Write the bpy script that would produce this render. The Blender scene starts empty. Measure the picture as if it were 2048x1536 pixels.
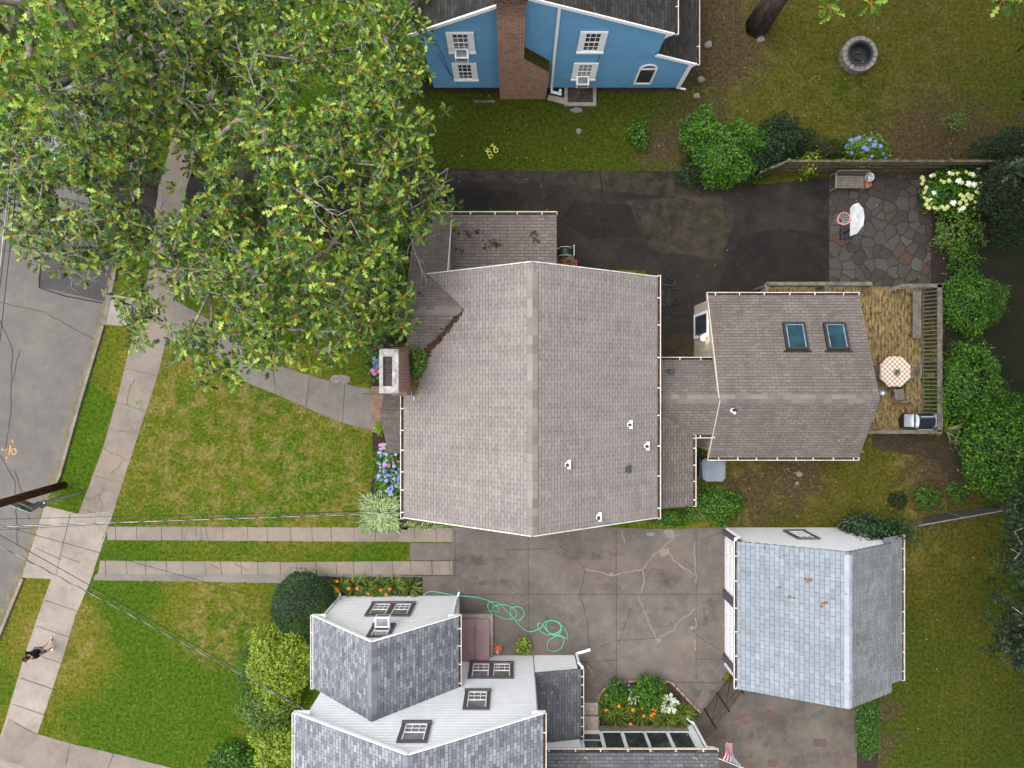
import bpy, math, random
import numpy as np
from mathutils import Vector, Matrix
R = math.radians
random.seed(7); RNG = np.random.default_rng(11)
C = bpy.context.scene.collection
SC = bpy.context.scene
# ------------------------------------------------------------------ camera, sky, sun, exposure
H = 31.0; F = 1420.0            # drone height in metres, focal length in photo pixels
cd = bpy.data.cameras.new('camera'); cam = bpy.data.objects.new('camera', cd); C.objects.link(cam)
cam.location = (0, 0, H); cam.rotation_euler = (0, 0, 0)
cd.sensor_width = 36; cd.lens = 36*F/2048; cd.clip_end = 1000; cd.clip_start = .1
SC.camera = cam
W = bpy.data.worlds.new('World'); SC.world = W; W.use_nodes = True
nt = W.node_tree; bg = nt.nodes['Background']
sky = nt.nodes.new('ShaderNodeTexSky'); sky.sky_type = 'NISHITA'; sky.sun_disc = False
SUN_EL, SUN_AZ = R(68), R(160)      # azimuth: direction the light comes from, counter-clockwise from +X
sky.sun_elevation = SUN_EL; sky.sun_rotation = R(90)-SUN_AZ
sky.dust_density = 4; sky.air_density = 1.2
hs = nt.nodes.new('ShaderNodeHueSaturation'); hs.inputs['Saturation'].default_value = .14
nt.links.new(sky.outputs[0], hs.inputs['Color']); nt.links.new(hs.outputs[0], bg.inputs['Color'])
bg.inputs['Strength'].default_value = .15
sl = bpy.data.lights.new('sun', 'SUN'); sun = bpy.data.objects.new('sun', sl); C.objects.link(sun)
sl.energy = .5; sl.angle = R(40); sl.color = (1, .98, .95)
sd = Vector((math.cos(SUN_EL)*math.cos(SUN_AZ), math.cos(SUN_EL)*math.sin(SUN_AZ), math.sin(SUN_EL)))
sun.rotation_euler = sd.to_track_quat('Z', 'Y').to_euler(); sun.location = sd*60
SC.view_settings.view_transform = 'Standard'; SC.view_settings.look = 'None'
SC.view_settings.gamma = 1; SC.view_settings.exposure = 1.46

def P(px, py, h=0.0): return Vector(((px-1024)*(H-h)/F, (768-py)*(H-h)/F, h))
# ------------------------------------------------------------------ materials
def lin(*c): return tuple((x/255/12.92 if x <= 10 else ((x/255+.055)/1.055)**2.4) for x in c)+(1,)
class NT:
    def __init__(s, name):
        s.m = bpy.data.materials.new(name); s.m.use_nodes = True; s.t = s.m.node_tree
        s.b = s.t.nodes['Principled BSDF']; s.out = s.t.nodes['Material Output']
    def n(s, typ, **kw):
        x = s.t.nodes.new('ShaderNode'+typ)
        for k, v in kw.items():
            if k.startswith('_'): setattr(x, k[1:], v)
            else: s.set(x.inputs[k.replace('__', ' ')], v)
        return x
    def set(s, inp, v):
        if isinstance(v, bpy.types.NodeSocket): s.t.links.new(v, inp)
        else: inp.default_value = v
    def co(s, kind='Object', scale=(1, 1, 1)):
        tc = s.n('TexCoord'); mp = s.n('Mapping', Scale=scale); s.set(mp.inputs[0], tc.outputs[kind]); return mp.outputs[0]
    def pos(s): return s.n('NewGeometry').outputs['Position']
    def noise(s, vec, scale, detail=5, rough=.6): return s.n('TexNoise', Vector=vec, Scale=scale, Detail=detail, Roughness=rough).outputs[0]
    def ramp(s, fac, stops):
        r = s.n('ValToRGB', Fac=fac); e = r.color_ramp.elements
        while len(e) < len(stops): e.new(.5)
        for i, (p, c) in enumerate(stops): e[i].position = p; e[i].color = c
        return r.outputs[0]
    def mix(s, fac, a, b, mode='MIX'):
        x = s.n('Mix', _data_type='RGBA', _blend_type=mode); s.set(x.inputs[0], fac); s.set(x.inputs[6], a); s.set(x.inputs[7], b); return x.outputs[2]
    def math(s, op, a, b=0.0, clamp=False):
        x = s.n('Math', _operation=op, _use_clamp=clamp); s.set(x.inputs[0], a); s.set(x.inputs[1], b); return x.outputs[0]
    def step(s, v, a, b):
        x = s.n('MapRange', _clamp=True); s.set(x.inputs[0], v); s.set(x.inputs[1], a); s.set(x.inputs[2], b); return x.outputs[0]
    def bump(s, h, strength=.4, dist=.02):
        x = s.n('Bump', Strength=strength, Distance=dist, Height=h); s.t.links.new(x.outputs[0], s.b.inputs['Normal'])
    def fin(s, col, rough=.85, spec=.3, metal=0):
        s.set(s.b.inputs['Base Color'], col); s.set(s.b.inputs['Roughness'], rough)
        s.b.inputs['Specular IOR Level'].default_value = spec; s.b.inputs['Metallic'].default_value = metal
        return s.m
def grey(v): return (v, v, v, 1)
def simple(name, c1, c2=None, scale=6, rough=.7, spec=.3, metal=0, bump=.2, speck=.25, stretch=(1, 1, 1)):
    s = NT(name); v = s.co('Object', stretch); n = s.noise(v, scale, 6)
    c2 = c2 or tuple(x*.75 for x in c1[:3])+(1,)
    col = s.ramp(n, [(.3, c2), (.68, c1)]); f = s.noise(v, scale*14, 3)
    col = s.mix(speck, col, s.ramp(f, [(.3, grey(.35)), (.7, grey(1.0))]), 'MULTIPLY')
    s.bump(f, bump, .01); return s.fin(col, rough, spec, metal)
def shingle(name, a, b, mortar, stain, w=.31, h=.127, stain_amt=.35, contrast=1.0, spots=None):
    s = NT(name); uv = s.n('TexCoord').outputs['UV']; mortar = tuple(m*.6+x*.4 for m, x in zip(mortar, b))
    br = s.n('TexBrick', Vector=uv, Color1=a, Color2=b, Mortar=mortar, Scale=1.0); br.offset = .5; br.offset_frequency = 2
    br.inputs['Mortar Size'].default_value = .010; br.inputs['Mortar Smooth'].default_value = .3
    br.inputs['Brick Width'].default_value = w; br.inputs['Row Height'].default_value = h
    # break the regular half-bond: a second layer with another width varies tone from tab to tab
    b2 = s.n('TexBrick', Vector=uv, Color1=grey(.62), Color2=grey(1.0), Mortar=grey(.8), Scale=1.0); b2.offset = .37; b2.offset_frequency = 3
    b2.inputs['Mortar Size'].default_value = .0; b2.inputs['Brick Width'].default_value = w*1.37; b2.inputs['Row Height'].default_value = h
    col = s.mix(contrast*.55, br.outputs[0], b2.outputs[0], 'MULTIPLY')
    big = s.noise(uv, .55, 4); col = s.mix(s.math('MULTIPLY', s.step(big, .42, .72), stain_amt), col, stain)
    med = s.noise(uv, 3.0, 6, .75); col = s.mix(.45, col, s.ramp(med, [(.25, grey(.5)), (.75, grey(1))]), 'MULTIPLY')
    stv = s.n('Mapping', Vector=uv, Scale=(2.2, .22, 1)).outputs[0]; stn = s.noise(stv, 1.6, 5, .7); col = s.mix(.5, col, s.ramp(stn, [(.3, grey(.62)), (.62, grey(1.06))]), 'MULTIPLY')
    fine = s.noise(uv, 42, 3, .7); col = s.mix(.4, col, s.ramp(fine, [(.2, grey(.35)), (.8, grey(1))]), 'MULTIPLY')
    if spots is not None:
        sp = s.noise(uv, 7, 4, .6); m = s.math('MULTIPLY', s.step(sp, .62, .68), s.step(big, .4, .55)); col = s.mix(m, col, spots)
    # courses step down towards the eave
    sx = s.n('SeparateXYZ', Vector=uv); fr = s.math('FRACT', s.math('DIVIDE', sx.outputs[1], h))
    hgt = s.math('ADD', s.math('MULTIPLY', s.math('SUBTRACT', 1.0, fr), .8), s.math('MULTIPLY', fine, .25))
    hgt = s.math('SUBTRACT', hgt, s.math('MULTIPLY', br.outputs[1], .8)); s.bump(hgt, .8, .012)
    return s.fin(col, .93, .2)
def brickwork(name, a, b, mortar, soot=None, w=.205, h=.07):
    s = NT(name); uv = s.n('TexCoord').outputs['UV']
    br = s.n('TexBrick', Vector=uv, Color1=a, Color2=b, Mortar=mortar, Scale=1.0)
    br.inputs['Mortar Size'].default_value = .011; br.inputs['Brick Width'].default_value = w; br.inputs['Row Height'].default_value = h
    n = s.noise(uv, 9, 5, .7); col = s.mix(.6, br.outputs[0], s.ramp(n, [(.3, grey(.45)), (.7, grey(1.15))]), 'MULTIPLY')
    eff = s.noise(uv, 13, 3, .5); col = s.mix(s.math('MULTIPLY', s.step(eff, .6, .72), .5), col, mortar)
    if soot:
        z = s.n('SeparateXYZ', Vector=s.pos()).outputs[2]; m = s.math('MULTIPLY', s.step(z, soot[0], soot[1]), s.step(n, .3, .6)); col = s.mix(m, col, lin(38, 30, 28))
    s.bump(s.math('SUBTRACT', s.math('MULTIPLY', n, .3), br.outputs[1]), .7, .012); return s.fin(col, .9, .2)
def leafmat(name, a, b, c=None, rough=.5, spec=.35, trans=.25, patch=1.0):
    s = NT(name); g = s.n('NewGeometry'); ri = g.outputs['Random Per Island']
    col = s.ramp(ri, [(.0, a), (.65, b), (1.0, c or b)])
    n = s.noise(g.outputs['Position'], patch, 3); col = s.mix(.5, col, s.ramp(n, [(.3, grey(.55)), (.7, grey(1.25))]), 'MULTIPLY')
    s.fin(col, rough, spec); tr = s.n('BsdfTranslucent', Color=col); mx = s.n('MixShader', Fac=trans)
    s.t.links.new(s.b.outputs[0], mx.inputs[1]); s.t.links.new(tr.outputs[0], mx.inputs[2]); s.t.links.new(mx.outputs[0], s.out.inputs[0]); return s.m
def ground_col(s, vec, grass=False):
    """lawn colour by place: lush and dry patches, bare earth near the far house and under trees"""
    n1 = s.noise(vec, .28, 4, .6); n2 = s.noise(vec, 1.5, 6, .72); n3 = s.noise(vec, 7, 5, .75)
    n3 = s.step(n3, .32, .68); lush = s.mix(n3, lin(30, 53, 4), lin(82, 108, 16)); olive = s.mix(n3, lin(64, 66, 11), lin(124, 118, 38)); straw = s.mix(n3, lin(92, 80, 40), lin(142, 128, 80))
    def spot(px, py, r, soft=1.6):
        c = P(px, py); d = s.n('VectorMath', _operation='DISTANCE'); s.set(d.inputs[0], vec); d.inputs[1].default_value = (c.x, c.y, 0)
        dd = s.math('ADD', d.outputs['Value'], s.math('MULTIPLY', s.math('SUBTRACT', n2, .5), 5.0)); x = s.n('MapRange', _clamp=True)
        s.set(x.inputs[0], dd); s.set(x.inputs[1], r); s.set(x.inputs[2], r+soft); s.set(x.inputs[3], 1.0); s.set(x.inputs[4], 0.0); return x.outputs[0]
    def any_(lst):
        o = None
        for a in lst: f = spot(*a); o = f if o is None else s.math('MAXIMUM', o, f)
        return o
    dry = any_([(470, 870, 4.2, 2.5), (620, 930, 3.2, 2.5), (330, 900, 1.5), (1560, 960, 4.0), (1750, 990, 3.2), (440, 1250, 1.6), (420, 1190, 1.0), (1500, 90, 3.2, 2.5), (1840, 1050, 2.0), (120, 1280, 1.6), (1780, 120, 3.2, 3), (1600, 200, 2.0, 2)])
    green = any_([(600, 300, 8, 3), (560, 620, 4, 3), (1690, 190, 1.0, 2), (150, 900, 2.0), (500, 1100, 7, 1.2), (1180, 240, 4, 3), (300, 1400, 3, 2), (1850, 1480, 3, 3), (960, 250, 3.5, 3)])
    dirt = any_([(1420, 80, 1.7, 1.4), (1590, 960, .7, 1.0), (1500, 990, .6, 1.2), (1400, 270, .9, 1.2), (1760, 1420, .3, .8), (1740, 1490, .5, .9), (1880, 950, .8, 1.5), (1330, 290, .6, 1), (1930, 520, 2.2, 1.5), (1960, 330, 1.5, 1.5), (1860, 290, 1, 2), (1960, 640, 1.6, 1.5), (1990, 760, 1.2, 1.5)])
    f = s.math('ADD', s.math('ADD', s.step(n1, .35, .7), s.math('MULTIPLY', s.math('SUBTRACT', n2, .5), 1.9)), s.math('SUBTRACT', s.math('MULTIPLY', dry, .55), s.math('MULTIPLY', green, .5)), True)
    col = s.mix(f, lush, olive)
    f2 = s.math('MULTIPLY', s.step(s.math('ADD', n2, s.math('MULTIPLY', dry, .1)), .57, .74), s.math('ADD', s.math('MULTIPLY', dry, .6), .35))
    col = s.mix(f2, col, straw)
    shady = any_([(1750, 100, 11, 3), (1150, 250, 3.2, 2.5), (1900, 260, 4, 2), (900, 240, 3, 2), (1960, 1000, 2.5, 2), (1650, 1000, 3, 2.5), (1900, 1350, 4.5, 3)]); col = s.mix(s.math('MULTIPLY', shady, .62), col, s.mix(n3, lin(30, 34, 6), lin(72, 70, 20)))  # tree shade painted as darker turf over the far and rear lawns
    dc = s.mix(n3, lin(38, 30, 21), lin(96, 80, 60)); col = s.mix(s.math('MULTIPLY', dirt, .45 if grass else .9), col, dc)
    return col, n3
def lawn_mat(grass=False):
    s = NT('grass_blades' if grass else 'lawn'); vec = s.n('VectorMath', _operation='MULTIPLY'); s.set(vec.inputs[0], s.pos()); vec.inputs[1].default_value = (1, 1, 0); v = vec.outputs[0]
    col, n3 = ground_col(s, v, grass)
    if grass:
        ri = s.n('NewGeometry').outputs['Random Per Island']; col = s.mix(.8, col, s.ramp(ri, [(0, (.35, .4, .3, 1)), (.7, (1.25, 1.35, 1.0, 1)), (1, (2.3, 2.1, 1.4, 1))]), 'MULTIPLY')
        return s.fin(col, .65, .25)
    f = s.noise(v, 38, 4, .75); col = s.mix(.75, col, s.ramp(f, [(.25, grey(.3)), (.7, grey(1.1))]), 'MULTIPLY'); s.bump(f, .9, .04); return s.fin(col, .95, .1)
def paving(name, a, b, stain, scale=.6, speck=.35, fine=60, pink=None, streak=0):
    K = .57; a, b, stain = [tuple(x*K for x in q[:3])+(1,) for q in (a, b, stain)]; pink = pink and tuple(x*K for x in pink[:3])+(1,)
    s = NT(name); v = s.pos(); n = s.noise(v, scale, 6, .65); col = s.ramp(n, [(.28, b), (.72, a)])
    m = s.noise(v, scale*4.3, 6, .7); col = s.mix(s.math('MULTIPLY', s.step(m, .5, .8), .55), col, stain)
    if pink: p = s.noise(v, .33, 3); col = s.mix(s.math('MULTIPLY', s.step(p, .5, .62), .5), col, pink)
    big = s.noise(v, scale*.45, 5, .8); col = s.mix(.55, col, s.ramp(big, [(.32, grey(.55)), (.62, grey(1.12))]), 'MULTIPLY')
    if streak:
        w = s.n('Mapping', Vector=v, Scale=(.5, 6, 1)).outputs[0]; k = s.noise(w, 1.2, 5, .7); col = s.mix(streak, col, s.ramp(k, [(.35, grey(.6)), (.7, grey(1.15))]), 'MULTIPLY')
    f = s.noise(v, fine, 3, .8); col = s.mix(speck, col, s.ramp(f, [(.3, grey(.35)), (.65, grey(1.1))]), 'MULTIPLY'); s.bump(f, .4, .008); return s.fin(col, .88, .25)
def flagstone():
    s = NT('flagstone'); p = s.pos(); wob = s.n('TexNoise', Vector=p, Scale=1.3, Detail=2.0).outputs[1]
    vv = s.n('VectorMath', _operation='MULTIPLY_ADD'); s.set(vv.inputs[0], wob); vv.inputs[1].default_value = (.5, .5, 0); s.set(vv.inputs[2], p); v = vv.outputs[0]
    sc = 2.05; ed = s.n('TexVoronoi', _feature='DISTANCE_TO_EDGE', _distance='EUCLIDEAN', Vector=v, Scale=sc, Randomness=.8).outputs[0] if False else None
    t = s.t.nodes.new('ShaderNodeTexVoronoi'); t.feature = 'DISTANCE_TO_EDGE'; t.voronoi_dimensions = '2D'; s.set(t.inputs['Vector'], v); t.inputs['Scale'].default_value = sc; t.inputs['Randomness'].default_value = .85
    t2 = s.t.nodes.new('ShaderNodeTexVoronoi'); t2.feature = 'F1'; t2.voronoi_dimensions = '2D'; s.set(t2.inputs['Vector'], v); t2.inputs['Scale'].default_value = sc; t2.inputs['Randomness'].default_value = .85
    cell = s.n('SeparateColor', Color=t2.outputs['Color']).outputs[0]
    r = s.n('ValToRGB', Fac=cell); r.color_ramp.interpolation = 'CONSTANT'; e = r.color_ramp.elements
    st = [(0, lin(52, 48, 45)), (.2, lin(64, 57, 53)), (.4, lin(58, 59, 56)), (.55, lin(50, 46, 43)), (.7, lin(68, 63, 58)), (.86, lin(72, 53, 47)), (.91, lin(56, 56, 55)), (.96, lin(72, 72, 67))]
    while len(e) < len(st): e.new(.5)
    for i, (q, c) in enumerate(st): e[i].position = q; e[i].color = c
    n = s.noise(p, 5, 6, .7); col = s.mix(.5, r.outputs[0], s.ramp(n, [(.3, grey(.5)), (.7, grey(1.2))]), 'MULTIPLY')
    joint = s.mix(s.noise(p, 8, 3), lin(20, 17, 14), lin(54, 42, 24)); edge = s.step(s.math('ADD', t.outputs[0], s.math('MULTIPLY', s.math('SUBTRACT', n, .5), .08)), .01, .07)
    col = s.mix(edge, joint, col); s.bump(s.math('ADD', edge, s.math('MULTIPLY', n, .2)), .6, .02); return s.fin(col, .85, .3)
def deckwood():
    s = NT('deck_wood'); v = s.pos(); st = s.n('Mapping', Vector=v, Scale=(6, 2.0, 1)).outputs[0]
    n = s.noise(st, 1.6, 7, .75); col = s.ramp(n, [(.38, lin(26, 22, 16)), (.45, lin(92, 76, 48)), (.64, lin(138, 120, 82))])
    sx = s.n('SeparateXYZ', Vector=v).outputs[0]; fr = s.math('FRACT', s.math('DIVIDE', sx, .14)); gap = s.math('MAXIMUM', s.math('LESS_THAN', fr, .07), 0.0)
    big = s.noise(v, .8, 3); col = s.mix(s.math('MULTIPLY', s.step(big, .5, .7), .5), col, lin(64, 54, 36))
    col = s.mix(gap, col, lin(22, 18, 14)); s.bump(s.math('SUBTRACT', n, gap), .7, .01); return s.fin(col, .85, .2)
def glassmat(name, tint=(.02, .025, .03, 1), rough=.06):
    s = NT(name); v = s.co('Object', (1, 1, 1)); n = s.noise(v, 2.2, 3); return s.fin(s.ramp(n, [(.3, tint), (.75, tuple(min(1, x*2.6) for x in tint[:3])+(1,))]), rough, .6)
def stainmat(c1=lin(64, 58, 54), lo=.45, hi=.72, amt=.45):
    s = NT('old_stain'); v = s.pos(); n = s.noise(v, 1.9, 6, .75); s.fin(c1, .85); tr = s.n('BsdfTransparent'); mx = s.n('MixShader', Fac=s.math('MULTIPLY', s.step(n, lo, hi), amt))
    s.t.links.new(tr.outputs[0], mx.inputs[1]); s.t.links.new(s.b.outputs[0], mx.inputs[2]); s.t.links.new(mx.outputs[0], s.out.inputs[0]); return s.m
MT = dict(
 roof=shingle('roof_shingle_taupe', lin(144, 136, 133), lin(134, 126, 123), lin(88, 81, 78), lin(150, 143, 139), contrast=.5),
 roof2=shingle('roof_shingle_brown', lin(124, 115, 110), lin(111, 102, 98), lin(62, 55, 52), lin(92, 84, 80), stain_amt=.4, contrast=.6),
 roofg=shingle('roof_shingle_slate', lin(160, 163, 170), lin(110, 113, 121), lin(76, 78, 84), lin(132, 135, 142), w=.26, h=.14, contrast=1.3, stain_amt=.2),
 roofd=shingle('roof_shingle_dark', lin(72, 70, 70), lin(50, 48, 48), lin(26, 25, 25), lin(48, 46, 40), w=.3, h=.15, contrast=1.3, stain_amt=.5),
 roofm=shingle('roof_shingle_mossy', lin(112, 114, 117), lin(92, 94, 97), lin(54, 54, 56), lin(78, 78, 76), contrast=1.1, spots=lin(150, 150, 146), stain_amt=.5),
 roofw=shingle('roof_shingle_pale', lin(148, 156, 165), lin(135, 143, 152), lin(84, 88, 94), lin(118, 124, 130), w=.33, h=.18, stain_amt=.4, contrast=.7),
 roofw2=shingle('roof_shingle_pale_mossy', lin(140, 144, 149), lin(124, 128, 132), lin(76, 78, 80), lin(98, 100, 100), w=.33, h=.14, stain_amt=.6, contrast=.7, spots=lin(44, 46, 34)),
 blue=simple('blue_siding', lin(106, 160, 198), lin(96, 150, 190), 2.5, .6, .3, bump=.1, speck=.14),
 white=simple('white_siding', lin(232, 234, 238), lin(222, 224, 229), 3, .6, .3, bump=.1, speck=.1),
 trim=simple('white_trim', lin(244, 244, 246), lin(230, 230, 233), 5, .5, .4, bump=.05, speck=.1),
 beige=simple('beige_siding', lin(186, 176, 162), lin(170, 160, 148), 4, .7, bump=.15, speck=.2),
 mauve=simple('mauve_trim', lin(94, 86, 96), lin(80, 74, 84), 6, .6, speck=.15),
 hatch=simple('mauve_painted_steel', lin(136, 106, 110), lin(122, 94, 98), 3, .55, .4, speck=.15, bump=.05),
 brick=brickwork('chimney_brick', lin(172, 110, 84), lin(96, 58, 48), lin(186, 168, 154), soot=(6.6, 8.2)),
 brick2=brickwork('old_brick', lin(136, 84, 68), lin(104, 62, 54), lin(170, 156, 148)),
 mortar=simple('chimney_mortar', lin(176, 172, 168), lin(112, 108, 106), 7, .95, .1, bump=.5, speck=.5),
 soot=simple('flue_soot', lin(84, 74, 70), lin(46, 40, 40), 8, .95, .1),
 moss=simple('moss', lin(74, 76, 24), lin(64, 46, 32), 9, .95, .1, bump=.5, speck=.6),
 lead=simple('lead_flashing', lin(150, 152, 158), lin(110, 112, 118), 6, .5, .5, .6),
 debris=simple('gutter_leaves', lin(92, 66, 46), lin(34, 26, 21), 11, .95, .1, bump=.8, speck=.7),
 glass=glassmat('window_glass'), glassb=glassmat('skylight_glass', (.007, .022, .03, 1), .1), glassg=glassmat('curtained_glass', (.10, .10, .09, 1), .15),
 road=paving('asphalt_road', lin(130, 124, 119), lin(116, 111, 107), lin(140, 134, 126), .5, .35, 70),
 patch=paving('asphalt_patch', lin(90, 86, 88), lin(76, 72, 74), lin(104, 98, 94), .7, .35, 70),
 drive=paving('asphalt_drive', lin(64, 57, 49), lin(24, 23, 24), lin(84, 76, 56), .4, .5, 50, streak=.5),
 conc=paving('concrete_drive', lin(138, 130, 123), lin(106, 99, 93), lin(166, 155, 148), .55, .5, 45, pink=lin(144, 126, 116)),
 walk=paving('concrete_walk', lin(164, 151, 140), lin(140, 129, 120), lin(150, 142, 130), .8, .35, 45, pink=lin(168, 150, 134)),
 apron=paving('concrete_apron', lin(182, 170, 158), lin(162, 150, 140), lin(140, 130, 122), .9, .45, 30),
 pathc=paving('concrete_path', lin(150, 143, 134), lin(130, 124, 116), lin(118, 110, 104), .9, .3, 45),
 patio=paving('concrete_patio', lin(132, 122, 112), lin(92, 84, 76), lin(150, 138, 124), .7, .5, 40),
 curb=paving('curb_concrete', lin(172, 160, 150), lin(134, 124, 116), lin(110, 102, 94), 2, .5, 30),
 stain=stainmat(), sealed=stainmat(lin(24, 22, 22), .34, .68, .6), dusty=stainmat(lin(104, 92, 74), .4, .8, .34), olive=stainmat(lin(66, 62, 24), .45, .7, .6), tar=paving('sealed_asphalt', lin(38, 34, 32), lin(24, 22, 23), lin(52, 46, 42), .8, .5, 50), mulch=paving('mulch', lin(74, 60, 52), lin(42, 34, 30), lin(98, 82, 70), 5, .8, 26),
 mould=paving('leaf_mould', lin(46, 46, 20), lin(26, 32, 12), lin(60, 52, 36), 1.6, .7, 24), mud=paving('bare_earth', lin(80, 66, 48), lin(52, 42, 30), lin(110, 88, 66), 1.2, .6, 30),  # first entry: soil colour darkened to paint shade beside the deck
 filler=paving('crack_filler', lin(170, 162, 150), lin(148, 140, 130), lin(140, 128, 120), 3, .4, 40),
 joint=paving('joint_dirt', lin(84, 74, 66), lin(64, 56, 50), lin(112, 100, 70), 3, .4, 40),
 weed=paving('joint_weeds', lin(160, 142, 108), lin(124, 116, 74), lin(104, 112, 62), 4, .5, 40),
 flag=flagstone(), deck=deckwood(),
 gutterw=simple('gutter_white', lin(212, 211, 208), lin(176, 172, 166), 3, .6, .3, bump=.1, speck=.2), wood=simple('weathered_wood', lin(118, 112, 102), lin(76, 70, 62), 4, .85, .2, stretch=(1, 1, 1), bump=.4, speck=.5),
 woodg=simple('grey_bench_wood', lin(128, 120, 112), lin(90, 84, 78), 7, .85, .2, bump=.3, speck=.4),
 fencew=simple('mossy_fence_wood', lin(112, 104, 84), lin(62, 56, 42), 4, .95, .1, bump=.5, speck=.6),
 pole=simple('pole_wood', lin(112, 72, 46), lin(30, 21, 17), 3, .9, .1, stretch=(6, 6, .7), bump=.6, speck=.7),
 bark=simple('oak_bark', lin(158, 152, 142), lin(82, 76, 70), 9, .95, .1, bump=.7, speck=.6),
 barkd=simple('dark_bark', lin(104, 90, 80), lin(52, 44, 38), 7, .95, .1, bump=.7, speck=.6, stretch=(1, 1, .3)),
 stem=simple('shrub_stem', lin(96, 80, 60), lin(60, 50, 38), 9, .9, .1),
 petiole=simple('orange_leafstalk', lin(190, 146, 58), lin(158, 108, 38), 9, .6, .3, speck=.1),
 oak=leafmat('oak_leaf', lin(14, 38, 2), lin(72, 112, 12), lin(158, 178, 64), .34, .45, .32, .9),
 oakb=leafmat('bright_oak_leaf', lin(38, 76, 6), lin(100, 134, 18), lin(166, 182, 76), .4, .4, .3, .8),
 oakd=leafmat('dark_oak_leaf', lin(14, 28, 12), lin(26, 44, 22), lin(46, 66, 40), .5, .2, .15, .8),
 lf_mid=leafmat('shrub_leaf_green', lin(16, 48, 4), lin(50, 94, 10), lin(96, 132, 28), .5, .25, .2, 2),
 lf_dark=leafmat('shrub_leaf_dark', lin(7, 22, 5), lin(17, 40, 9), lin(36, 64, 20), .5, .25, .15, 2),
 lf_lime=leafmat('shrub_leaf_lime', lin(72, 98, 8), lin(112, 134, 18), lin(152, 164, 42), .5, .35, .25, 2.5),
 lf_olive=leafmat('rhododendron_leaf', lin(40, 68, 8), lin(74, 104, 18), lin(106, 134, 38), .45, .4, .2, 2),
 lf_varieg=leafmat('variegated_leaf', lin(84, 112, 48), lin(132, 152, 92), lin(184, 194, 156), .55, .3, .2, 3),
 lf_hedge=leafmat('clipped_hedge_leaf', lin(14, 38, 12), lin(26, 58, 20), lin(50, 84, 36), .5, .25, .15, 3), lf_ivy=leafmat('ivy_leaf', lin(10, 30, 8), lin(22, 50, 14), lin(46, 78, 24), .45, .4, .15, 2),
 lily=leafmat('daylily_leaf', lin(44, 66, 8), lin(80, 102, 18), lin(124, 132, 46), .55, .3, .2, 3),
 hosta=leafmat('hosta_leaf', lin(196, 206, 188), lin(226, 232, 218), lin(120, 150, 100), .5, .3, .2, 3),
 dead=leafmat('dead_leaf', lin(92, 64, 38), lin(128, 98, 64), lin(160, 140, 104), .8, .1, .05, 3),
 clover=leafmat('clover', lin(60, 104, 12), lin(92, 136, 22), lin(120, 156, 44), .5, .3, .2, 3),
 bloomo=simple('orange_petal', lin(240, 140, 50), lin(226, 110, 30), 20, .6),
 bloomb=simple('blue_petal', lin(112, 136, 184), lin(92, 114, 166), 30, .7, bump=.6), blooml=simple('lilac_petal', lin(160, 162, 192), lin(124, 130, 168), 30, .7, bump=.6),
 bloompk=simple('pink_petal', lin(214, 128, 186), lin(190, 100, 160), 30, .7, bump=.6), bloomw=simple('white_petal', lin(232, 236, 226), lin(206, 212, 186), 30, .7, bump=.6),
 bloomy=simple('cream_petal', lin(206, 208, 140), lin(170, 178, 96), 30, .7, bump=.6),
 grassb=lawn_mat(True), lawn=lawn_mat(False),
 black=simple('black_plastic', lin(40, 42, 46), lin(28, 30, 34), 6, .5, .4), iron=simple('brown_iron', lin(78, 58, 50), lin(56, 42, 38), 6, .6, .4, .3),
 galv=simple('galvanised_steel', lin(160, 172, 188), lin(124, 134, 148), 6, .4, .5, .6), greenmetal=simple('green_painted_post', lin(86, 104, 92), lin(64, 82, 70), 5, .6, .4),
 signback=simple('sign_back', lin(100, 106, 102), lin(82, 88, 84), 4, .5, .4, .3), wire=simple('wire_black', lin(40, 38, 40), lin(28, 27, 30), 6, .7), wires=simple('wire_silver', lin(160, 162, 168), lin(60, 60, 66), 2.2, .4, .5, .4, stretch=(1, 1, 1), speck=.1),
 hoseg=simple('green_hose', lin(92, 172, 140), lin(66, 144, 114), 12, .4, .5), hosed=simple('dark_hose', lin(34, 36, 34), lin(24, 26, 25), 12, .5, .4), hosereel=simple('dark_green_hose', lin(30, 66, 56), lin(20, 48, 42), 12, .45, .4),
 terra=simple('terracotta', lin(196, 108, 66), lin(168, 86, 52), 7, .85, .1), pink=simple('pink_plastic', lin(226, 60, 130), lin(200, 40, 110), 7, .45, .4), rim=simple('salmon_painted_steel', lin(228, 140, 140), lin(206, 118, 120), 8, .5, .4),
 board=simple('backboard_white', lin(208, 210, 212), lin(170, 172, 174), 4, .5, .4, speck=.35), net=simple('net_cord', lin(214, 214, 214), None, 9),
 bin=simple('blue_grey_plastic', lin(112, 122, 132), lin(98, 108, 118), 3, .5, .4, speck=.1), bindark=simple('slate_plastic', lin(72, 80, 88), lin(60, 68, 76), 3, .5, .4),
 steel=simple('grill_steel', lin(186, 190, 198), lin(150, 154, 162), 3, .3, .5, .7, speck=.08), grilld=simple('grill_enamel', lin(22, 30, 44), lin(14, 20, 30), 3, .2, .6, speck=.05),
 stone=simple('grey_stone', lin(140, 134, 126), lin(98, 94, 88), 6, .9, .2, bump=.6, speck=.5), charcoal=simple('charred_steel', lin(52, 56, 62), lin(34, 36, 40), 6, .6, .4, .3),
 skin=simple('skin', lin(206, 150, 112), lin(194, 136, 100), 5, .5, .4, speck=.05), shirt=simple('black_shirt', lin(24, 34, 40), lin(16, 22, 26), 8, .9, .1), shorts=simple('grey_shorts', lin(110, 110, 124), lin(90, 90, 104), 8, .9, .1),
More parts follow.
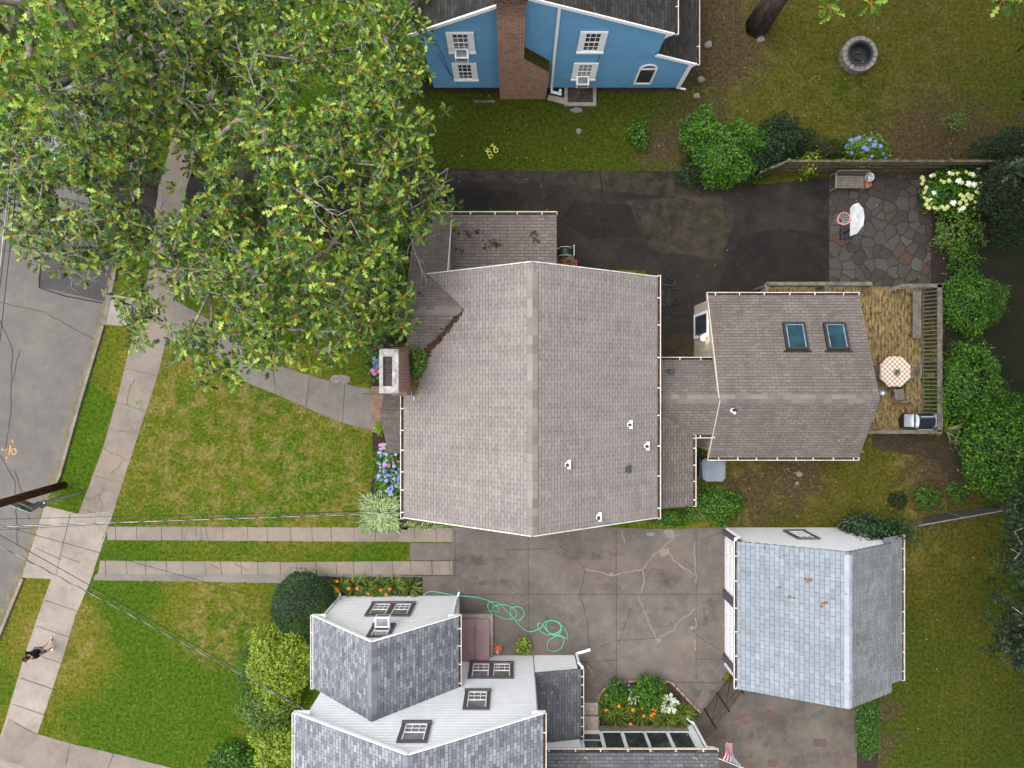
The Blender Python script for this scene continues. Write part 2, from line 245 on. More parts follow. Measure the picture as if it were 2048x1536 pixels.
 hair=simple('brown_hair', lin(60, 40, 34), lin(36, 24, 20), 16, .6, .3), shoe=simple('white_shoe', lin(232, 232, 236), lin(210, 210, 216), 8, .5, .3), matg=simple('green_mat', lin(70, 128, 92), lin(56, 108, 76), 8, .95, .1),
 carw=simple('silver_car_paint', lin(96, 102, 112), lin(88, 94, 102), 2, .35, .3, speck=.02, bump=0), rubber=simple('tyre_rubber', lin(34, 34, 34), None, 6, .9), yellow=simple('yellow_spray_paint', lin(206, 206, 96), lin(160, 166, 70), 14, .8), orange=simple('orange_spray_paint', lin(184, 140, 86), lin(150, 124, 92), 10, .8),
 stepst=simple('brick_step', lin(140, 112, 100), lin(104, 84, 76), 5, .9, .1, bump=.4, speck=.5), concw=simple('concrete_block', lin(160, 150, 140), lin(128, 118, 110), 5, .9, .1, bump=.4, speck=.4), red=simple('red_fabric', lin(190, 40, 62), None, 6, .8), whitef=simple('white_fabric', lin(226, 226, 230), None, 6, .8, speck=.05), navy=simple('navy_fabric', lin(70, 72, 122), None, 6, .8),
)
for _i, _c in enumerate([((112, 112, 108), (88, 88, 84)), ((122, 96, 92), (98, 80, 78)), ((126, 98, 92), (104, 84, 80))]): MT['inl'+str(_i)] = paving('inlaid_stone', lin(*_c[0]), lin(*_c[1]), lin(120, 112, 104), 2, .4, 40)
def em(name, col, st):
    s = NT(name); s.b.inputs['Emission Color'].default_value = col; s.b.inputs['Emission Strength'].default_value = st; return s.fin(col, .5)
MT['lamp'] = em('lit_lamp', (1, .86, .6, 1), 6)
# checked tablecloth
def cloth():
    s = NT('checked_cloth'); v = s.n('Mapping', Vector=s.co('Object'), Rotation=(0, 0, R(45))).outputs[0]; sp = s.n('SeparateXYZ', Vector=v)
    def st(o): return s.math('LESS_THAN', s.math('FRACT', s.math('DIVIDE', o, .145)), .5)
    a = s.math('ADD', st(sp.outputs[0]), st(sp.outputs[1])); return s.fin(s.ramp(s.math('MULTIPLY', a, .5), [(0, lin(204, 192, 178)), (.5, lin(172, 154, 140)), (1, lin(134, 114, 102))]), .9, .1)
MT['cloth'] = cloth()

# ------------------------------------------------------------------ mesh helpers
class MB:
    def __init__(s): s.v = []; s.f = []
    def poly(s, pts): i = len(s.v); s.v += [tuple(p) for p in pts]; s.f.append(tuple(range(i, i+len(pts)))); return s
    def box(s, x0, x1, y0, y1, z0, z1): return s.obox(Vector(((x0+x1)/2, (y0+y1)/2, (z0+z1)/2)), Vector((1, 0, 0)), Vector((0, 1, 0)), abs(x1-x0)/2, abs(y1-y0)/2, abs(z1-z0)/2)
    def obox(s, c, ux, uy, hx, hy, hz, uz=None):
        ux = Vector(ux).normalized(); uy = Vector(uy).normalized(); uz = Vector(uz).normalized() if uz is not None else ux.cross(uy).normalized(); c = Vector(c); i = len(s.v)
        for dz in (-1, 1):
            for dy in (-1, 1):
                for dx in (-1, 1): s.v.append(tuple(c+ux*dx*hx+uy*dy*hy+uz*dz*hz))
        for f in ((0, 2, 3, 1), (4, 5, 7, 6), (0, 1, 5, 4), (2, 6, 7, 3), (0, 4, 6, 2), (1, 3, 7, 5)): s.f.append(tuple(i+k for k in f))
        return s
    def bar(s, a, b, w, h=None, up=(0, 0, 1)):
        a = Vector(a); b = Vector(b); d = (b-a); L = d.length; d.normalize(); up = Vector(up)
        if abs(d.dot(up)) > .99: up = Vector((1, 0, 0))
        y = up.cross(d).normalized(); z = d.cross(y); return s.obox((a+b)/2, d, y, L/2, w/2, (h or w)/2, z)
    def slab(s, top, t=.08, dirv=(0, 0, -1)):
        top = [Vector(p) for p in top]; d = Vector(dirv)*t; n = len(top); bot = [p+d for p in top]; i = len(s.v); s.v += [tuple(p) for p in top+bot]
        nz = sum((top[k].cross(top[(k+1) % n]) for k in range(n)), Vector()); order = list(range(n)) if nz.dot(d) < 0 else list(range(n))[::-1]
        s.f.append(tuple(i+k for k in order)); s.f.append(tuple(i+n+k for k in order[::-1]))
        for k in range(n): a, b = order[k], order[(k+1) % n]; s.f.append((i+b, i+a, i+n+a, i+n+b))
        return s
    def prism(s, xy, z0, z1): return s.slab([(p[0], p[1], z1) for p in xy], z1-z0)
    def tube(s, pts, r, n=6, caps=True, closed=False):
        pts = [Vector(p) for p in pts]; m = len(pts); rr = r if isinstance(r, (list, tuple)) else [r]*m; i0 = len(s.v); x = None
        for k, p in enumerate(pts):
            a = pts[(k-1) % m if closed else max(k-1, 0)]; b = pts[(k+1) % m if closed else min(k+1, m-1)]; d = (b-a).normalized() if (b-a).length > 1e-9 else Vector((0, 0, 1))
            if x is not None: x = x-d*x.dot(d)
            if x is None or x.length < .05: x = Vector((1, 0, 0)).cross(d) if abs(d.x) < .9 else Vector((0, 1, 0)).cross(d)
            x.normalize(); y = d.cross(x)
            for q in range(n): t = 2*math.pi*q/n; s.v.append(tuple(p+(x*math.cos(t)+y*math.sin(t))*rr[k]))
        for k in range(m if closed else m-1):
            for q in range(n): a = i0+k*n+q; b = i0+k*n+(q+1) % n; c = i0+((k+1) % m)*n+(q+1) % n; d = i0+((k+1) % m)*n+q; s.f.append((a, b, c, d))
        if caps and not closed: s.f.append(tuple(i0+q for q in range(n))[::-1]); s.f.append(tuple(i0+(m-1)*n+q for q in range(n)))
        return s
    def lathe(s, c, prof, n=20, sx=1, sy=1):
        i0 = len(s.v); c = Vector(c)
        for (r, z) in prof:
            for q in range(n): t = 2*math.pi*q/n; s.v.append((c.x+r*sx*math.cos(t), c.y+r*sy*math.sin(t), c.z+z))
        for k in range(len(prof)-1):
            for q in range(n): a = i0+k*n+q; b = i0+k*n+(q+1) % n; s.f.append((a, b, b+n, a+n))
        s.f.append(tuple(i0+q for q in range(n))[::-1]); s.f.append(tuple(i0+(len(prof)-1)*n+q for q in range(n))); return s
    def ball(s, c, r, n=8, m=5, sz=1): return s.lathe(c, [(max(.001, r*math.sin(math.pi*k/m)), -r*sz*math.cos(math.pi*k/m)) for k in range(m+1)], n)
def mkmesh(name, v, f, mat, smooth=False, uv=True):
    me = bpy.data.meshes.new(name); me.from_pydata([tuple(p) for p in v], [], f); me.materials.append(mat)
    if uv:
        lay = me.uv_layers.new(name='uv'); buf = np.empty(len(me.loops)*2, np.float32)
        for p in me.polygons:
            n = p.normal
            if abs(n.z) > .9995: u, w = Vector((1, 0, 0)), Vector((0, 1, 0))
            else: u = Vector((-n.y, n.x, 0)).normalized(); w = n.cross(u)
            for li in p.loop_indices: co = me.vertices[me.loops[li].vertex_index].co; buf[2*li] = co.dot(u); buf[2*li+1] = co.dot(w)
        lay.data.foreach_set('uv', buf)
    if smooth: me.polygons.foreach_set('use_smooth', [True]*len(me.polygons))
    return me
def worg(o):
    w = Vector((0, 0, 0))
    while o: w = w+o.location; o = o.parent
    return w
def link(name, me, parent=None, loc=(0, 0, 0)):
    o = bpy.data.objects.new(name, me); C.objects.link(o); o.parent = parent; o.location = loc; return o
def loose(mb):
    p = list(range(len(mb.v)))
    def fd(i):
        while p[i] != i: p[i] = p[p[i]]; i = p[i]
        return i
    for f in mb.f:
        for q in f[1:]: p[fd(q)] = fd(f[0])
    g = {}
    for f in mb.f: g.setdefault(fd(f[0]), []).append(f)
    out = []
    for fs in g.values():
        ix = sorted({i for f in fs for i in f}); mp = {i: k for k, i in enumerate(ix)}; m = MB(); m.v = [mb.v[i] for i in ix]; m.f = [tuple(mp[i] for i in f) for f in fs]; out.append(m)
    return out
def part(name, mb, mat, parent, smooth=False, uv=True, label=None, kind=None):
    if name in ('fascia', 'door_post', 'steel_panel'):
        for m in loose(mb): o = part('trim_board' if name == 'fascia' else 'post', m, mat, parent)
        return o
    if name == 'leaf_debris': kind = 'stuff'
    og = worg(parent); me = mkmesh(name, [(p[0], p[1], p[2]) for p in mb.v], mb.f, MT[mat] if isinstance(mat, str) else mat, smooth, uv)
    me.transform(Matrix.Translation(-og)); o = link(name, me, parent)
    if label: o['label'] = label
    if kind: o['kind'] = kind
    return o
def tag(o, label, cat, group=None, kind=None):
    o['label'] = label; o['category'] = cat
    if group: o['group'] = group
    if kind: o['kind'] = kind
    return o
def thing(name, label, cat, loc, group=None, rz=0):
    o = bpy.data.objects.new(name, None); C.objects.link(o); o.location = loc; o.rotation_euler = (0, 0, rz); o.empty_display_size = .2; return tag(o, label, cat, group)
def solo(name, mb, mat, label, cat, loc, group=None, smooth=False, uv=True):
    o = link(name, mkmesh(name, mb.v, mb.f, MT[mat], smooth, uv), None); o.data.transform(Matrix.Translation(-Vector(loc))); o.location = loc; return tag(o, label, cat, group)
def struct(name, mb, mat, kind='structure', uv=True):
    o = link(name, mkmesh(name, mb.v, mb.f, MT[mat], uv=uv)); o['kind'] = kind; return o
def kids(o): return [c for c in C.objects if c.parent == o]
def dup(o, loc, rz=None, label=None, group=None, scale=None):
    r = o.copy(); C.objects.link(r); r.location = loc
    if rz is not None: r.rotation_euler = (0, 0, rz)
    if scale: r.scale = (scale,)*3 if not hasattr(scale, '__len__') else scale
    if label: r['label'] = label
    if group: r['group'] = group
    for ch in kids(o):
        c = ch.copy(); C.objects.link(c); c.parent = r
        for g in kids(ch): d = g.copy(); C.objects.link(d); d.parent = c
    return r
# numpy leaf instancing -----------------------------------------------------------
def npmesh(name, V, Fc, mat, smooth=False):
    me = bpy.data.meshes.new(name); k = Fc.shape[1]; me.vertices.add(len(V)); me.vertices.foreach_set('co', V.astype(np.float32).ravel())
    me.loops.add(Fc.size); me.loops.foreach_set('vertex_index', Fc.astype(np.int32).ravel()); me.polygons.add(len(Fc)); me.polygons.foreach_set('loop_start', np.arange(0, Fc.size, k, dtype=np.int32))
    try: me.polygons.foreach_set('loop_total', np.full(len(Fc), k, dtype=np.int32))
    except Exception: pass
    me.materials.append(MT[mat]); me.update(calc_edges=True); me.validate(); return me
def basis(nrm, rng, jitter=.0):
    n = nrm+rng.normal(0, jitter, nrm.shape) if jitter else nrm; n = n/np.linalg.norm(n, axis=1, keepdims=True)
    a = rng.normal(0, 1, n.shape); x = a-(a*n).sum(1, keepdims=True)*n; x /= np.linalg.norm(x, axis=1, keepdims=True); y = np.cross(n, x); return np.stack([x, y, n], axis=2)
def inst(tv, tf, pos, B, s):
    V = np.einsum('nij,kj->nki', B, tv)*np.asarray(s)[:, None, None]+pos[:, None, :]; n, k = V.shape[:2]
    return V.reshape(-1, 3), (tf[None]+(np.arange(n)*k)[:, None, None]).reshape(-1, tf.shape[1])
LEAF_V = np.array([(0, 0, 0), (.45, .26, .08), (1, 0, -.05), (.45, -.26, .08)], float); LEAF_F = np.array([(0, 1, 2), (0, 2, 3)])
LONG_V = np.array([(0, 0, 0), (.5, .12, .04), (1, 0, -.15), (.5, -.12, .04)], float)
ox = [0, .14, .22, .36, .46, .60, .70, 1.0]; ow = [.012, .035, .20, .05, .33, .05, .22, 0.0]; osh = [0, 0, .10, 0, .14, 0, .14, 0]
OV = [(x, 0, -.3*x*x) for x in ox]+[(x+d, w, -.3*x*x+.25*w) for x, w, d in zip(ox, ow, osh)]+[(x+d, -w, -.3*x*x+.25*w) for x, w, d in zip(ox, ow, osh)]
OF = []
for i in range(7): OF += [(i, i+1, 9+i), (i, 9+i, 8+i), (i+1, i, 17+i), (i, 16+i, 17+i)]
OV = np.array(OV, float); OF = np.array(OF)
def rosettes(pos, nrm, size, rng, nl=9, pet=.32):
    """rings of lobed leaves on short orange stalks; returns leaf and stalk arrays"""
    n = len(pos); B = basis(nrm, rng, .25); LV, LF, SV, SF = [], [], [], []; off = 0; so = 0
    for k in range(nl):
        az = 2*np.pi*(k/nl)*2.4+rng.uniform(-.3, .3, n); el = rng.uniform(-.35, .75, n) if k < nl-2 else rng.uniform(.7, 1.2, n)
        d = np.stack([np.cos(az)*np.cos(el), np.sin(az)*np.cos(el), np.sin(el)], 1); d = np.einsum('nij,nj->ni', B, d); up = B[:, :, 2]
        y = np.cross(up, d); y /= np.linalg.norm(y, axis=1, keepdims=True); z = np.cross(d, y); M = np.stack([d, y, z], 2); s = size*rng.uniform(.75, 1.2, n)
        ro = rng.normal(0, .5, n); c, sn = np.cos(ro)[:, None], np.sin(ro)[:, None]; M = np.stack([d, y*c+z*sn, z*c-y*sn], 2)
        base = pos+d*(s*pet)[:, None]; V, Fc = inst(OV, OF, base, M, s); LV.append(V); LF.append(Fc+off); off += len(V)
        w = np.array([(0.04, .013, 0), (0.04, -.013, 0), (pet+.30, -.009, -.01), (pet+.30, .009, -.01)]); V, Fc = inst(w, np.array([(0, 1, 2, 3)]), pos+np.array([0, 0, .004]), M, s); SV.append(V); SF.append(Fc+so); so += len(V)
    return np.concatenate(LV), np.concatenate(LF), np.concatenate(SV), np.concatenate(SF)
def addnp(name, V, Fc, mat, parent):
    og = worg(parent); return link(name, npmesh(name, V-np.array(og), Fc, mat), parent)
def inpoly(pts, poly):
    x, y = pts[:, 0], pts[:, 1]; r = np.zeros(len(pts), bool); n = len(poly)
    for i in range(n):
        x0, y0 = poly[i]; x1, y1 = poly[(i+1) % n]
        c = ((y0 > y) != (y1 > y)) & (x < (x1-x0)*(y-y0)/((y1-y0) if y1 != y0 else 1e-9)+x0); r ^= c
    return r
# ------------------------------------------------------------------ ground, road, pavements
def sheet(name, px, z, mat, jit=0, kind='structure'):
    """flat sheet through ground points; jit roughens its edge"""
    pts = [P(*p).xy for p in px]; out = []
    for i, a in enumerate(pts):
        b = pts[(i+1) % len(pts)]; n = max(1, int((b-a).length/.25)) if jit else 1; d = (b-a); nr = Vector((-d.y, d.x)).normalized() if d.length else Vector((0, 0))
        for k in range(n): t = k/n; p = a+d*t+(nr*random.uniform(-jit, jit) if k else Vector((0, 0))); out.append((p.x, p.y))
    mb = MB(); mb.poly([(x, y, z) for x, y in out]); me = mkmesh(name, mb.v, mb.f, MT[mat])
    if me.polygons[0].normal.z < 0: me.flip_normals()
    o = link(name, me); o['kind'] = kind; return o
mb = MB(); mb.poly([(-90, -90, 0), (90, -90, 0), (90, 90, 0), (-90, 90, 0)]); struct('lawn', mb, 'lawn')
PAVED = []
def pave(name, px, z, mat, jit=0, mask=True):
    if mask: PAVED.append([tuple(P(*p).xy) for p in px])
    return sheet(name, px, z, mat, jit)
curb = [(420, -160), (330, 170), (285, 330), (232, 515), (205, 650), (160, 800), (118, 950), (90, 1011), (44, 1155), (-5, 1275), (-160, 1640), (-420, 2200)]
pave('road', curb+[(-1500, 2200), (-1500, -500), (600, -900)], .004, 'road', .03)
sheet('road_patch', [(92, 470), (232, 440), (222, 560), (208, 603), (150, 590), (80, 574), (76, 560)], .0125, 'patch', .02)
mb = MB(); mb.tube([P(235-3, 440, .016), P(86, 470, .016), P(78, 575, .016), P(130, 592, .016), P(205, 606, .016)], .028, 4); struct('patch_seal', mb, 'black')
sheet('old_trench', [(-200, 604), (150, 672), (205, 650), (232, 515), (100, 500), (-200, 470)], .006, 'road', 0)
# kerb: a real step
def strip(pxl, w0, w1, z0, z1, name, mat):
    pts = [P(*p).xy for p in pxl]; mb = MB(); nr = []
    for i in range(len(pts)): d = (pts[min(i+1, len(pts)-1)]-pts[max(i-1, 0)]).normalized(); nr.append(Vector((-d.y, d.x)))
    for i in range(len(pts)-1):
        a, b = pts[i], pts[i+1]; q = [a+nr[i]*w0, b+nr[i+1]*w0, b+nr[i+1]*w1, a+nr[i]*w1]; mb.slab([(p.x, p.y, z1) for p in q], z1-z0)
    return struct(name, mb, mat)
strip([(330, 170), (285, 330), (232, 515), (226, 560)], 0, .13, -.05, .11, 'kerb', 'curb')
strip([(205, 650), (160, 800), (118, 950), (106, 975)], 0, .13, -.05, .11, 'kerb', 'curb')
strip([(44, 1155), (-5, 1275), (-160, 1640)], 0, .13, -.05, .11, 'kerb', 'curb')
strip([(222, 560), (205, 645)], .0, .16, -.02, .03, 'kerb', 'curb')
# pavement squares
sl_ = [(372, 180), (345, 280), (318, 370), (290, 600), (251, 728), (236, 790), (205, 900), (160, 1020), (128, 1090), (100, 1165), (75, 1235), (50, 1310), (10, 1443), (-20, 1536), (-80, 1700)]
sr_ = [(432, 180), (402, 280), (372, 380), (352, 600), (318, 742), (300, 800), (270, 890), (228, 1022), (200, 1100), (180, 1165), (150, 1235), (128, 1310), (75, 1470), (55, 1536), (0, 1700)]
pave('pavement', sl_[:9]+sr_[:9][::-1], .010, 'walk', .015)
pave('pavement', sl_[8:]+sr_[8:][::-1], .010, 'apron', .012)
pave('apron', [(90, 1011), (160, 1028), (228, 1022), (180, 1165), (140, 1160), (44, 1155)], .014, 'apron', .008)
pave('apron', [(218, 588), (292, 600), (275, 655), (205, 648)], .014, 'apron', .01)
pave('corner_pavement', [(75, 1468), (155, 1490), (250, 1512), (360, 1540), (500, 1600), (300, 1700), (-60, 1640), (18, 1436)], .012, 'walk', .012)
pave('apron', [(-60, 1500), (50, 1533), (40, 1600), (-90, 1600)], .016, 'apron', 0)
pave('front_path', [(745, 778), (700, 770), (640, 757), (570, 735), (480, 690), (420, 640), (350, 600), (335, 680), (430, 708), (500, 768), (560, 792), (640, 828), (700, 850), (750, 862)], .012, 'pathc', .012)
pave('front_path', [(668, 760), (672, 752), (680, 748), (700, 753), (700, 764), (690, 768)], .03, 'curb', .0, False)
# twin concrete tracks of the shared drive
pave('track', [(215, 1053), (905, 1056), (905, 1084), (215, 1080)], .012, 'walk', .01)
pave('track', [(200, 1121), (560, 1124), (905, 1122), (905, 1150), (600, 1148), (196, 1148)], .012, 'walk', .01)
pave('track_edge', [(192, 1148), (600, 1148), (800, 1150), (845, 1152), (845, 1168), (560, 1166), (186, 1160)], .008, 'pathc', .012)
pave('drive_slab', [(820, 1086), (898, 1086), (912, 1091), (912, 1121), (820, 1121)], .014, 'conc', .004)
pave('drive', [(905, 1055), (1060, 1050), (1320, 1058), (1456, 1055), (1456, 1340), (1385, 1445), (1385, 1500), (1160, 1500), (1060, 1330), (910, 1330), (845, 1190), (845, 1152), (905, 1152)], .010, 'conc', .01)
pave('patio', [(1485, 1365), (1560, 1340), (1712, 1390), (1714, 1560), (1400, 1620), (1384, 1445), (1440, 1360)], .013, 'patio', .006)
for i, q in enumerate([[(1484, 1397), (1500, 1386), (1516, 1391), (1497, 1408)], [(1524, 1428), (1535, 1418), (1556, 1430), (1547, 1441)], [(1481, 1428), (1504, 1427), (1497, 1448), (1480, 1448)], [(1620, 1432), (1640, 1418), (1652, 1424), (1632, 1442)],
    [(1436, 1455), (1449, 1451), (1451, 1478), (1437, 1478), (1432, 1468)], [(1490, 1476), (1504, 1462), (1508, 1470), (1502, 1488)], [(1526, 1488), (1540, 1470), (1549, 1478), (1530, 1496)], [(1625, 1476), (1652, 1478), (1652, 1494), (1627, 1492)], [(1682, 1450), (1706, 1446), (1704, 1468), (1686, 1462)],
    [(1376, 1370), (1404, 1382), (1398, 1394), (1384, 1392)], [(1417, 1382), (1430, 1377), (1432, 1388), (1418, 1388)], [(1534, 1518), (1555, 1518), (1552, 1534), (1535, 1532)], [(1606, 1510), (1618, 1508), (1626, 1522), (1612, 1528)], [(1668, 1514), (1686, 1511), (1676, 1534)], [(1490, 1526), (1510, 1526), (1508, 1540), (1490, 1540)]]):
    sheet('inlaid_stone', q, .017, 'inl'+str(i % 3), .012)
# black drive, mud, flagstones
pave('asphalt_drive', [(150, 335), (420, 345), (870, 337), (1100, 342), (1345, 343), (1400, 368), (1530, 368), (1666, 352), (1666, 570), (1535, 600), (1535, 640), (1400, 640), (1390, 668), (1290, 668), (1290, 540), (1110, 540), (1110, 420), (860, 420), (700, 480), (560, 470), (380, 480), (230, 520)], .008, 'drive', .03)
sheet('sealed_patch', [(1480, 475), (1560, 455), (1666, 470), (1664, 572), (1535, 592), (1530, 640), (1430, 640), (1440, 560)], .010, 'sealed', .06)
sheet('sealed_patch', [(870, 395), (905, 372), (1000, 378), (1060, 392), (1040, 420), (900, 425)], .010, 'sealed', .06)
sheet('dusty_patch', [(880, 340), (1340, 344), (1400, 372), (1390, 400), (1250, 385), (1050, 366), (880, 362)], .0104, 'dusty', .05)
sheet('dusty_patch', [(1250, 400), (1440, 392), (1470, 430), (1440, 520), (1300, 500)], .0108, 'dusty', .05)
sheet('mossy_patch', [(1400, 415), (1450, 405), (1475, 430), (1440, 455), (1405, 445)], .0112, 'olive', .04)
sheet('sealed_patch', [(1150, 400), (1260, 410), (1280, 470), (1180, 480), (1120, 440)], .0116, 'sealed', .05)
pave('bare_earth', [(1300, 668), (1400, 668), (1400, 740), (1300, 740)], .010, 'mud', .01)
pave('flagstone_patio', [(1658, 338), (1760, 350), (1855, 352), (1862, 450), (1860, 530), (1862, 580), (1658, 580)], .014, 'flag', .03)
pave('flower_bed', [(1855, 345), (1890, 420), (1905, 520), (1885, 600), (1855, 590), (1862, 450)], .010, 'mulch', .05)
pave('leaf_mould', [(1868, 440), (1900, 400), (2300, 380), (2300, 1010), (2010, 1000), (1950, 900), (1905, 866), (1885, 800), (1890, 600), (1862, 575)], .006, 'mould', .12)  # dark sheet paints tree shade over the soil beside the deck
pave('flower_bed', [(745, 862), (815, 862), (815, 1060), (720, 1050), (738, 1000), (748, 930)], .012, 'mulch', .04)
pave('flower_bed', [(735, 655), (800, 655), (800, 778), (745, 778), (738, 720)], .011, 'mulch', .04)
pave('flower_bed', [(640, 440), (850, 440), (850, 700), (780, 700), (740, 660), (700, 560)], .007, 'mulch', .08, False)
pave('flower_bed', [(848, 172), (1000, 176), (1000, 186), (850, 183)], .009, 'mulch', .04, False)
pave('flower_bed', [(1092, 172), (1365, 176), (1360, 183), (1092, 186)], .009, 'mulch', .04, False)
pave('flower_bed', [(1745, 865), (1900, 868), (1935, 900), (1915, 985), (1870, 920), (1745, 895)], .009, 'mud', .08, False)
pave('flower_bed', [(650, 1152), (845, 1155), (845, 1195), (640, 1200), (560, 1270), (545, 1200), (600, 1160)], .009, 'mulch', .04)
pave('flower_bed', [(1196, 1400), (1200, 1382), (1225, 1366), (1280, 1359), (1340, 1362), (1378, 1398), (1402, 1424), (1384, 1452), (1200, 1452)], .030, 'mud', .01)
pave('flower_bed', [(1712, 1400), (1752, 1400), (1756, 1540), (1714, 1540)], .009, 'mulch', .03)
# joints, cracks and patched cracks
def ribbon(mb, pts, w, z=.018):
    pts = [P(*p).xy for p in pts]
    for i in range(len(pts)-1):
        a, b = pts[i], pts[i+1]; d = b-a
        if d.length < 1e-6: continue
        n = Vector((-d.y, d.x)).normalized(); w0 = w*random.uniform(.6, 1.3); w1 = w*random.uniform(.6, 1.3); mb.poly([(p.x, p.y, z) for p in (a-n*w0/2, b-n*w1/2, b+n*w1/2, a+n*w0/2)])
def wig(pts, jit=2.2, step=9):
    out = []
    for i in range(len(pts)-1):
        a, b = Vector(pts[i]), Vector(pts[i+1]); n = max(1, int((b-a).length/step)); d = (b-a); nr = Vector((-d.y, d.x)).normalized()
        for k in range(n): out.append(tuple(a+d*k/n+nr*(random.uniform(-jit, jit) if k else 0)))
    out.append(pts[-1]); return out
mb = MB()
for l in [[(1056, 1072), (1057, 1330)], [(912, 1189), (1060, 1189), (1456, 1188)], [(911, 1060), (910, 1152)], [(1232, 1060), (1233, 1500)], [(1392, 1058), (1392, 1360)], [(1392, 1318), (1456, 1318)], [(1236, 1362), (1456, 1366)], [(1060, 1328), (1240, 1320)],
          [(1010, 1100), (1100, 1097)], [(845, 1152), (912, 1151)], [(820, 1121), (912, 1121)], [(864, 1121), (864, 1148)]]: ribbon(mb, l, .022)
for x in list(range(232, 905, 43)): xx = x+random.uniform(-6, 6); ribbon(mb, [(xx, 1053), (xx+1, 1082)], .018)
for x in list(range(215, 905, 38)): xx = x+random.uniform(-5, 5); ribbon(mb, [(xx, 1121), (xx+2, 1149)], .018)
struct('slab_joints', mb, 'joint')
mb = MB()
for l in [[(1120, 1090), (1170, 1137), (1160, 1188)], [(1160, 1188), (1174, 1240), (1178, 1300)], [(1262, 1215), (1236, 1288)], [(1165, 1322), (1210, 1350), (1240, 1368)], [(1200, 1292), (1245, 1279), (1310, 1277)], [(1400, 1080), (1456, 1060)], [(1392, 1270), (1440, 1300)],
          [(0, 640), (25, 700), (22, 830), (10, 900)], [(40, 700), (25, 760)], [(0, 910), (30, 960), (35, 1090)], [(22, 500), (0, 505)], [(30, 940), (60, 1040)], [(0, 605), (90, 625), (190, 680)]]: ribbon(mb, wig(l, 1.5), .02, .019)
struct('hairline_cracks', mb, 'joint')
mb = MB()
for l in [[(1170, 1137), (1222, 1151), (1270, 1140), (1285, 1139), (1305, 1112), (1335, 1085), (1360, 1065)], [(1285, 1139), (1288, 1160), (1283, 1183)], [(1335, 1095), (1345, 1120), (1390, 1150)], [(1390, 1085), (1391, 1165)], [(1277, 1195), (1300, 1250), (1318, 1286)], [(1318, 1272), (1345, 1262), (1360, 1240), (1390, 1218)],
          [(1244, 1060), (1249, 1086)], [(1390, 1235), (1391, 1258)], [(1390, 1278), (1391, 1302)], [(1175, 1330), (1188, 1352)]]: ribbon(mb, wig(l, 1.8, 6), .055, .021)
for c, r in [((1325, 1105), .28), ((1222, 1149), .12), ((1318, 1280), .16), ((1384, 1255), .14), ((1340, 1068), .35), ((1300, 1068), .2)]:
    q = P(*c); mb.poly([(q.x+r*random.uniform(.5, 1.1)*math.cos(t), q.y+r*random.uniform(.4, .8)*math.sin(t), .0215) for t in [k*math.pi/4 for k in range(8)]])
struct('crack_filler', mb, 'filler')
mb = MB()
for l in [[(241, 735), (316, 752)], [(233, 805), (297, 825)], [(270, 758), (258, 780), (253, 810)], [(218, 858), (290, 868)], [(204, 897), (250, 918), (268, 922)], [(250, 920), (222, 948)], [(186, 950), (215, 958), (248, 965)], [(160, 1018), (200, 1030), (228, 1024)], [(208, 975), (200, 990), (172, 1000)],
          [(198, 990), (205, 1010), (198, 1030)], [(225, 1035), (212, 1060), (205, 1080)], [(395, 1056), (392, 1074)], [(410, 1056), (415, 1078)], [(375, 1056), (370, 1080)], [(230, 1052), (470, 1054)], [(470, 1126), (500, 1142)], [(420, 1126), (440, 1140)], [(1280, 1188), (1272, 1196)], [(1108, 1086), (1128, 1104)], [(1164, 1122), (1172, 1118)]]: ribbon(mb, wig(l, 2, 5), .03, .023)
struct('joint_weeds', mb, 'weed')
mb = MB()
for a, b in [((245, 1), 0)]: pass
for k in range(5): y = 1200+k*52; ribbon(mb, [(90-k*16, y), (160-k*16, y+24)], .02)
for l in [[(120, 1110), (160, 1125)], [(70, 1095), (125, 1120)], [(141, 1027), (112, 1150)], [(75, 1470), (30, 1445)], [(140, 1487), (132, 1530)], [(228, 1505), (215, 1540)], [(290, 745+0), (292, 746)]]: ribbon(mb, l, .02, .0195)
for l in [[(545, 728), (552, 788)], [(620, 752), (612, 815)], [(690, 768), (685, 845)]]: ribbon(mb, l, .018, .0195)
struct('slab_joints', mb, 'joint')
# tar seams on the black drive and leaf dust in the gutter of the road
mb = MB()
for l in [[(1200, 345), (1204, 400), (1240, 470), (1290, 520)], [(1500, 400), (1518, 420), (1496, 434), (1498, 470)], [(1015, 345), (1040, 355)], [(880, 350), (900, 420)], [(1340, 430), (1345, 470)]]: ribbon(mb, wig(l, 2, 8), .05, .014)
struct('tar_seams', mb, 'tar')
mb = MB()
for i in range(260):
    t = random.random(); k = int(t*6); a = Vector(curb[3+k]); b = Vector(curb[4+k]); p = a+(b-a)*random.random()-Vector((abs(random.gauss(0, 7))+1, 0)); q = P(p.x, p.y, .012); r = random.uniform(.02, .11)
    n = 6; mb.poly([(q.x+r*random.uniform(.4, 1)*math.cos(6.283*j/n), q.y+2*r*random.uniform(.4, 1)*math.sin(6.283*j/n), .012+i*1e-5) for j in range(n)])
struct('gutter_grit', mb, 'weed')
for i, (px, py, rx, ry) in enumerate([(960, 1120, 60, 12), (1010, 1165, 70, 10), (1180, 1110, 80, 12), (1330, 1150, 60, 22), (1120, 1240, 45, 18), (1330, 1230, 40, 30), (955, 1215, 30, 20), (1420, 1230, 22, 60)]):
    rr_ = random.Random(i); sheet('concrete_stain', [(px+rx*rr_.uniform(.5, 1.1)*math.cos(k*.449), py+ry*rr_.uniform(.5, 1.2)*math.sin(k*.449)) for k in range(14)], .0165+i*.00008, 'stain', .04)
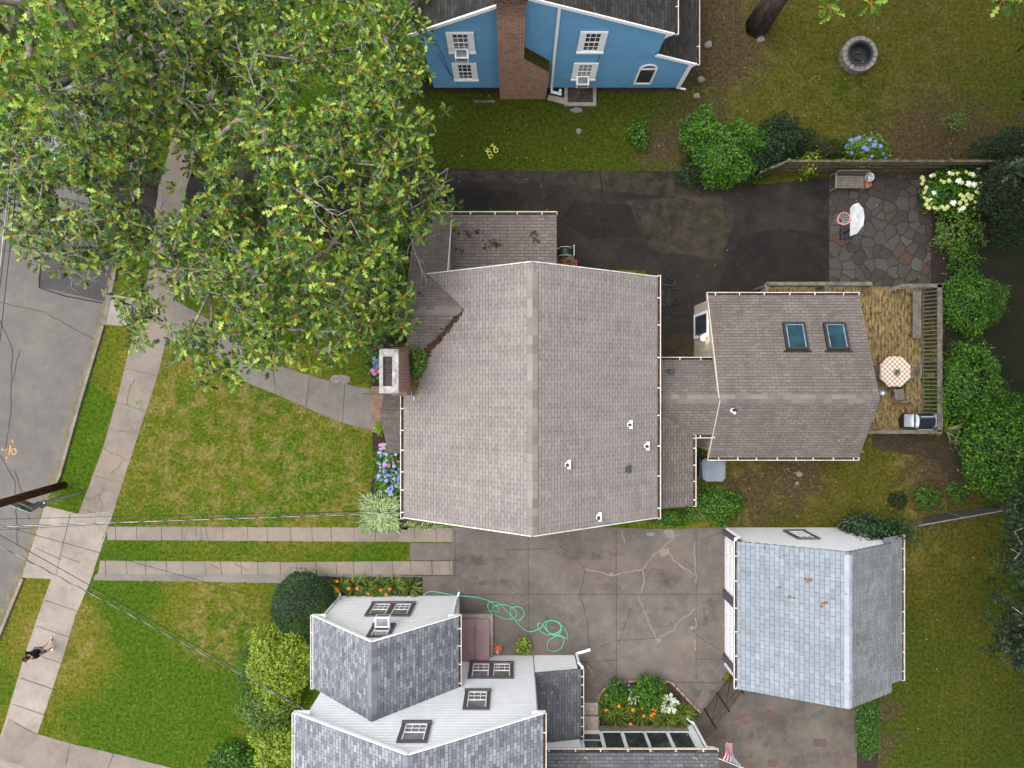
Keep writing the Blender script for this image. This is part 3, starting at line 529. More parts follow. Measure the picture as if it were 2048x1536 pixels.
# painted utility marks (ground paint, hand-sprayed)
def marks(name, strokes, w, z, mat, label):
    mb = MB()
    for s in strokes: ribbon(mb, s, w, z)
    ctr = P(*strokes[0][0]); solo(name, mb, mat, label, 'paint mark', (ctr.x, ctr.y, z))
def arc(cx, cy, rx, ry, a0, a1, n=12, rot=0):
    o = []
    for k in range(n+1): t = R(a0+(a1-a0)*k/n); x, y = rx*math.cos(t), ry*math.sin(t); c, s = math.cos(R(rot)), math.sin(R(rot)); o.append((cx+x*c-y*s, cy+x*s+y*c))
    return o
marks('sprayed_marking', [[(25.5, 879), (22, 890), (19, 905), (13.5, 925)], [(27, 882), (22.5, 889)], [(21, 886), (24, 890)], [(15, 920), (13, 913)], [(17, 916), (18, 911)], arc(28, 903, 4.8, 6, 160, -140), [(24, 900), (22, 903), (26, 903)], [(14, 900), (12, 897), (10, 902), (8, 897), (6, 902), (3, 898)]], .055, .013, 'orange', 'orange sprayed arrow and letters Gm on the grey road')
def glyph(px, py, ang, sz, strokes): c, s = math.cos(R(ang)), math.sin(R(ang)); return [[(px+(x*c-y*s)*sz, py+(x*s+y*c)*sz) for x, y in st] for st in strokes]
Mg = [[(-.5, .5), (-.45, -.5), (0, .2), (.45, -.5), (.5, .5)]]; Og = [arc(0, 0, .45, .5, 0, 360)]
Sg = [[(.4, -.4), (0, -.5), (-.35, -.25), (0, 0), (.35, .25), (0, .5), (-.4, .4)]]; Cg = [arc(0, 0, .42, .5, -50, -310)]; Gg = [arc(0, 0, .42, .5, -50, -330)+[(.4, .05), (.05, .05)]]
marks('sprayed_marking', glyph(986.5, 294, 40, 8.5, Mg)+glyph(992, 302, 50, 8.5, Og)+glyph(975.5, 301.5, 50, 8, Sg)+glyph(979, 307.5, 52, 8, Cg)+glyph(982, 314, 55, 8.5, Gg), .034, .075, 'yellow', 'yellow sprayed letters MO SCG on the grass beside the black drive')

# ------------------------------------------------------------------ building helpers
def clipband(poly, z0, z1):
    def cut(pl, z, keep_above):
        o = []
        for i in range(len(pl)):
            a, b = pl[i], pl[(i+1) % len(pl)]; ia = (a[1] >= z) == keep_above or a[1] == z; ib = (b[1] >= z) == keep_above or b[1] == z
            if ia: o.append(a)
            if ia != ib and abs(b[1]-a[1]) > 1e-9: t = (z-a[1])/(b[1]-a[1]); o.append((a[0]+(b[0]-a[0])*t, z))
        return o
    return cut(cut(poly, z0, True), z1, False) if poly else []
def siding(mb, O, S, N, poly, lap=.14, out=.03, vertical=False):
    """convex wall polygon (s, z) as overlapping boards: each board's foot stands proud"""
    O = Vector(O); S = Vector(S); N = Vector(N)
    if vertical: mb.poly([O+S*s+Vector((0, 0, z)) for s, z in poly]); return
    zmin = min(p[1] for p in poly); zmax = max(p[1] for p in poly); z = zmin
    while z < zmax-1e-4:
        b = clipband(poly, z, min(z+lap, zmax))
        if len(b) > 2:
            for za, zb, da, db in ((z, z+lap*.72, out, out*.9), (z+lap*.72, z+lap+1e-6, out*.9, 0)):
                q = clipband(b, za, zb)
                if len(q) > 2: mb.poly([O+S*s+Vector((0, 0, zz))+N*(da+(db-da)*(zz-za)/(zb-za)) for s, zz in q])
            lo = [s for s, zz in b if abs(zz-z) < 1e-6]
            if len(lo) >= 2: a, c = min(lo), max(lo); mb.poly([O+S*a+Vector((0, 0, z))+N*out, O+S*c+Vector((0, 0, z))+N*out, O+S*c+Vector((0, 0, z)), O+S*a+Vector((0, 0, z))])
        z += lap
def wbox(mb, O, S, N, s0, s1, z0, z1, d0, d1):
    O = Vector(O); S = Vector(S); N = Vector(N); return mb.obox(O+S*(s0+s1)/2+N*(d0+d1)/2+Vector((0, 0, (z0+z1)/2)), S, N, abs(s1-s0)/2, abs(d1-d0)/2, abs(z1-z0)/2)
def window(par, O, S, N, s0, s1, z0, z1, trim='trim', tw=.1, side=None, rows=(3, 2), sash='trim', pane='glass', name='window', inner=0, mull=None):
    O = Vector(O)+Vector(N)*.036; side = side or tw; f = MB(); wbox(f, O, S, N, s0, s0+side, z0, z1, .0, .06); wbox(f, O, S, N, s1-side, s1, z0, z1, .0, .06)
    wbox(f, O, S, N, s0+side, s1-side, z1-tw, z1, .0, .062); wbox(f, O, S, N, s0-.02, s1+.02, z0-.03, z0+tw*.8, .0, .10)
    w = part(name, f, trim, par); cols = [(s0+side, s1-side)]
    if mull: m = (s0+s1)/2; mm = MB(); wbox(mm, O, S, N, m-mull/2, m+mull/2, z0, z1-tw, .0, .055); part('mullion', mm, trim, w); cols = [(s0+side, m-mull/2), (m+mull/2, s1-side)]
    for a, b in cols:
        p = MB(); wbox(p, O, S, N, a, b, z0+tw*.8, z1-tw, .0, .015); part('pane', p, pane, w); fr = MB(); za, zb = z0+tw*.8, z1-tw; zm = (za+zb)/2; e = .045
        for q in ((a, a+e, za, zb), (b-e, b, za, zb), (a+e, b-e, zb-e, zb), (a+e, b-e, za, za+e), (a+e, b-e, zm-e/2, zm+e/2)): wbox(fr, O, S, N, *q, .012, .035)
        if rows:
            nx, ny = rows
            for k in range(1, nx): x = a+(b-a)*k/nx; wbox(fr, O, S, N, x-.011, x+.011, za+e, zm-e/2 if inner != 1 else zb-e, .014, .028); (wbox(fr, O, S, N, x-.011, x+.011, zm+e/2, zb-e, .014, .028) if inner == 0 else None)
            for h0, h1 in (((za, zm), (zm, zb)) if inner == 0 else ((za, zm),)):
                for k in range(1, ny): z = h0+(h1-h0)*k/ny; wbox(fr, O, S, N, a+e, b-e, z-.011, z+.011, .016, .027)
        part('sash', fr, sash, w)
    return w
def aircon(par, O, S, N, c, z, w=.52, h=.34, d=.42):
    O = Vector(O)+Vector(N)*.036; b = MB(); wbox(b, O, S, N, c-w/2, c+w/2, z, z+h, .06, d); a = part('air_conditioner', b, 'trim', par); g = MB(); wbox(g, O, S, N, c-w/2+.05, c+w/2-.05, z+.06, z+h-.06, d, d+.012); part('grille', g, 'galv', a)
    g = MB(); wbox(g, O, S, N, c-w/2+.06, c+w/2-.06, z+h, z+h+.01, .12, d-.04); part('lid', g, 'lead', a); return a
def gutter(par, a, b, out, w=.12, n=None, fill=True, mat='gutterw'):
    """open gutter along eave a-b with hangers and leaves lying in it"""
    a = Vector(a); b = Vector(b); out = Vector(out).normalized(); d = (b-a).normalized(); L = (b-a).length; mb = MB(); Z = Vector((0, 0, 1))
    c = (a+b)/2; mb.obox(c+out*(w-.012)-Z*.045, d, out, L/2, .012, .05, Z); mb.obox(c+out*(w/2)-Z*.09, d, out, L/2, w/2-.01, .006, Z)
    for e in (a, b): mb.obox(e+out*(w/2)-Z*.045, out, d, w/2, .008, .048, Z)
    n = n or max(2, int(L/1.05))
    for k in range(n): t = (k+.35+random.uniform(-.1, .1))/n; mb.obox(a+d*L*t+out*(w/2)+Z*.004, out, d, w/2, .018, .006, Z)
    g = part('gutter', mb, mat, par)
    if fill:
        m2 = MB(); t = 0
        while t < L-.05:
            l = random.uniform(.15, .6); l = min(l, L-t-.02); z = random.uniform(-.075, -.045)
            if True: m2.obox(a+d*(t+l/2)+out*(w/2-.01)+Z*z, d, out, l/2-.002, w/2-.018, .012, Z)
            t += l
        part('leaf_debris', m2, 'debris', g)
    return g
def downspout(par, pts, r=.045, mat='trim'):
    mb = MB(); mb.tube(pts, r, 5); return part('downspout', mb, mat, par)
def ridgecaps(par, a, b, sl, sr, mat, w=.17, step=.24, name='ridge_cap'):
    """overlapping cap shingles; sl, sr = (out direction, drop per metre) of the two slopes"""
    a = Vector(a); b = Vector(b); d = (b-a).normalized(); L = (b-a).length; n = int(L/step); mb = MB(); Z = Vector((0, 0, 1))
    for k in range(n):
        p = a+d*(k*step); q = a+d*((k+1)*step+.03); h0 = .012+random.uniform(0, .004); h1 = .03+random.uniform(0, .006)
        for o, s in (sl, sr): o = Vector(o); e = o*w-Z*w*s; mb.slab([p+Z*h0, q+Z*h1, q+e+Z*h1, p+e+Z*h0], .014)
    return part(name, mb, mat, par)
def capmat(name, a, b):
    s = NT(name); g = s.n('NewGeometry'); col = s.ramp(g.outputs['Random Per Island'], [(0, a), (1, b)]); n = s.noise(g.outputs['Position'], 30, 3, .7)
    col = s.mix(.5, col, s.ramp(n, [(.25, grey(.5)), (.75, grey(1))]), 'MULTIPLY'); s.bump(n, .4, .008); MT[name] = s.fin(col, .93, .2)
capmat('cap_brown', lin(116, 109, 105), lin(98, 91, 88)); capmat('cap_taupe', lin(136, 128, 124), lin(114, 106, 102)); capmat('cap_slate', lin(122, 126, 134), lin(100, 104, 112)); capmat('cap_pale', lin(152, 158, 166), lin(140, 146, 154))
def pipe_vent(par, x, y, z, r=.045, h=.28, slope=(1, 0, 0)):
    mb = MB(); mb.box(x+.02, x+.12, y-.15, y+.15, z-.04, z+.015); v = part('pipe_vent', mb, 'trim', par); m = MB(); m.lathe((x, y, z), [(.10, -.02), (.075, .05), (.06, .08)], 14); part('boot', m, 'trim', v); m = MB(); m.lathe((x, y, z), [(.055, .0), (.055, h), (.04, h), (.04, h-.02)], 12); part('pipe', m, 'charcoal', v)
def box_vent(par, x, y, z):
    mb = MB(); mb.box(x-.16, x+.16, y-.14, y+.14, z-.02, z+.015).box(x-.1, x+.1, y-.1, y+.1, z+.015, z+.12); part('roof_vent', mb, 'black', par)
X_, Y_ = Vector((1, 0, 0)), Vector((0, 1, 0))
# ================================================================== the taupe roofed house
hs_ = thing('house', 'large taupe shingled house in the middle with rear wing, brick chimney and white gutters', 'house', (0.65, -.5, 0))
zl = lambda x: 5.2+.69*(x+3.94); zr = lambda x: 8.37-.683*(x-.65)+.0
wl = MB()
for O, S, N, poly in [((-3.6, -4.62, 0), X_, -Y_, [(0, 0), (8.55, 0), (8.55, 5.3), (4.25, 8.2), (0, 5.3)]), ((-3.6, 3.65, 0), X_, Y_, [(0, 0), (8.55, 0), (8.55, 5.3), (4.25, 8.2), (0, 5.3)]),
    ((-3.6, -4.62, 0), Y_, -X_, [(0, 0), (8.27, 0), (8.27, 5.25), (0, 5.25)]), ((4.98, -4.62, 0), Y_, X_, [(0, 0), (8.27, 0), (8.27, 5.25), (0, 5.25)]),
    ((-3.5, 6.3, 0), X_, Y_, [(0, 0), (5.05, 0), (5.05, 3.8), (0, 3.8)]), ((1.55, 3.65, 0), Y_, X_, [(0, 0), (2.65, 0), (2.65, 3.75), (0, 3.9)]), ((-3.5, .5, 0), Y_, -X_, [(0, 0), (5.8, 0), (5.8, 3.95), (2.05, 6.6), (0, 5.2)]),
    ((-2.36, 3.93, 0), Y_, X_, [(0, 3.9), (2.4, 3.8), (2.4, 3.95), (0, 5.62)])]: siding(wl, O, S, N, poly)
part('wall', wl, 'beige', hs_)
r = MB(); V = Vector
r.slab([V((.65, -4.88, 8.37)), V((.65, 3.93, 8.37)), V((-3.03, 3.93, zl(-3.03))), V((-1.61, 2.53, zl(-1.61))), V((-3.7, .3, zl(-3.7))), V((-3.94, .3, 5.2)), V((-3.94, -4.88, 5.2))], .1)
r.slab([V((.65, -4.88, 8.37)), V((5.29, -4.88, 5.2)), V((5.29, 3.93, 5.2)), V((.65, 3.93, 8.37))], .1)
part('roof', r, 'roof', hs_)
zg = lambda y: 6.78-.71*abs(y-2.53)
r = MB(); r.slab([V((-3.7, 2.53, 6.78)), V((-1.58, 2.53, 6.78)), V((-3.0, 3.93, zg(3.93))), V((-2.3, 3.93, zg(3.93))), V((-2.3, 6.45, zg(6.45))), V((-3.66, 6.45, zg(6.45)))], .08)
r.slab([V((-3.7, 2.53, 6.78)), V((-3.66, .35, zg(.35))), V((-1.58, 2.53, 6.78))], .08)
part('gable_roof', r, 'roof2', hs_)
r = MB(); r.slab([V((-2.38, 3.6, 4.16)), V((-2.38, 6.45, 3.9)), V((1.7, 6.45, 3.9)), V((1.7, 3.6, 4.16))], .08); part('low_roof', r, 'roof2', hs_)
t_ = MB(); t_.bar((-2.285, 3.95, zg(3.95)-.03), (-2.285, 6.45, zg(6.45)-.03), .025, .16); t_.bar((1.69, 3.95, 4.05), (1.69, 6.4, 3.8), .025, .12)
for a, b in [((.65, 3.905, 8.31), (5.29, 3.905, 5.14)), ((.65, 3.905, 8.31), (-3.0, 3.905, zl(-3.0)-.06)), ((.65, -4.855, 8.31), (5.29, -4.855, 5.14)), ((.65, -4.855, 8.31), (-3.94, -4.855, 5.14))]: t_.bar(a, b, .03, .14)
part('fascia', t_, 'gutterw', hs_)
ridgecaps(hs_, (.65, -4.86, 8.37), (.65, 3.62, 8.37), (X_, .683), (-X_, .69), 'cap_taupe', .17, .29)
ridgecaps(hs_, (-3.68, 2.53, 6.78), (-1.7, 2.53, 6.78), (Y_, .71), (-Y_, .71), 'cap_brown', .15, .24)
gutter(hs_, (-3.94, -4.9, 5.2), (-3.94, -.42, 5.2), -X_, n=6); gutter(hs_, (5.29, -4.9, 5.2), (5.29, 3.95, 5.2), X_, n=8); gutter(hs_, (-3.6, 6.45, 3.97), (1.72, 6.45, 3.97), Y_, n=6)
# valley litter
vl = MB()
for i in range(230):
    t = random.random()**.7; x = -1.75-1.95*t; y = 2.42-2.05*t; x += random.gauss(0, .03+.07*t); y += random.gauss(0, .03+.05*t); z = max(zl(x), zg(y))+.015; a = random.uniform(0, 6.28); l = random.uniform(.03, .1)
    vl.poly([(x+l*math.cos(a+q), y+l*math.sin(a+q)*.7, z+random.uniform(0, .04)) for q in (0, 1.3, 3.1, 4.4)])
tag(link('leaf_litter', mkmesh('leaf_litter', vl.v, vl.f, MT['debris'])), 'brown leaf litter caught in the roof valley above the brick chimney', 'leaf litter', kind='stuff')
# chimney
ch = MB(); b0 = [(-4.25, -.42), (-3.62, -.42), (-3.62, 1.3), (-4.25, 1.3)]; b1 = [(-4.22, -.25), (-3.67, -.25), (-3.67, 1.08), (-4.22, 1.08)]; i0 = 0
for z, rr in ((0, b0), (5.9, b0), (6.6, b1), (8.1, b1)):
    for q in rr: ch.v.append((q[0], q[1], z))
for k in range(3):
    for q in range(4): ch.f.append((k*4+q, k*4+(q+1) % 4, k*4+4+(q+1) % 4, k*4+4+q))
ch.f.append((12, 13, 14, 15)); c_ = part('chimney', ch, 'brick2', hs_)
cp = MB(); x0, x1, y0, y1 = -4.26, -3.64, -.3, 1.12; fx0, fx1, fy0, fy1 = -4.14, -3.84, -.07, .88
for q in ((x0, fx0, y0, y1), (fx1, x1, y0, y1), (fx0, fx1, y0, fy0), (fx0, fx1, fy1, y1)): cp.box(*q, 8.1, 8.24)
part('cap', cp, 'mortar', c_); cp = MB(); cp.box(fx0, fx1, fy0, fy1, 8.1, 8.115).box(fx0, fx1, .39, .42, 8.116, 8.22); part('flue', cp, 'soot', c_)
cp = MB(); cp.box(-3.62, -3.57, -.45, 1.33, 5.35, 5.62).box(-3.9, -3.62, -.45, -.423, 5.1, 5.5).box(-3.57, -3.4, -.62, -.44, 5.44, 5.5); part('flashing', cp, 'lead', c_)
# front porch
pr = MB(); pr.slab([V((-5.06, -1.16, 3.9)), V((-3.58, -1.16, 3.9)), V((-3.58, .46, 2.3)), V((-4.98, .46, 2.3))], .07); pr.slab([V((-5.06, -1.16, 3.9)), V((-5.0, -2.8, 2.3)), V((-3.58, -2.8, 2.3)), V((-3.58, -1.16, 3.9))], .07)
po = part('porch_roof', pr, 'roof2', hs_); pw = MB(); siding(pw, (-4.85, -2.7, 0), Y_, -X_, [(0, 0), (3.0, 0), (3.0, 2.3), (1.54, 3.75), (0, 2.3)]); siding(pw, (-4.85, -2.7, 0), X_, -Y_, [(0, 0), (1.2, 0), (1.2, 2.3), (0, 2.3)]); part('porch_wall', pw, 'white', hs_)
ridgecaps(hs_, (-5.04, -1.16, 3.9), (-3.66, -1.16, 3.9), (Y_, .98), (-Y_, .98), 'cap_brown', .12, .24)
# rear lean-to, link roof and family room
r = MB(); zL = lambda x: 3.5+.45*(7.0-x); zc = lambda y: 4.5-.68*abs(y+.56)
r.slab([V((7.02, -4.72, 3.5)), V((7.02, -1.95, 3.5)), V((4.96, -.56, zL(4.96))), V((4.96, -4.72, zL(4.96)))], .08)
part('low_roof', r, 'roof2', hs_)
r = MB(); r.slab([V((5.2, -.56, 4.5)), V((5.2, .93, zc(.93))), V((7.85, .93, zc(.93))), V((7.85, -.56, 4.5))], .08); r.slab([V((5.2, -.56, 4.5)), V((7.85, -.56, 4.5)), V((7.85, -1.97, zc(-1.97))), V((7.0, -1.97, zc(-1.97))), V((5.2, -.8, zc(-.8)))], .08); part('link_roof', r, 'roof2', hs_)
zN = lambda y: 4.52-.397*(y+.56); zS = lambda y: 4.52+.69*(y+.56)
r = MB(); r.slab([V((7.74, 3.52, zN(3.52))), V((13.73, 3.52, zN(3.52))), V((13.73, -.56, 4.52)), V((7.74, -.56, 4.52))], .09); r.slab([V((7.78, -.56, 4.52)), V((13.73, -.56, 4.52)), V((13.73, -2.91, zS(-2.91))), V((7.78, -2.91, zS(-2.91)))], .09); part('family_room_roof', r, 'roof2', hs_)
ridgecaps(hs_, (5.3, -.56, 4.52), (13.7, -.56, 4.52), (Y_, .4), (-Y_, .69), 'cap_brown', .17, .3)
gutter(hs_, (7.72, 3.52, 2.88), (13.75, 3.52, 2.88), Y_, n=6); gutter(hs_, (13.75, -2.91, 2.88), (7.76, -2.91, 2.88), -Y_, n=8); gutter(hs_, (5.38, .93, 3.46), (7.82, .93, 3.46), Y_, n=3); gutter(hs_, (7.0, -1.99, 3.5), (7.85, -1.97, 3.5), -Y_, n=1); gutter(hs_, (7.02, -4.74, 3.5), (7.02, -1.98, 3.5), X_, n=4)
w = MB()
siding(w, (7.95, -2.7, 0), Y_, -X_, [(0, 0), (6.1, 0), (6.1, 2.9), (2.14, 4.4), (0, 2.95)], vertical=True); siding(w, (7.95, 3.4, 0), X_, Y_, [(0, 0), (5.5, 0), (5.5, 2.85), (0, 2.85)], vertical=True)
siding(w, (13.45, -2.7, 0), Y_, X_, [(0, 0), (6.1, 0), (6.1, 2.9), (2.14, 4.4), (0, 2.95)], vertical=True); siding(w, (7.95, -2.7, 0), X_, -Y_, [(0, 0), (5.5, 0), (5.5, 2.85), (0, 2.85)], vertical=True)
siding(w, (6.75, -4.55, 0), Y_, X_, [(0, 0), (2.8, 0), (2.8, 3.4), (0, 3.4)], vertical=True); siding(w, (6.75, -1.75, 0), X_, -Y_, [(0, 0), (1.2, 0), (1.2, 3.4), (0, 3.4)], vertical=True); siding(w, (4.98, -4.55, 0), X_, -Y_, [(0, 0), (1.77, 0), (1.77, 3.5), (0, 4.3)], vertical=True); siding(w, (4.98, .78, 0), X_, Y_, [(0, 0), (2.97, 0), (2.97, 3.4), (0, 3.4)], vertical=True)
for k in range(22): y = -2.6+k*.28; wbox(w, (7.95, 0, 0), Y_, -X_, y, y+.015, .02, 3.0, 0, .012)
part('family_room_wall', w, 'beige', hs_)
t_ = MB(); t_.bar((7.72, 3.54, 2.86), (7.72, -.56, 4.48), .035, .16); t_.bar((7.76, -.56, 4.48), (7.76, -2.93, 2.84), .03, .12); t_.bar((13.70, 3.5, 2.8), (13.70, -.56, 4.42), .03, .14); t_.bar((13.70, -.56, 4.42), (13.70, -2.9, 2.78), .03, .14); part('fascia', t_, 'beige', hs_)
# door with a big pane on the west wall and a lit lamp
d = MB(); O = (7.95, 0, 0); wbox(d, O, Y_, -X_, 1.95, 3.0, .15, 2.3, .0, .06); dr = part('door', d, 'trim', hs_); d = MB(); wbox(d, O, Y_, -X_, 2.08, 2.87, .5, 2.18, .06, .075); part('pane', d, 'glass', dr); d = MB(); wbox(d, O, Y_, -X_, 2.02, 2.06, 1.1, 1.25, .06, .12); part('handle', d, 'black', dr)
d = MB(); d.ball((7.80, 1.86, 2.05), .095, 12, 8); l_ = part('wall_lamp', d, 'lamp', hs_, True); d = MB(); wbox(d, O, Y_, -X_, 1.80, 1.92, 1.98, 2.12, .0, .05); part('bracket', d, 'black', l_)
for px0, px1 in ((1566, 1602), (1647, 1691)):
    z = zN(2.05); x0 = (px0-1024)*(H-z)/F; x1 = x0+.86; y0 = (768-702)*(H-z+.2)/F; y1 = (768-646)*(H-z-.1)/F; n = V((0, .397, 1)).normalized(); sv = V((0, -1, .397)).normalized(); f = MB()
    a = V((x0, y1, zN(y1))); Lk = (y1-y0)/abs(sv.y); 
    for p, q in ((0, 0), ): pass
    def sk(mb, u0, u1, v0, v1, h0, h1): mb.obox(a+X_*(u0+u1)/2+sv*(v0+v1)/2+n*(h0+h1)/2, X_, sv, (u1-u0)/2, (v1-v0)/2, (h1-h0)/2, n*-1)
    sk(f, 0, .09, 0, Lk, 0, .13); sk(f, .77, .86, 0, Lk, 0, .13); sk(f, .09, .77, 0, .09, 0, .128); sk(f, .09, .77, Lk-.09, Lk, 0, .128); s_ = part('skylight', f, 'charcoal', hs_)
    g = MB(); sk(g, .09, .77, .09, Lk-.09, .05, .09); part('pane', g, 'glassb', s_); g = MB(); sk(g, .09, .13, .09, Lk-.09, .088, .12); sk(g, .73, .77, .09, Lk-.09, .088, .12); sk(g, .13, .73, .09, .12, .088, .12); part('sash', g, 'galv', s_); g = MB(); sk(g, -.1, .98, Lk, Lk+.09, .005, .02); part('flashing', g, 'mud', s_)
for px, py in ((1258, 849), (1292, 892), (1134, 929), (1196, 1034)):
    q = P(px, py, 6.2)
    for _ in range(4): q = P(px, py, zr(q.x))
    pipe_vent(hs_, q.x, q.y, q.z)
q = P(1254, 938, 5.5); q = P(1254, 938, zr(q.x)); box_vent(hs_, q.x, q.y, q.z); q = P(1343, 745, 3.9); box_vent(hs_, q.x, q.y, zc(q.y)); q = P(1465, 820, 4.2); pipe_vent(hs_, q.x, q.y, zS(q.y), .05, .35)
d = MB(); d.box(9.1, 9.95, -3.12, -2.7, 1.0, 1.45); v_ = part('window_box_vent', d, 'trim', hs_)
d = MB(); d.ball((13.9, -.35, 4.35), .12, 10, 6, 1.2); part('floodlight', d, 'galv', hs_, True)
d = MB(); d.lathe((5.0, -2.6, 0), [(.03, 0), (.03, 2)], 6)
# brick front step with mat and rail
st = MB(); st.box(-6.1, -5.55, -2.1, -.1, 0, .16).box(-5.55, -4.86, -2.1, -.1, 0, .32); sp_ = solo('front_steps', st, 'stepst', 'brick front step below the small porch roof', 'steps', (-5.5, -1.1, 0))
d = MB(); d.box(-5.5, -5.1, -1.5, -.45, .322, .34); solo('door_mat', d, 'matg', 'green mat lying on the brick front step', 'door mat', (-5.3, -1, .32))
d = MB(); d.bar((-6.3, -.42, .95), (-4.9, -.42, 1.15), .04); d.bar((-6.3, -.42, 0), (-6.3, -.42, .95), .03); d.bar((-5.0, -.42, .32), (-5.0, -.42, 1.13), .03); d.bar((-5.65, -.42, .1), (-5.65, -.42, 1.03), .02); solo('handrail', d, 'black', 'black iron handrail beside the brick front step', 'handrail', (-5.6, -.42, 0))

# ================================================================== blue house
bh = thing('house', 'blue clapboard house with white trimmed windows and a stepped brick chimney', 'house', (1.2, 15, 0)); YB = 12.93
w = MB(); siding(w, (0, YB, 0), X_, -Y_, [(-3.4, .1), (5.7, .1), (5.7, 5.0), (.39, 7.45), (-3.4, 5.15)], .13, .02); siding(w, (0, YB, 0), X_, -Y_, [(5.701, .1), (7.2, .1), (7.2, 2.55), (5.701, 3.3)], .13, .02)
siding(w, (-3.4, YB, 0), Y_, -X_, [(0, .1), (9, .1), (9, 5.1), (0, 5.1)], .13, .02); siding(w, (7.2, YB, 0), Y_, X_, [(0, .1), (9, .1), (9, 2.5), (0, 2.5)], .13, .02); siding(w, (5.7, YB, 0), Y_, X_, [(0, 2.6), (9, 2.6), (9, 5), (0, 5)], .13, .02)
part('wall', w, 'blue', bh); d = MB(); d.box(-3.38, 7.18, YB-.0, YB+9, -.1, .1); part('foundation', d, 'concw', bh)
r = MB(); zb1 = lambda x: 7.02+.62*(x+.57); zb2 = lambda x: 7.02-.45*(x-1.71); xr = .393
r.slab([V((-3.75, 12.8, zb1(-3.75))), V((xr, 12.8, zb1(xr))), V((xr, 22, zb1(xr))), V((-3.75, 22, zb1(-3.75)))], .08); r.slab([V((xr, 12.8, zb2(xr))), V((5.95, 12.8, zb2(5.95))), V((5.95, 22, zb2(5.95))), V((xr, 22, zb2(xr)))], .08)
part('roof', r, 'roofd', bh); r = MB(); r.slab([V((5.7, 12.8, 3.42)), V((7.38, 12.8, 2.62)), V((7.38, 22, 2.62)), V((5.7, 22, 3.42))], .07); part('low_roof', r, 'roofd', bh)
d = MB()
for a, b in [((-3.78, 12.79, zb1(-3.78)-.1), (xr, 12.79, zb1(xr)-.1)), ((xr, 12.79, zb2(xr)-.1), (5.9, 12.79, zb2(5.9)-.1)), ((5.62, 12.79, 3.38), (7.36, 12.79, 2.55))]: d.bar(a, b, .05, .17)
d.poly([(5.66, 12.84, 4.55), (5.66, 12.84, 5.0), (5.97, 12.84, 5.0), (5.97, 12.84, 4.9), (5.78, 12.84, 4.75)]); d.box(7.14, 7.24, 12.84, 12.93, .1, 2.5)
part('fascia', d, 'trim', bh); gutter(bh, (5.97, 12.78, 5.08), (5.97, 22, 5.08), X_, n=4); gutter(bh, (7.4, 12.78, 2.6), (7.4, 22, 2.6), X_, n=4)
downspout(bh, [(7.44, 12.9, 2.5), (7.26, 12.87, 2.2), (7.25, 12.86, .15), (7.55, 12.84, .08)]); downspout(bh, [(1.62, 12.84, 6.9), (1.66, 12.84, 3), (1.70, 12.84, .5), (1.72, 12.7, .15), (2.15, 12.62, .1)], .07); d = MB(); d.lathe((2.08, 12.66, .05), [(.06, 0), (.06, .35)], 8); part('standpipe', d, 'trim', bh)
ch = MB(); ch.slab([V((-.52, 12.44, 0)), V((1.48, 12.44, 0)), V((1.48, 12.44, 2.64)), V((.46, 12.44, 3.8)), V((.46, 12.44, 7.82)), V((-.52, 12.44, 7.82))], .5, (0, 1, 0)); c_ = part('chimney', ch, 'brick', bh)
ch = MB(); ch.box(-.58, .52, 12.38, 13.0, 7.82, 8.3); part('chimney_crown', ch, 'brick', c_); ch = MB(); ch.slab([V((1.49, 12.45, 2.66)), V((1.49, 12.93, 2.66)), V((.465, 12.93, 3.84)), V((.465, 12.45, 3.84))], .03, (0, 0, -1)); part('mossy_shoulder', ch, 'moss', c_)
O = (0, YB, 0); N = -Y_
window(bh, O, X_, N, -2.44, -1.41, 3.46, 5.02, side=.2); window(bh, O, X_, N, -2.43, -1.43, .97, 2.52, side=.2, pane='glass'); window(bh, O, X_, N, 2.50, 3.52, 3.48, 5.07, side=.2); window(bh, O, X_, N, 2.49, 3.49, 1.02, 2.52, side=.2, pane='glassg')
aircon(bh, O, X_, N, -1.93, 3.5); aircon(bh, O, X_, N, 2.95, 1.08)
# arched window
f = MB(); x0, x1, z0, zs = 5.2, 5.96, .48, 1.95; cx = (x0+x1)/2; rx = (x1-x0)/2; rz = .40; o_ = [(cx+rx*math.cos(R(a)), zs+rz*math.sin(R(a))) for a in range(0, 181, 15)]; i_ = [(cx+(rx-.08)*math.cos(R(a)), zs+(rz-.07)*math.sin(R(a))) for a in range(0, 181, 15)]
for k in range(12): f.slab([V((o_[k][0], YB-.06, o_[k][1])), V((o_[k+1][0], YB-.06, o_[k+1][1])), V((i_[k+1][0], YB-.06, i_[k+1][1])), V((i_[k][0], YB-.06, i_[k][1]))], .06, (0, 1, 0))
for q in ((x0, x0+.08, z0, zs), (x1-.08, x1, z0, zs), (x0+.08, x1-.08, z0, z0+.1), (x0+.08, x1-.08, zs-.05, zs+.02)): wbox(f, O, X_, N, *q, 0, .06)
aw = part('arched_window', f, 'trim', bh); g = MB(); wbox(g, O, X_, N, x0+.08, x1-.08, z0+.1, zs-.05, 0, .03); part('pane', g, 'glass', aw); g = MB(); g.slab([V((a, YB-.035, b)) for a, b in [(x0+.08, zs+.02)][:0]+i_], .01, (0, 1, 0)); part('fanlight', g, 'glassg', aw)
g = MB()
for pl in ([(-3.2, 5.0-.6), (-2.9, 4.35), (-2.85, 4.0), (-2.7, 3.0), (-2.6, 1.6), (-2.3, .5)], [(-2.9, 3.4), (-2.8, 2.6), (-2.55, 1.2)]): g.tube([(x, YB-.035, z) for x, z in pl], .009, 4)
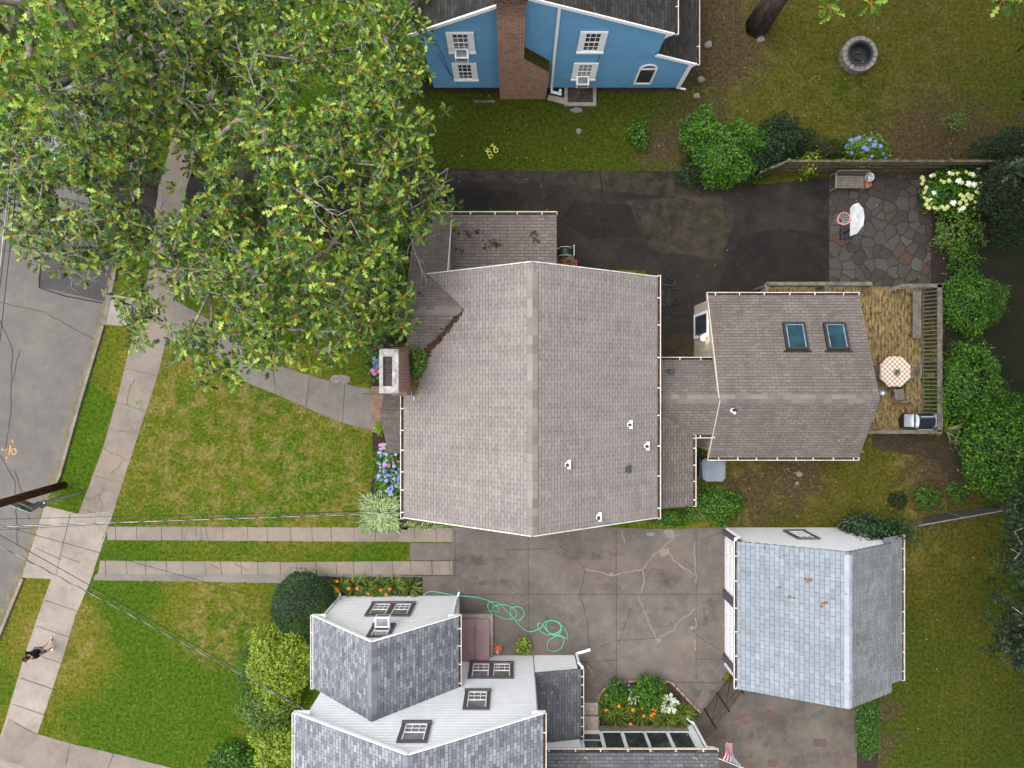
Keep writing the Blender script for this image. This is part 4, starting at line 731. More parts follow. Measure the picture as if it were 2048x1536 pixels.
g.tube([(-2.95+.1*math.cos(t), YB-.035, 4.1+.1*math.sin(t)) for t in [k*.6 for k in range(12)]], .009, 4); g.tube([(3.45, YB-.035, 3.2), (3.4, YB-.035, 2.2), (3.35, YB-.035, .6)], .008, 4); part('cable', g, 'wire', bh)
g = MB(); g.box(2.28, 2.42, 11.9+.35, YB, .0, .14).box(3.52, 3.66, 12.25, YB, 0, .14).box(2.28, 3.66, 12.1, 12.25, 0, .14); solo('window_well', g, 'concw', 'concrete window well kerb at the foot of the blue wall', 'window well', (3, 12.4, 0)); mb = MB(); mb.box(2.42, 3.52, 12.25, 12.9, .012, .03); struct('well_floor', mb, 'soot')
g = MB(); g.box(-1.65, -.75, 12.26, 12.36, .0, .1); solo('timber_edging', g, 'wood', 'short timber edging beside the blue house chimney', 'edging', (-1.2, 12.3, 0)); g = MB(); g.obox((1.95, 12.4, .05), (1, -.25, 0), (.25, 1, 0), .4, .12, .04); solo('splash_block', g, 'concw', 'concrete splash block under the white downspout of the blue house', 'splash block', (1.95, 12.4, 0))

# ================================================================== white house
wh = thing('house', 'white clapboard house with slate grey shingles and mauve window trim', 'house', (-3.3, -13, 0)); Y1, Y2, Y3 = -9.28, -11.88, -14.9
w = MB(); siding(w, (0, Y1, 0), X_, Y_, [(-7.5, 0), (-2.33, 0), (-2.33, 3.35), (-4.92, 5.95), (-7.5, 3.35)], .2, .038); siding(w, (-7.5, Y2, 0), Y_, -X_, [(0, 0), (2.6, 0), (2.6, 3.3), (0, 3.3)], .2, .038); siding(w, (-2.33, Y2, 0), Y_, X_, [(0, 0), (2.6, 0), (2.6, 3.3), (0, 3.3)], .2, .038)
siding(w, (0, Y2, 0), X_, Y_, [(-7.35, 0), (.9, 0), (.9, 5.9), (-3.28, 8.55), (-7.35, 5.9)], .2, .038); siding(w, (.9, -19, 0), Y_, X_, [(0, 0), (7.12, 0), (7.12, 5.8), (0, 5.8)], .2, .038); siding(w, (-7.35, -19, 0), Y_, -X_, [(0, 0), (7.12, 0), (7.12, 5.8), (0, 5.8)], .2, .038)
siding(w, (0, Y2+.01, 0), X_, Y_, [(.95, 0), (2.72, 0), (2.72, 1.62), (.95, 1.98)], .2, .038); siding(w, (2.72, -14.7, 0), Y_, X_, [(0, 0), (2.8, 0), (2.8, 1.6), (0, 1.6)], .2, .038)
part('wall', w, 'white', wh)
r = MB(); r.slab([V((-7.75, -9.05, 3.3)), V((-4.92, -9.05, 6.1)), V((-4.92, -11.86, 6.1)), V((-7.75, -11.86, 3.3))], .08); r.slab([V((-4.92, -9.05, 6.1)), V((-2.09, -9.05, 3.3)), V((-2.09, -11.86, 3.3)), V((-4.92, -11.86, 6.1))], .08); part('wing_roof', r, 'roofg', wh)
r = MB(); r.slab([V((-7.68, -11.68, 5.88)), V((-3.28, -11.68, 8.7)), V((-3.28, -19, 8.7)), V((-7.68, -19, 5.88))], .09); r.slab([V((-3.28, -11.68, 8.7)), V((1.1, -11.68, 5.88)), V((1.1, -19, 5.88)), V((-3.28, -19, 8.7))], .09); part('roof', r, 'roofg', wh)
r = MB(); r.slab([V((.92, -11.8, 2.02)), V((2.86, -11.8, 1.62)), V((2.86, -14.75, 1.62)), V((.92, -14.75, 2.02))], .07); part('lean_to_roof', r, 'roofm', wh); r = MB(); r.slab([V((1.2, -14.68, 2.72)), V((8.2, -14.68, 2.72)), V((8.2, -19, 4.3)), V((1.2, -19, 4.3))], .08); part('sunroom_roof', r, 'roofm', wh)
ridgecaps(wh, (-4.92, -9.07, 6.1), (-4.92, -11.84, 6.1), (X_, .99), (-X_, .99), 'cap_slate', .17, .25); ridgecaps(wh, (-3.28, -11.7, 8.7), (-3.28, -19, 8.7), (X_, .64), (-X_, .64), 'cap_slate', .17, .28)
d = MB()
for a, b in [((-7.75, -9.04, 3.24), (-4.92, -9.04, 6.04)), ((-4.92, -9.04, 6.04), (-2.09, -9.04, 3.24)), ((-7.68, -11.67, 5.8), (-3.28, -11.67, 8.62)), ((-3.28, -11.67, 8.62), (1.1, -11.67, 5.8))]: d.bar(a, b, .03, .13)
d.box(-7.85, -7.3, -9.28, -9.03, 3.1, 3.2).box(-2.5, -2.0, -9.28, -9.03, 3.1, 3.2).box(-7.78, -7.2, -11.86, -11.66, 5.62, 5.74).box(.7, 1.2, -11.86, -11.66, 5.62, 5.74); part('fascia', d, 'trim', wh)
gutter(wh, (-7.75, -11.9, 3.3), (-7.75, -9.03, 3.3), -X_, n=3, fill=False); gutter(wh, (-2.09, -11.86, 3.3), (-2.09, -9.03, 3.3), X_, n=4); gutter(wh, (-7.68, -19, 5.86), (-7.68, -11.66, 5.86), -X_, n=6, fill=False); gutter(wh, (1.1, -19, 5.86), (1.1, -11.66, 5.86), X_, n=6); gutter(wh, (2.86, -14.75, 1.62), (2.86, -11.8, 1.62), X_, n=7); gutter(wh, (1.2, -14.66, 2.7), (8.22, -14.66, 2.7), Y_, n=7)
downspout(wh, [(-7.8, -9.1, 3.15), (-7.5, -9.2, 2.9), (-7.46, -9.2, .2), (-7.5, -9.1, .1)]); downspout(wh, [(-2.1, -9.1, 3.15), (-2.35, -9.2, 2.8), (-2.35, -9.2, .3), (-2.3, -9.05, .15)]); downspout(wh, [(2.92, -11.75, 1.55), (2.8, -11.7, 1.2), (2.8, -11.7, .2), (3.4, -11.55, .12)], .06)
O = (0, Y1, 0); N = Y_; window(wh, O, X_, N, -5.88, -4.06, 1.13, 2.78, 'mauve', .14, rows=(3, 2), pane='glassg', mull=.2, inner=2); window(wh, O, X_, N, -5.32, -4.46, 3.83, 5.14, 'mauve', .13, pane='glassg', rows=None); aircon(wh, O, X_, N, -4.9, 3.9, .55, .34, .45)
O = (0, Y2, 0); window(wh, O, X_, N, -1.78, .06, .9, 2.5, 'mauve', .14, pane='glassg', mull=.18, inner=2); window(wh, O, X_, N, -1.80, -.82, 3.62, 5.23, 'mauve', .13, pane='glassg', inner=2); window(wh, O, X_, N, -3.82, -2.8, 6.2, 7.6, 'mauve', .13, pane='glassg', inner=2)
# sunroom wall with big panes
d = MB(); O = (0, Y3, 0); wbox(d, O, X_, N, 1.2, 7.85, .0, .55, -.1, 0); part('sunroom_base', d, 'concw', wh); d = MB(); wbox(d, O, X_, N, 2.86, 7.85, .55, 2.62, -.1, 0); wbox(d, O, X_, N, 7.62, 7.86, .0, 2.6, .002, .04); sw = part('sunroom_wall', d, 'trim', wh); d = MB(); wbox(d, (7.85, 0, 0), Y_, X_, -19, Y3-.1, 0, 2.6, -.1, 0); part('sunroom_end_wall', d, 'trim', wh)
for a, b in ((3.86, 4.62), (4.77, 5.6), (5.72, 6.56), (6.7, 7.52)):
    d = MB()
    for q in ((a-.04, a, .6, 2.34), (b, b+.04, .6, 2.34), (a, b, .6, .66), (a, b, 2.28, 2.34)): wbox(d, O, X_, N, *q, .0, .035)
    f = part('window', d, 'trim', wh); d = MB(); wbox(d, O, X_, N, a, b, .66, 2.28, .0, .012); part('pane', d, 'glass', f); d = MB(); wbox(d, O, X_, N, a, b, 1.22, 1.235, .012, .02); part('rail', d, 'black', f)
d = MB(); wbox(d, O, X_, N, 2.92, 3.76, .5, 2.4, .0, .03); f = part('door', d, 'trim', wh)
for q in ((2.99, 3.7, .86, 1.32), (2.99, 3.7, 1.42, 2.28)): d = MB(); wbox(d, O, X_, N, *q, .03, .042); part('pane', d, 'glass', f)
downspout(wh, [(8.1, -14.6, 2.55), (7.9, -14.75, 2.2), (7.9, -14.75, .2), (7.6, -14.5, .1)], .06)
d = MB(); d.box(1.25, 2.8, -14.85, -14.7, 0, 2.3); part('lean_to_end_wall', d, 'white', wh)
# cellar hatch
ct = MB(); ct.box(-2.3, -.82, -11.84, -9.98, 0, .22); h_ = thing('cellar_hatch', 'mauve steel cellar hatch with two doors against the white wall', 'cellar hatch', (-1.6, -10.9, 0)); part('kerb', ct, 'concw', h_)
for x0, x1 in ((-2.2, -1.6), (-1.58, -.98)): d = MB(); d.slab([V((x0, -11.86, .72)), V((x1, -11.86, .72)), V((x1, -10.15, .36)), V((x0, -10.15, .36))], .05); hd = part('door', d, 'hatch', h_)
d = MB(); d.obox((-1.59, -10.6, .49), (0, -1, .21), X_, .18, .02, .015); part('handle', d, 'mauve', h_); d = MB(); d.box(-2.18, -1.0, -11.84, -10.17, .22, .36); part('side_frame', d, 'hatch', h_)
d = MB(); d.box(2.95, 3.72, -14.3, -13.78, 0, .3).box(2.95, 3.72, -14.88, -14.3, 0, .48); solo('door_steps', d, 'concw', 'two concrete steps up to the sunroom door', 'steps', (3.3, -14.3, 0))

# ================================================================== pale garage
ga = thing('garage', 'white garage with pale blue-grey shingled roof at the end of the concrete drive', 'garage', (12, -9.2, 0)); w = MB()
siding(w, (0, -6.29, 0), X_, Y_, [(9.34, 0), (14.85, 0), (14.85, 2.95), (12.56, 4.4), (9.34, 2.75)], .15, .025); siding(w, (0, -11.98, 0), X_, -Y_, [(9.34, 0), (14.85, 0), (14.85, 2.95), (12.56, 4.4), (9.34, 2.75)], .15, .025); siding(w, (9.34, -11.98, 0), Y_, -X_, [(0, 0), (5.69, 0), (5.69, 2.7), (0, 2.7)], .15, .025); siding(w, (15.3, -11.7, 0), Y_, X_, [(0, 0), (5.3, 0), (5.3, 2.5), (0, 2.5)], .15, .025)
part('wall', w, 'white', ga)
r = MB(); r.slab([V((8.98, -12.16, 2.7)), V((12.56, -12.12, 4.54)), V((12.56, -6.26, 4.54)), V((8.98, -6.28, 2.7))], .08); part('roof', r, 'roofw', ga); r = MB(); r.slab([V((12.56, -12.12, 4.54)), V((14.92, -12.12, 3.1)), V((14.92, -6.26, 3.1)), V((12.56, -6.26, 4.54))], .08); r.slab([V((14.6, -11.86, 3.12)), V((15.62, -11.86, 2.58)), V((15.62, -6.05, 2.58)), V((14.6, -6.05, 3.12))], .06); part('rear_roof', r, 'roofw2', ga)
ridgecaps(ga, (12.56, -12.1, 4.54), (12.56, -6.28, 4.54), (X_, .61), (-X_, .51), 'cap_pale', .15, .3)
gutter(ga, (8.98, -12.16, 2.68), (8.98, -6.26, 2.68), -X_, n=6); gutter(ga, (15.62, -11.88, 2.56), (15.62, -6.05, 2.56), X_, n=7, fill=True)
for y0, y1 in ((-11.7, -9.3), (-8.9, -6.75)):
    d = MB(); wbox(d, (9.31, 0, 0), Y_, -X_, y0, y1, .02, 2.3, .0, .03); gd = part('garage_door', d, 'trim', ga); d = MB()
    for k in range(4):
        for j in range(4): a = y0+.1+(y1-y0-.1)*j/4; b = a+(y1-y0-.1)/4-.1; wbox(d, (9.31, 0, 0), Y_, -X_, a, b, .1+k*.55, .55+k*.55, .03, .045)
    part('panel', d, 'white', gd)
d = MB()
for y in (-11.98, -9.3, -6.55): wbox(d, (9.31, 0, 0), Y_, -X_, y, y+(.34 if y == -9.3 else .22), 0, 2.6, .05, .12)
part('door_post', d, 'mauve', ga); window(ga, (0, -6.29, 0), X_, Y_, 11.5, 12.42, .95, 2.45, 'mauve', .12, pane='glassg')
downspout(ga, [(8.93, -6.2, 2.6), (9.2, -6.2, 2.3), (9.22, -6.2, .3), (9.25, -6.05, .1)], .06); downspout(ga, [(8.93, -12.15, 2.6), (9.2, -12.1, 2.3), (9.22, -12.1, .3)], .06); d = MB(); d.lathe((9.12, -9.55, 2.05), [(.02, .12), (.05, .1), (.1, -.06)], 12); d.bar((9.34, -9.55, 2.2), (9.12, -9.55, 2.2), .03); part('wall_lamp', d, 'trim', ga)
# ================================================================== trees and shrubs
def skeleton(mbs, base, lean, fork_h, tips, r0, rng, seg=.9, sides=6, jit=.16, rmin=.012):
    """grow limbs from a trunk to every tip, thick where many tips hang on"""
    base = np.array(base, float); nodes = [base, base+np.array([lean[0]*.3, lean[1]*.3, fork_h*.35]), base+np.array([lean[0]*.7, lean[1]*.7, fork_h*.7]), base+np.array([lean[0], lean[1], fork_h])]; par = [-1, 0, 1, 2]
    trunk = nodes[3]; tips = sorted([np.array(t, float) for t in tips], key=lambda t: np.linalg.norm(t-trunk)); leafn = []
    for t in tips:
        A = np.array(nodes[2:]); d = np.linalg.norm(A-t, axis=1)+.30*np.linalg.norm(A-trunk, axis=1)+np.where(A[:, 2] > t[2]+.6, 2.0, 0); j = int(np.argmin(d))+2; a = nodes[j]; L = np.linalg.norm(t-a); n = max(1, int(L/seg)); prev = j
        for k in range(1, n+1): p = a+(t-a)*k/n; p = p+rng.normal(0, jit*min(1, L/2), 3)*(0 if k == n else 1)+np.array([0, 0, .12*L*math.sin(math.pi*k/n)*.5]); nodes.append(p); par.append(prev); prev = len(nodes)-1
        leafn.append(prev)
    cnt = [0]*len(nodes)
    for l in leafn:
        k = l
        while k != -1: cnt[k] += 1; k = par[k]
    mx = max(cnt); rad = [max(rmin, r0*(c/mx)**.48) for c in cnt]; rad[0] = r0*1.25; rad[1] = r0*1.05; done = set()
    ch = [[] for _ in nodes]
    for i, p in enumerate(par):
        if p >= 0: ch[p].append(i)
    starts = [(0, None)]
    while starts:
        s, pr = starts.pop(); chain = ([pr] if pr is not None else [])+[s]; k = s
        while ch[k]: c = sorted(ch[k], key=lambda q: -cnt[q]); starts += [(q, k) for q in c[1:]]; k = c[0]; chain.append(k)
        if len(chain) > 1: rr = [rad[q] for q in chain]; rr[0] = min(rr[0], rr[1]*1.2) if pr is not None else rr[0]; mbs.tube([nodes[q] for q in chain], rr, sides)
    return nodes
def oak(name, label, base, lean, fork_h, r0, tips, seed, leafmat='oak', size=.2, per=6, spread=.42, bark='bark', group=None, nl=9, stalks=True, twigs=0):
    rng = np.random.default_rng(seed); t = thing(name, label, 'tree', base, group); mb = MB(); skeleton(mb, base, lean, fork_h, tips, r0, rng)
    if twigs:
        for j in rng.choice(len(tips), twigs, replace=False):
            o = Vector(tips[j])+Vector((0, 0, -.1)); a0 = rng.uniform(0, 6.28)
            def grow(p, a, L, r, dep):
                pts = [p]; aa = a
                for k in range(4): aa += rng.normal(0, .3); pts.append(pts[-1]+Vector((math.cos(aa), math.sin(aa), rng.uniform(-.05, .45)))*L/4)
                mb.tube(pts, [r, r*.85, r*.7, r*.55, r*.4], 5)
                if dep: [grow(pts[kk], aa+sg*rng.uniform(.5, 1.0), L*.6, r*.55, dep-1) for kk, sg in ((2, 1), (3, -1), (4, .3))]
            grow(o-Vector((math.cos(a0), math.sin(a0), .1))*.7, a0, rng.uniform(.8, 1.4), rng.uniform(.028, .05), 2)
    part('trunk', mb, bark, t, True, uv=False)
    T = np.array(tips); ax = np.array([base[0]+lean[0], base[1]+lean[1], fork_h]); pos = np.repeat(T, per, 0)+rng.normal(0, spread, (len(T)*per, 3))*np.array([1, 1, .6]); nrm = pos-ax; nrm /= np.linalg.norm(nrm, axis=1, keepdims=True); nrm = nrm*.5+np.array([0, 0, .9])
    V, Fc, S, SF = rosettes(pos, nrm, size, rng, nl); cr = addnp('crown', V, Fc, leafmat, t)
    if stalks: addnp('leafstalks', S, SF, 'petiole', cr)
    return t
GAPS = [(482, 320, 42), (575, 225, 34), (640, 175, 40), (410, 385, 34), (268, 385, 30), (665, 440, 34), (325, 300, 36), (100, 130, 34), (215, 200, 34), (385, 600, 30), (545, 470, 22), (760, 300, 26), (240, 70, 30)]
def canopy(poly, n, hfun, rng, mind=16):
    """tips inside a crown outline seen from above, each at its own height"""
    xs = [p[0] for p in poly]; ys = [p[1] for p in poly]; out = []; pts = []
    tries = 0
    while len(out) < n and tries < n*60:
        tries += 1; p = np.array([rng.uniform(min(xs), max(xs)), rng.uniform(min(ys), max(ys))])
        if not inpoly(p[None], poly)[0]: continue
        h = hfun(p[0], p[1], rng)
        if any(math.hypot(p[0]-gx_, p[1]-gy_) < gr_ for gx_, gy_, gr_ in GAPS) and (h > 8 or rng.random() < .6): continue
        q = P(p[0], p[1], h); w = np.array(q)
        if pts and np.min(np.linalg.norm(np.array(pts)-w, axis=1)) < mind/50: continue
        pts.append(w); out.append(w)
    return out
rg = np.random.default_rng(5)
# big oak over the front garden: crown dome between 6 and 14 m
crownA = [(470, -60), (830, -60), (835, 60), (845, 105), (845, 165), (770, 200), (860, 235), (855, 300), (850, 325), (895, 385), (880, 420), (830, 450), (815, 505), (805, 560), (815, 640), (790, 720), (700, 750), (640, 715), (560, 715), (520, 770), (430, 765), (395, 720), (300, 665), (235, 680), (225, 655), (250, 590), (300, 540), (290, 450), (330, 420), (390, 400), (380, 330), (360, 250), (420, 100)]
def hA(x, y, r): e = math.hypot((x-560)/330, (y-360)/400); return max(5.5, (13.2-4.8*e*e)*(1-.42*r.random()**1.5))
tA = canopy(crownA, 430, hA, rg, 12)
oak('oak_tree', 'large lobed-leaf tree spreading over the front path and black drive entrance', tuple(P(585, 400)), (.3, .2), 5.2, .36, tA, 21, 'oak', .245, 4, .30, twigs=30)
crownB = [(-80, -60), (500, -60), (470, 60), (430, 130), (380, 250), (350, 280), (310, 300), (300, 350), (285, 400), (310, 450), (250, 520), (170, 525), (110, 505), (60, 515), (20, 450), (-80, 480)]
def hB(x, y, r): e = math.hypot((x-180)/380, (y-120)/420); return max(5, (13.5-5.5*e*e)*(1-.5*r.random()**1.3))
tB = canopy(crownB, 380, hB, rg, 12)
oak('oak_tree', 'large street tree at the top left standing over the road and parked car', tuple(P(395, 215)), (-1.0, .5), 4.6, .34, tB, 22, 'oak', .245, 4, .31, twigs=26)
# bright top layer at the far corner: leaves nearest the drone
crownC = [(-60, -60), (190, -60), (190, 40), (150, 110), (110, 140), (60, 210), (-60, 200)]
tC = canopy(crownC, 30, lambda x, y, r: r.uniform(14.5, 16.5), rg, 20)
oak('oak_tree', 'pale leaved tree reaching into the top left corner over the road', tuple(P(-120, 60)), (-.3, .3), 8, .3, tC, 23, 'oakb', .25, 4, .35)
# tree behind the fire pit yard: trunk in view, crown mostly beyond the frame
tD = [np.array(P(px, py, h)) for px, py, h in [(1690, -20, 15), (1665, -15, 14.5), (2030, 15, 15), (2045, 30, 14.5), (2020, -20, 15.5)]]+[np.array([10.8+rg.normal(2.5, 4.6), 13.0+abs(rg.normal(0, 5.5)), rg.uniform(12, 20)]) for _ in range(330)]
tD = [q for q in tD if q[1]*F/(H-q[2]) > 745+(0 if abs(q[0]*F/(H-q[2])+1024-1860) > 150 or True else 60)]
tD = tD[:5]+[q for q in tD[5:] if q[1]*F/(H-q[2]) > 800]
oak('yard_tree', 'stout dark trunk beside the round fire pit with crown beyond the top edge', tuple(P(1512, 55)), (.5, .7), 6.5, .42, tD, 24, 'oakb', .25, 4, .3, 'barkd')
tE = [np.array([P(px, py, 0).x*(H-h)/H, P(px, py, 0).y*(H-h)/H, h]) for px, py, h in [(x, y, rg.uniform(5, 8)) for x, y in zip(rg.uniform(1995, 2260, 170), rg.uniform(1000, 1330, 170))] if px > 1990+30*math.sin(py/26)]
oak('dark_oak', 'dark blue-green tree at the right edge below the round shrub', tuple(P(2230, 1120)), (-.2, .1), 3.0, .2, tE, 25, 'oakd', .17, 7, .35, stalks=False)

# unseen tall trees added beyond the right edge to shade the rear gardens
for i, (x, y, hh, n_) in enumerate(((22.5, 9.0, 19, 300), (23.5, -1.0, 19, 280), (24.0, -13.5, 17, 220))):
    tt = []
    while len(tt) < n_:
        u = rg.normal(0, 1, 3); u /= np.linalg.norm(u); q = np.array([x-1.5, y, hh*.7])+u*np.array([7.5, 7.0, hh*.3])*rg.uniform(.5, 1)
        pq = (q[0]*F/(H-q[2])+1024, 768-q[1]*F/(H-q[2]))
        if q[2] > 4 and not (pq[0] < 2075 and pq[1] > -30): tt.append(q)
    oak('garden_tree', ['tall tree beyond the right edge behind the white hydrangea', 'tall tree beyond the right edge behind the deck', 'tall tree beyond the right edge behind the garage lawn'][i], (x, y, 0), (.1, .1), 6.5, .36, tt, 70+i, 'oakd', .32, 5, .7, 'barkd', stalks=False, nl=6)
def bush(name, label, px, py, rx, ry, h, mat, n, leaf=.09, z0=0, tmpl='leaf', lump=.2, seed=None, group=None, cat='shrub', ex=2.0, rot=0, solid=.38, fill=True, parent=None):
    """px, py, rx, ry in photo pixels of the widest ring; real size follows from its height"""
    rng = np.random.default_rng(seed or int(px*7+py)); zc_ = z0+h*.45; k = (H-zc_)/F; c = P(px, py, zc_); base = (c.x, c.y, z0); RX, RY = rx*k, ry*k
    u = rng.normal(0, 1, (n, 3)); u[:, 2] = np.abs(u[:, 2])*1.0-.25; u /= np.linalg.norm(u, axis=1, keepdims=True); ph = rng.uniform(0, 6.28, 8)
    th = np.arctan2(u[:, 1], u[:, 0]); lum = 1+lump*(.5*np.sin(3*th+ph[0])+.4*np.sin(5*th+ph[1]+3*u[:, 2])+.3*np.sin(9*th+ph[2])+.4*np.sin(7*u[:, 2]+ph[3]+2*th))
    rr = lum*(1-solid*rng.random(n)**2)*np.where(rng.random(n) < .05, rng.uniform(1.0, 1.22, n), 1); sq = (np.abs(u[:, 0])**ex+np.abs(u[:, 1])**ex+np.abs(u[:, 2])**ex)**(-1/ex) if ex != 2 else np.ones(n)
    p = u*(rr*sq)[:, None]*np.array([RX, RY, h*.55]); cr, sr2 = math.cos(rot), math.sin(rot); p = np.stack([p[:, 0]*cr-p[:, 1]*sr2, p[:, 0]*sr2+p[:, 1]*cr, p[:, 2]], 1); p = p+np.array([c.x, c.y, zc_]); p[:, 2] = np.maximum(p[:, 2], z0+.03)
    nrm = u*.8+np.array([0, 0, .75]); B = basis(nrm, rng, .45); V, Fc = inst(LONG_V if tmpl == 'long' else LEAF_V, LEAF_F, p, B, leaf*rng.uniform(.7, 1.3, n))
    t = parent or thing(name, label, cat, base, group); f = addnp('foliage', V, Fc, mat, t)
    if not parent:
        mb = MB()
        for i in range(5): a = rng.uniform(0, 6.28); e = Vector((c.x+RX*.5*math.cos(a), c.y+RY*.5*math.sin(a), z0+h*.6)); mb.tube([Vector(base), (Vector(base)+e)/2+Vector((0, 0, h*.1)), e], [.035, .022, .01], 5)
        part('stem', mb, 'stem', t, uv=False)
    return t, c, RX, RY
def blooms(t, pts, r, mat, name='flower_head', n=9):
    me = None
    for (x, y, z) in pts:
        if me is None:
            mb = MB(); rr = random.Random(3); mb.ball((0, 0, 0), r*.72, 8, 5, .75)
            for k in range(26): a = rr.uniform(0, 6.28); e = rr.uniform(-.2, 1.4); q = V((math.cos(a)*math.cos(e), math.sin(a)*math.cos(e), math.sin(e)*.8))*r*.8; s = r*.26; mb.poly([q+V((s*math.cos(w), s*math.sin(w), .1*s*math.sin(2*w))) for w in (0, 1.57, 3.14, 4.71)])
            me = mkmesh(name, mb.v, mb.f, MT[mat], uv=False)
        o = link(name, me, t, Vector((x, y, z))-worg(t)); s = random.uniform(.75, 1.2); o.scale = (s, s, s); o.rotation_euler = (0, 0, random.uniform(0, 6))
def dome(c, RX, RY, z0, h, pts, mag=1.0): return [(c.x+dx*RX*mag, c.y+dy*RY*mag, z0+h*.45+h*.52*math.sqrt(max(.03, 1-dx*dx-dy*dy))) for dx, dy in pts]
def pxdome(c, RX, RY, z0, h, pxs):
    o = []
    for px, py in pxs:
        z = z0+h*.8
        for _ in range(3): q = P(px, py, z); dx, dy = (q.x-c.x)/RX, (q.y-c.y)/RY; z = z0+h*.45+h*.54*math.sqrt(max(.03, 1-dx*dx-dy*dy))+.02
        q = P(px, py, z); o.append(tuple(q))
    return o
# right side of the plot
bush('round_shrub', 'round glossy green shrub beside the deck railing, the upper of two', 1941, 607, 57, 58, 2.4, 'lf_mid', 5200, .10, group=None)
bush('round_shrub', 'larger glossy green shrub beside the deck railing near the grill', 1936, 768, 58, 84, 2.6, 'lf_mid', 6800, .10)
mb = MB(); mb.tube([P(1911, 888), P(1916, 865, .5), P(1925, 830, 1.2)], [.07, .06, .04], 7); solo('bare_stem', mb, 'bark', 'bare pale trunk at the foot of the shrub by the grill', 'trunk', tuple(P(1911, 888)))
bush('bushy_tree', 'big bright green domed bush at the right edge below the deck', 2025, 900, 98, 108, 3.6, 'lf_mid', 11000, .13, lump=.1)
bush('small_shrub', 'small round green shrub with a brown tip, middle of three in the back lawn', 1853, 994, 23, 22, .8, 'lf_mid', 900, .08); bush('small_shrub', 'small dark shrub left of the round one in the back lawn', 1796, 1000, 17, 17, .6, 'lf_dark', 500, .08); bush('small_shrub', 'small bright shrub rightmost of three in the back lawn', 1912, 983, 20, 20, .7, 'lf_mid', 650, .08)
bush('leafy_bush', 'leafy olive bush below the white hydrangea', 1912, 465, 44, 44, 1.5, 'lf_olive', 1600, .11, lump=.35); bush('leafy_bush', 'straggly green bush between hydrangea and round shrub', 1925, 522, 30, 40, 1.2, 'lf_mid', 800, .10, lump=.4)
bush('evergreen_bush', 'dark evergreen mass at the right edge beside the white hydrangea', 2018, 390, 68, 88, 3.0, 'lf_dark', 8000, .11, lump=.25); bush('evergreen_bush', 'dark bush in the corner above the end of the wooden fence', 2030, 300, 66, 40, 2.4, 'lf_dark', 4500, .11, lump=.3)
t, c, RX, RY = bush('white_hydrangea', 'heart-shaped bush full of white and cream flower heads beside the flagstones', 1907, 386, 60, 52, 1.4, 'lf_mid', 3400, .12, lump=.12)
rr = random.Random(4); W_ = [(1868, 386), (1860, 398), (1906, 406), (1917, 362), (1960, 368), (1946, 350), (1937, 368), (1899, 346), (1958, 376), (1921, 420), (1927, 416), (1862, 352), (1957, 336), (1948, 370)]
Yc = [(1845+rr.uniform(-3, 6)+k*.7, 358+k*5+rr.uniform(-3, 3)) for k in range(12)]+[(1858+k*5.2, 412+rr.uniform(-6, 6)+k*1.0) for k in range(8)]+[(1918+rr.uniform(0, 42), 382+rr.uniform(0, 36)) for _ in range(24)]+[(1870+k*9+rr.uniform(-3, 3), 352+rr.uniform(-8, 14)) for k in range(10)]
blooms(t, pxdome(c, RX, RY, 0, 1.4, W_), .12, 'bloomw'); blooms(t, pxdome(c, RX, RY, 0, 1.4, Yc), .09, 'bloomy')
t, c, RX, RY = bush('blue_hydrangea', 'bush with bright blue flower heads behind the wooden fence', 1735, 298, 40, 24, 1.1, 'lf_olive', 1300, .13); blooms(t, pxdome(c, RX, RY, 0, 1.1, [(1702, 281), (1710, 279), (1718, 276), (1739, 280), (1750, 284), (1748, 291), (1761, 293), (1733, 298), (1704, 289), (1694, 293), (1704, 305), (1765, 307), (1770, 315), (1743, 313), (1714, 278), (1728, 295)]), .11, 'bloomb')
# hedge at the top of the black drive
bush('hedge_bush', 'wide green bush bulging over the black drive at the fence end', 1455, 305, 72, 60, 2.2, 'lf_mid', 7500, .11, lump=.25); bush('hedge_bush', 'tall narrow green bush in the lawn above the drive', 1400, 262, 38, 40, 1.8, 'lf_mid', 2500, .11, lump=.3); bush('hedge_bush', 'dark green bush left of the wooden fence corner', 1500, 325, 46, 28, 1.6, 'lf_dark', 3000, .10, lump=.3); bush('hedge_bush', 'loose dark bush behind the fence next to the blue hydrangea', 1562, 282, 48, 42, 2.0, 'lf_dark', 3600, .12, lump=.35)
bush('hedge_bush', 'low green bush at the drive edge beneath the taller ones', 1385, 345, 30, 30, 1.0, 'lf_dark', 1100, .09, lump=.4); bush('low_plants', 'low weedy plants along the back of the wooden fence', 1650, 300, 48, 24, .6, 'lf_dark', 800, .1, lump=.5, cat='plants')
bush('sapling', 'small light green sapling standing alone in the lawn below the blue house', 1275, 268, 20, 28, .9, 'lf_mid', 700, .1, lump=.4); bush('sapling', 'sparse pale sapling in the dark lawn above the right fence end', 1910, 245, 24, 26, 1.0, 'lf_olive', 220, .09, lump=.5, solid=.9)
# vines over the wooden fence
bush('vine', 'lime vine hanging over the wooden fence left of the bench', 1612, 330, 18, 24, 1.7, 'lf_lime', 320, .1, lump=.5, solid=.9, cat='vine'); bush('vine', 'small lime vine over the fence just above the bench', 1716, 331, 12, 9, 1.7, 'lf_lime', 110, .09, lump=.4, cat='vine')
# beside the blue house
bush('ivy', 'dark ivy climbing at the left corner of the blue house', 838, 148, 22, 34, 1.6, 'lf_ivy', 1500, .1, lump=.35)
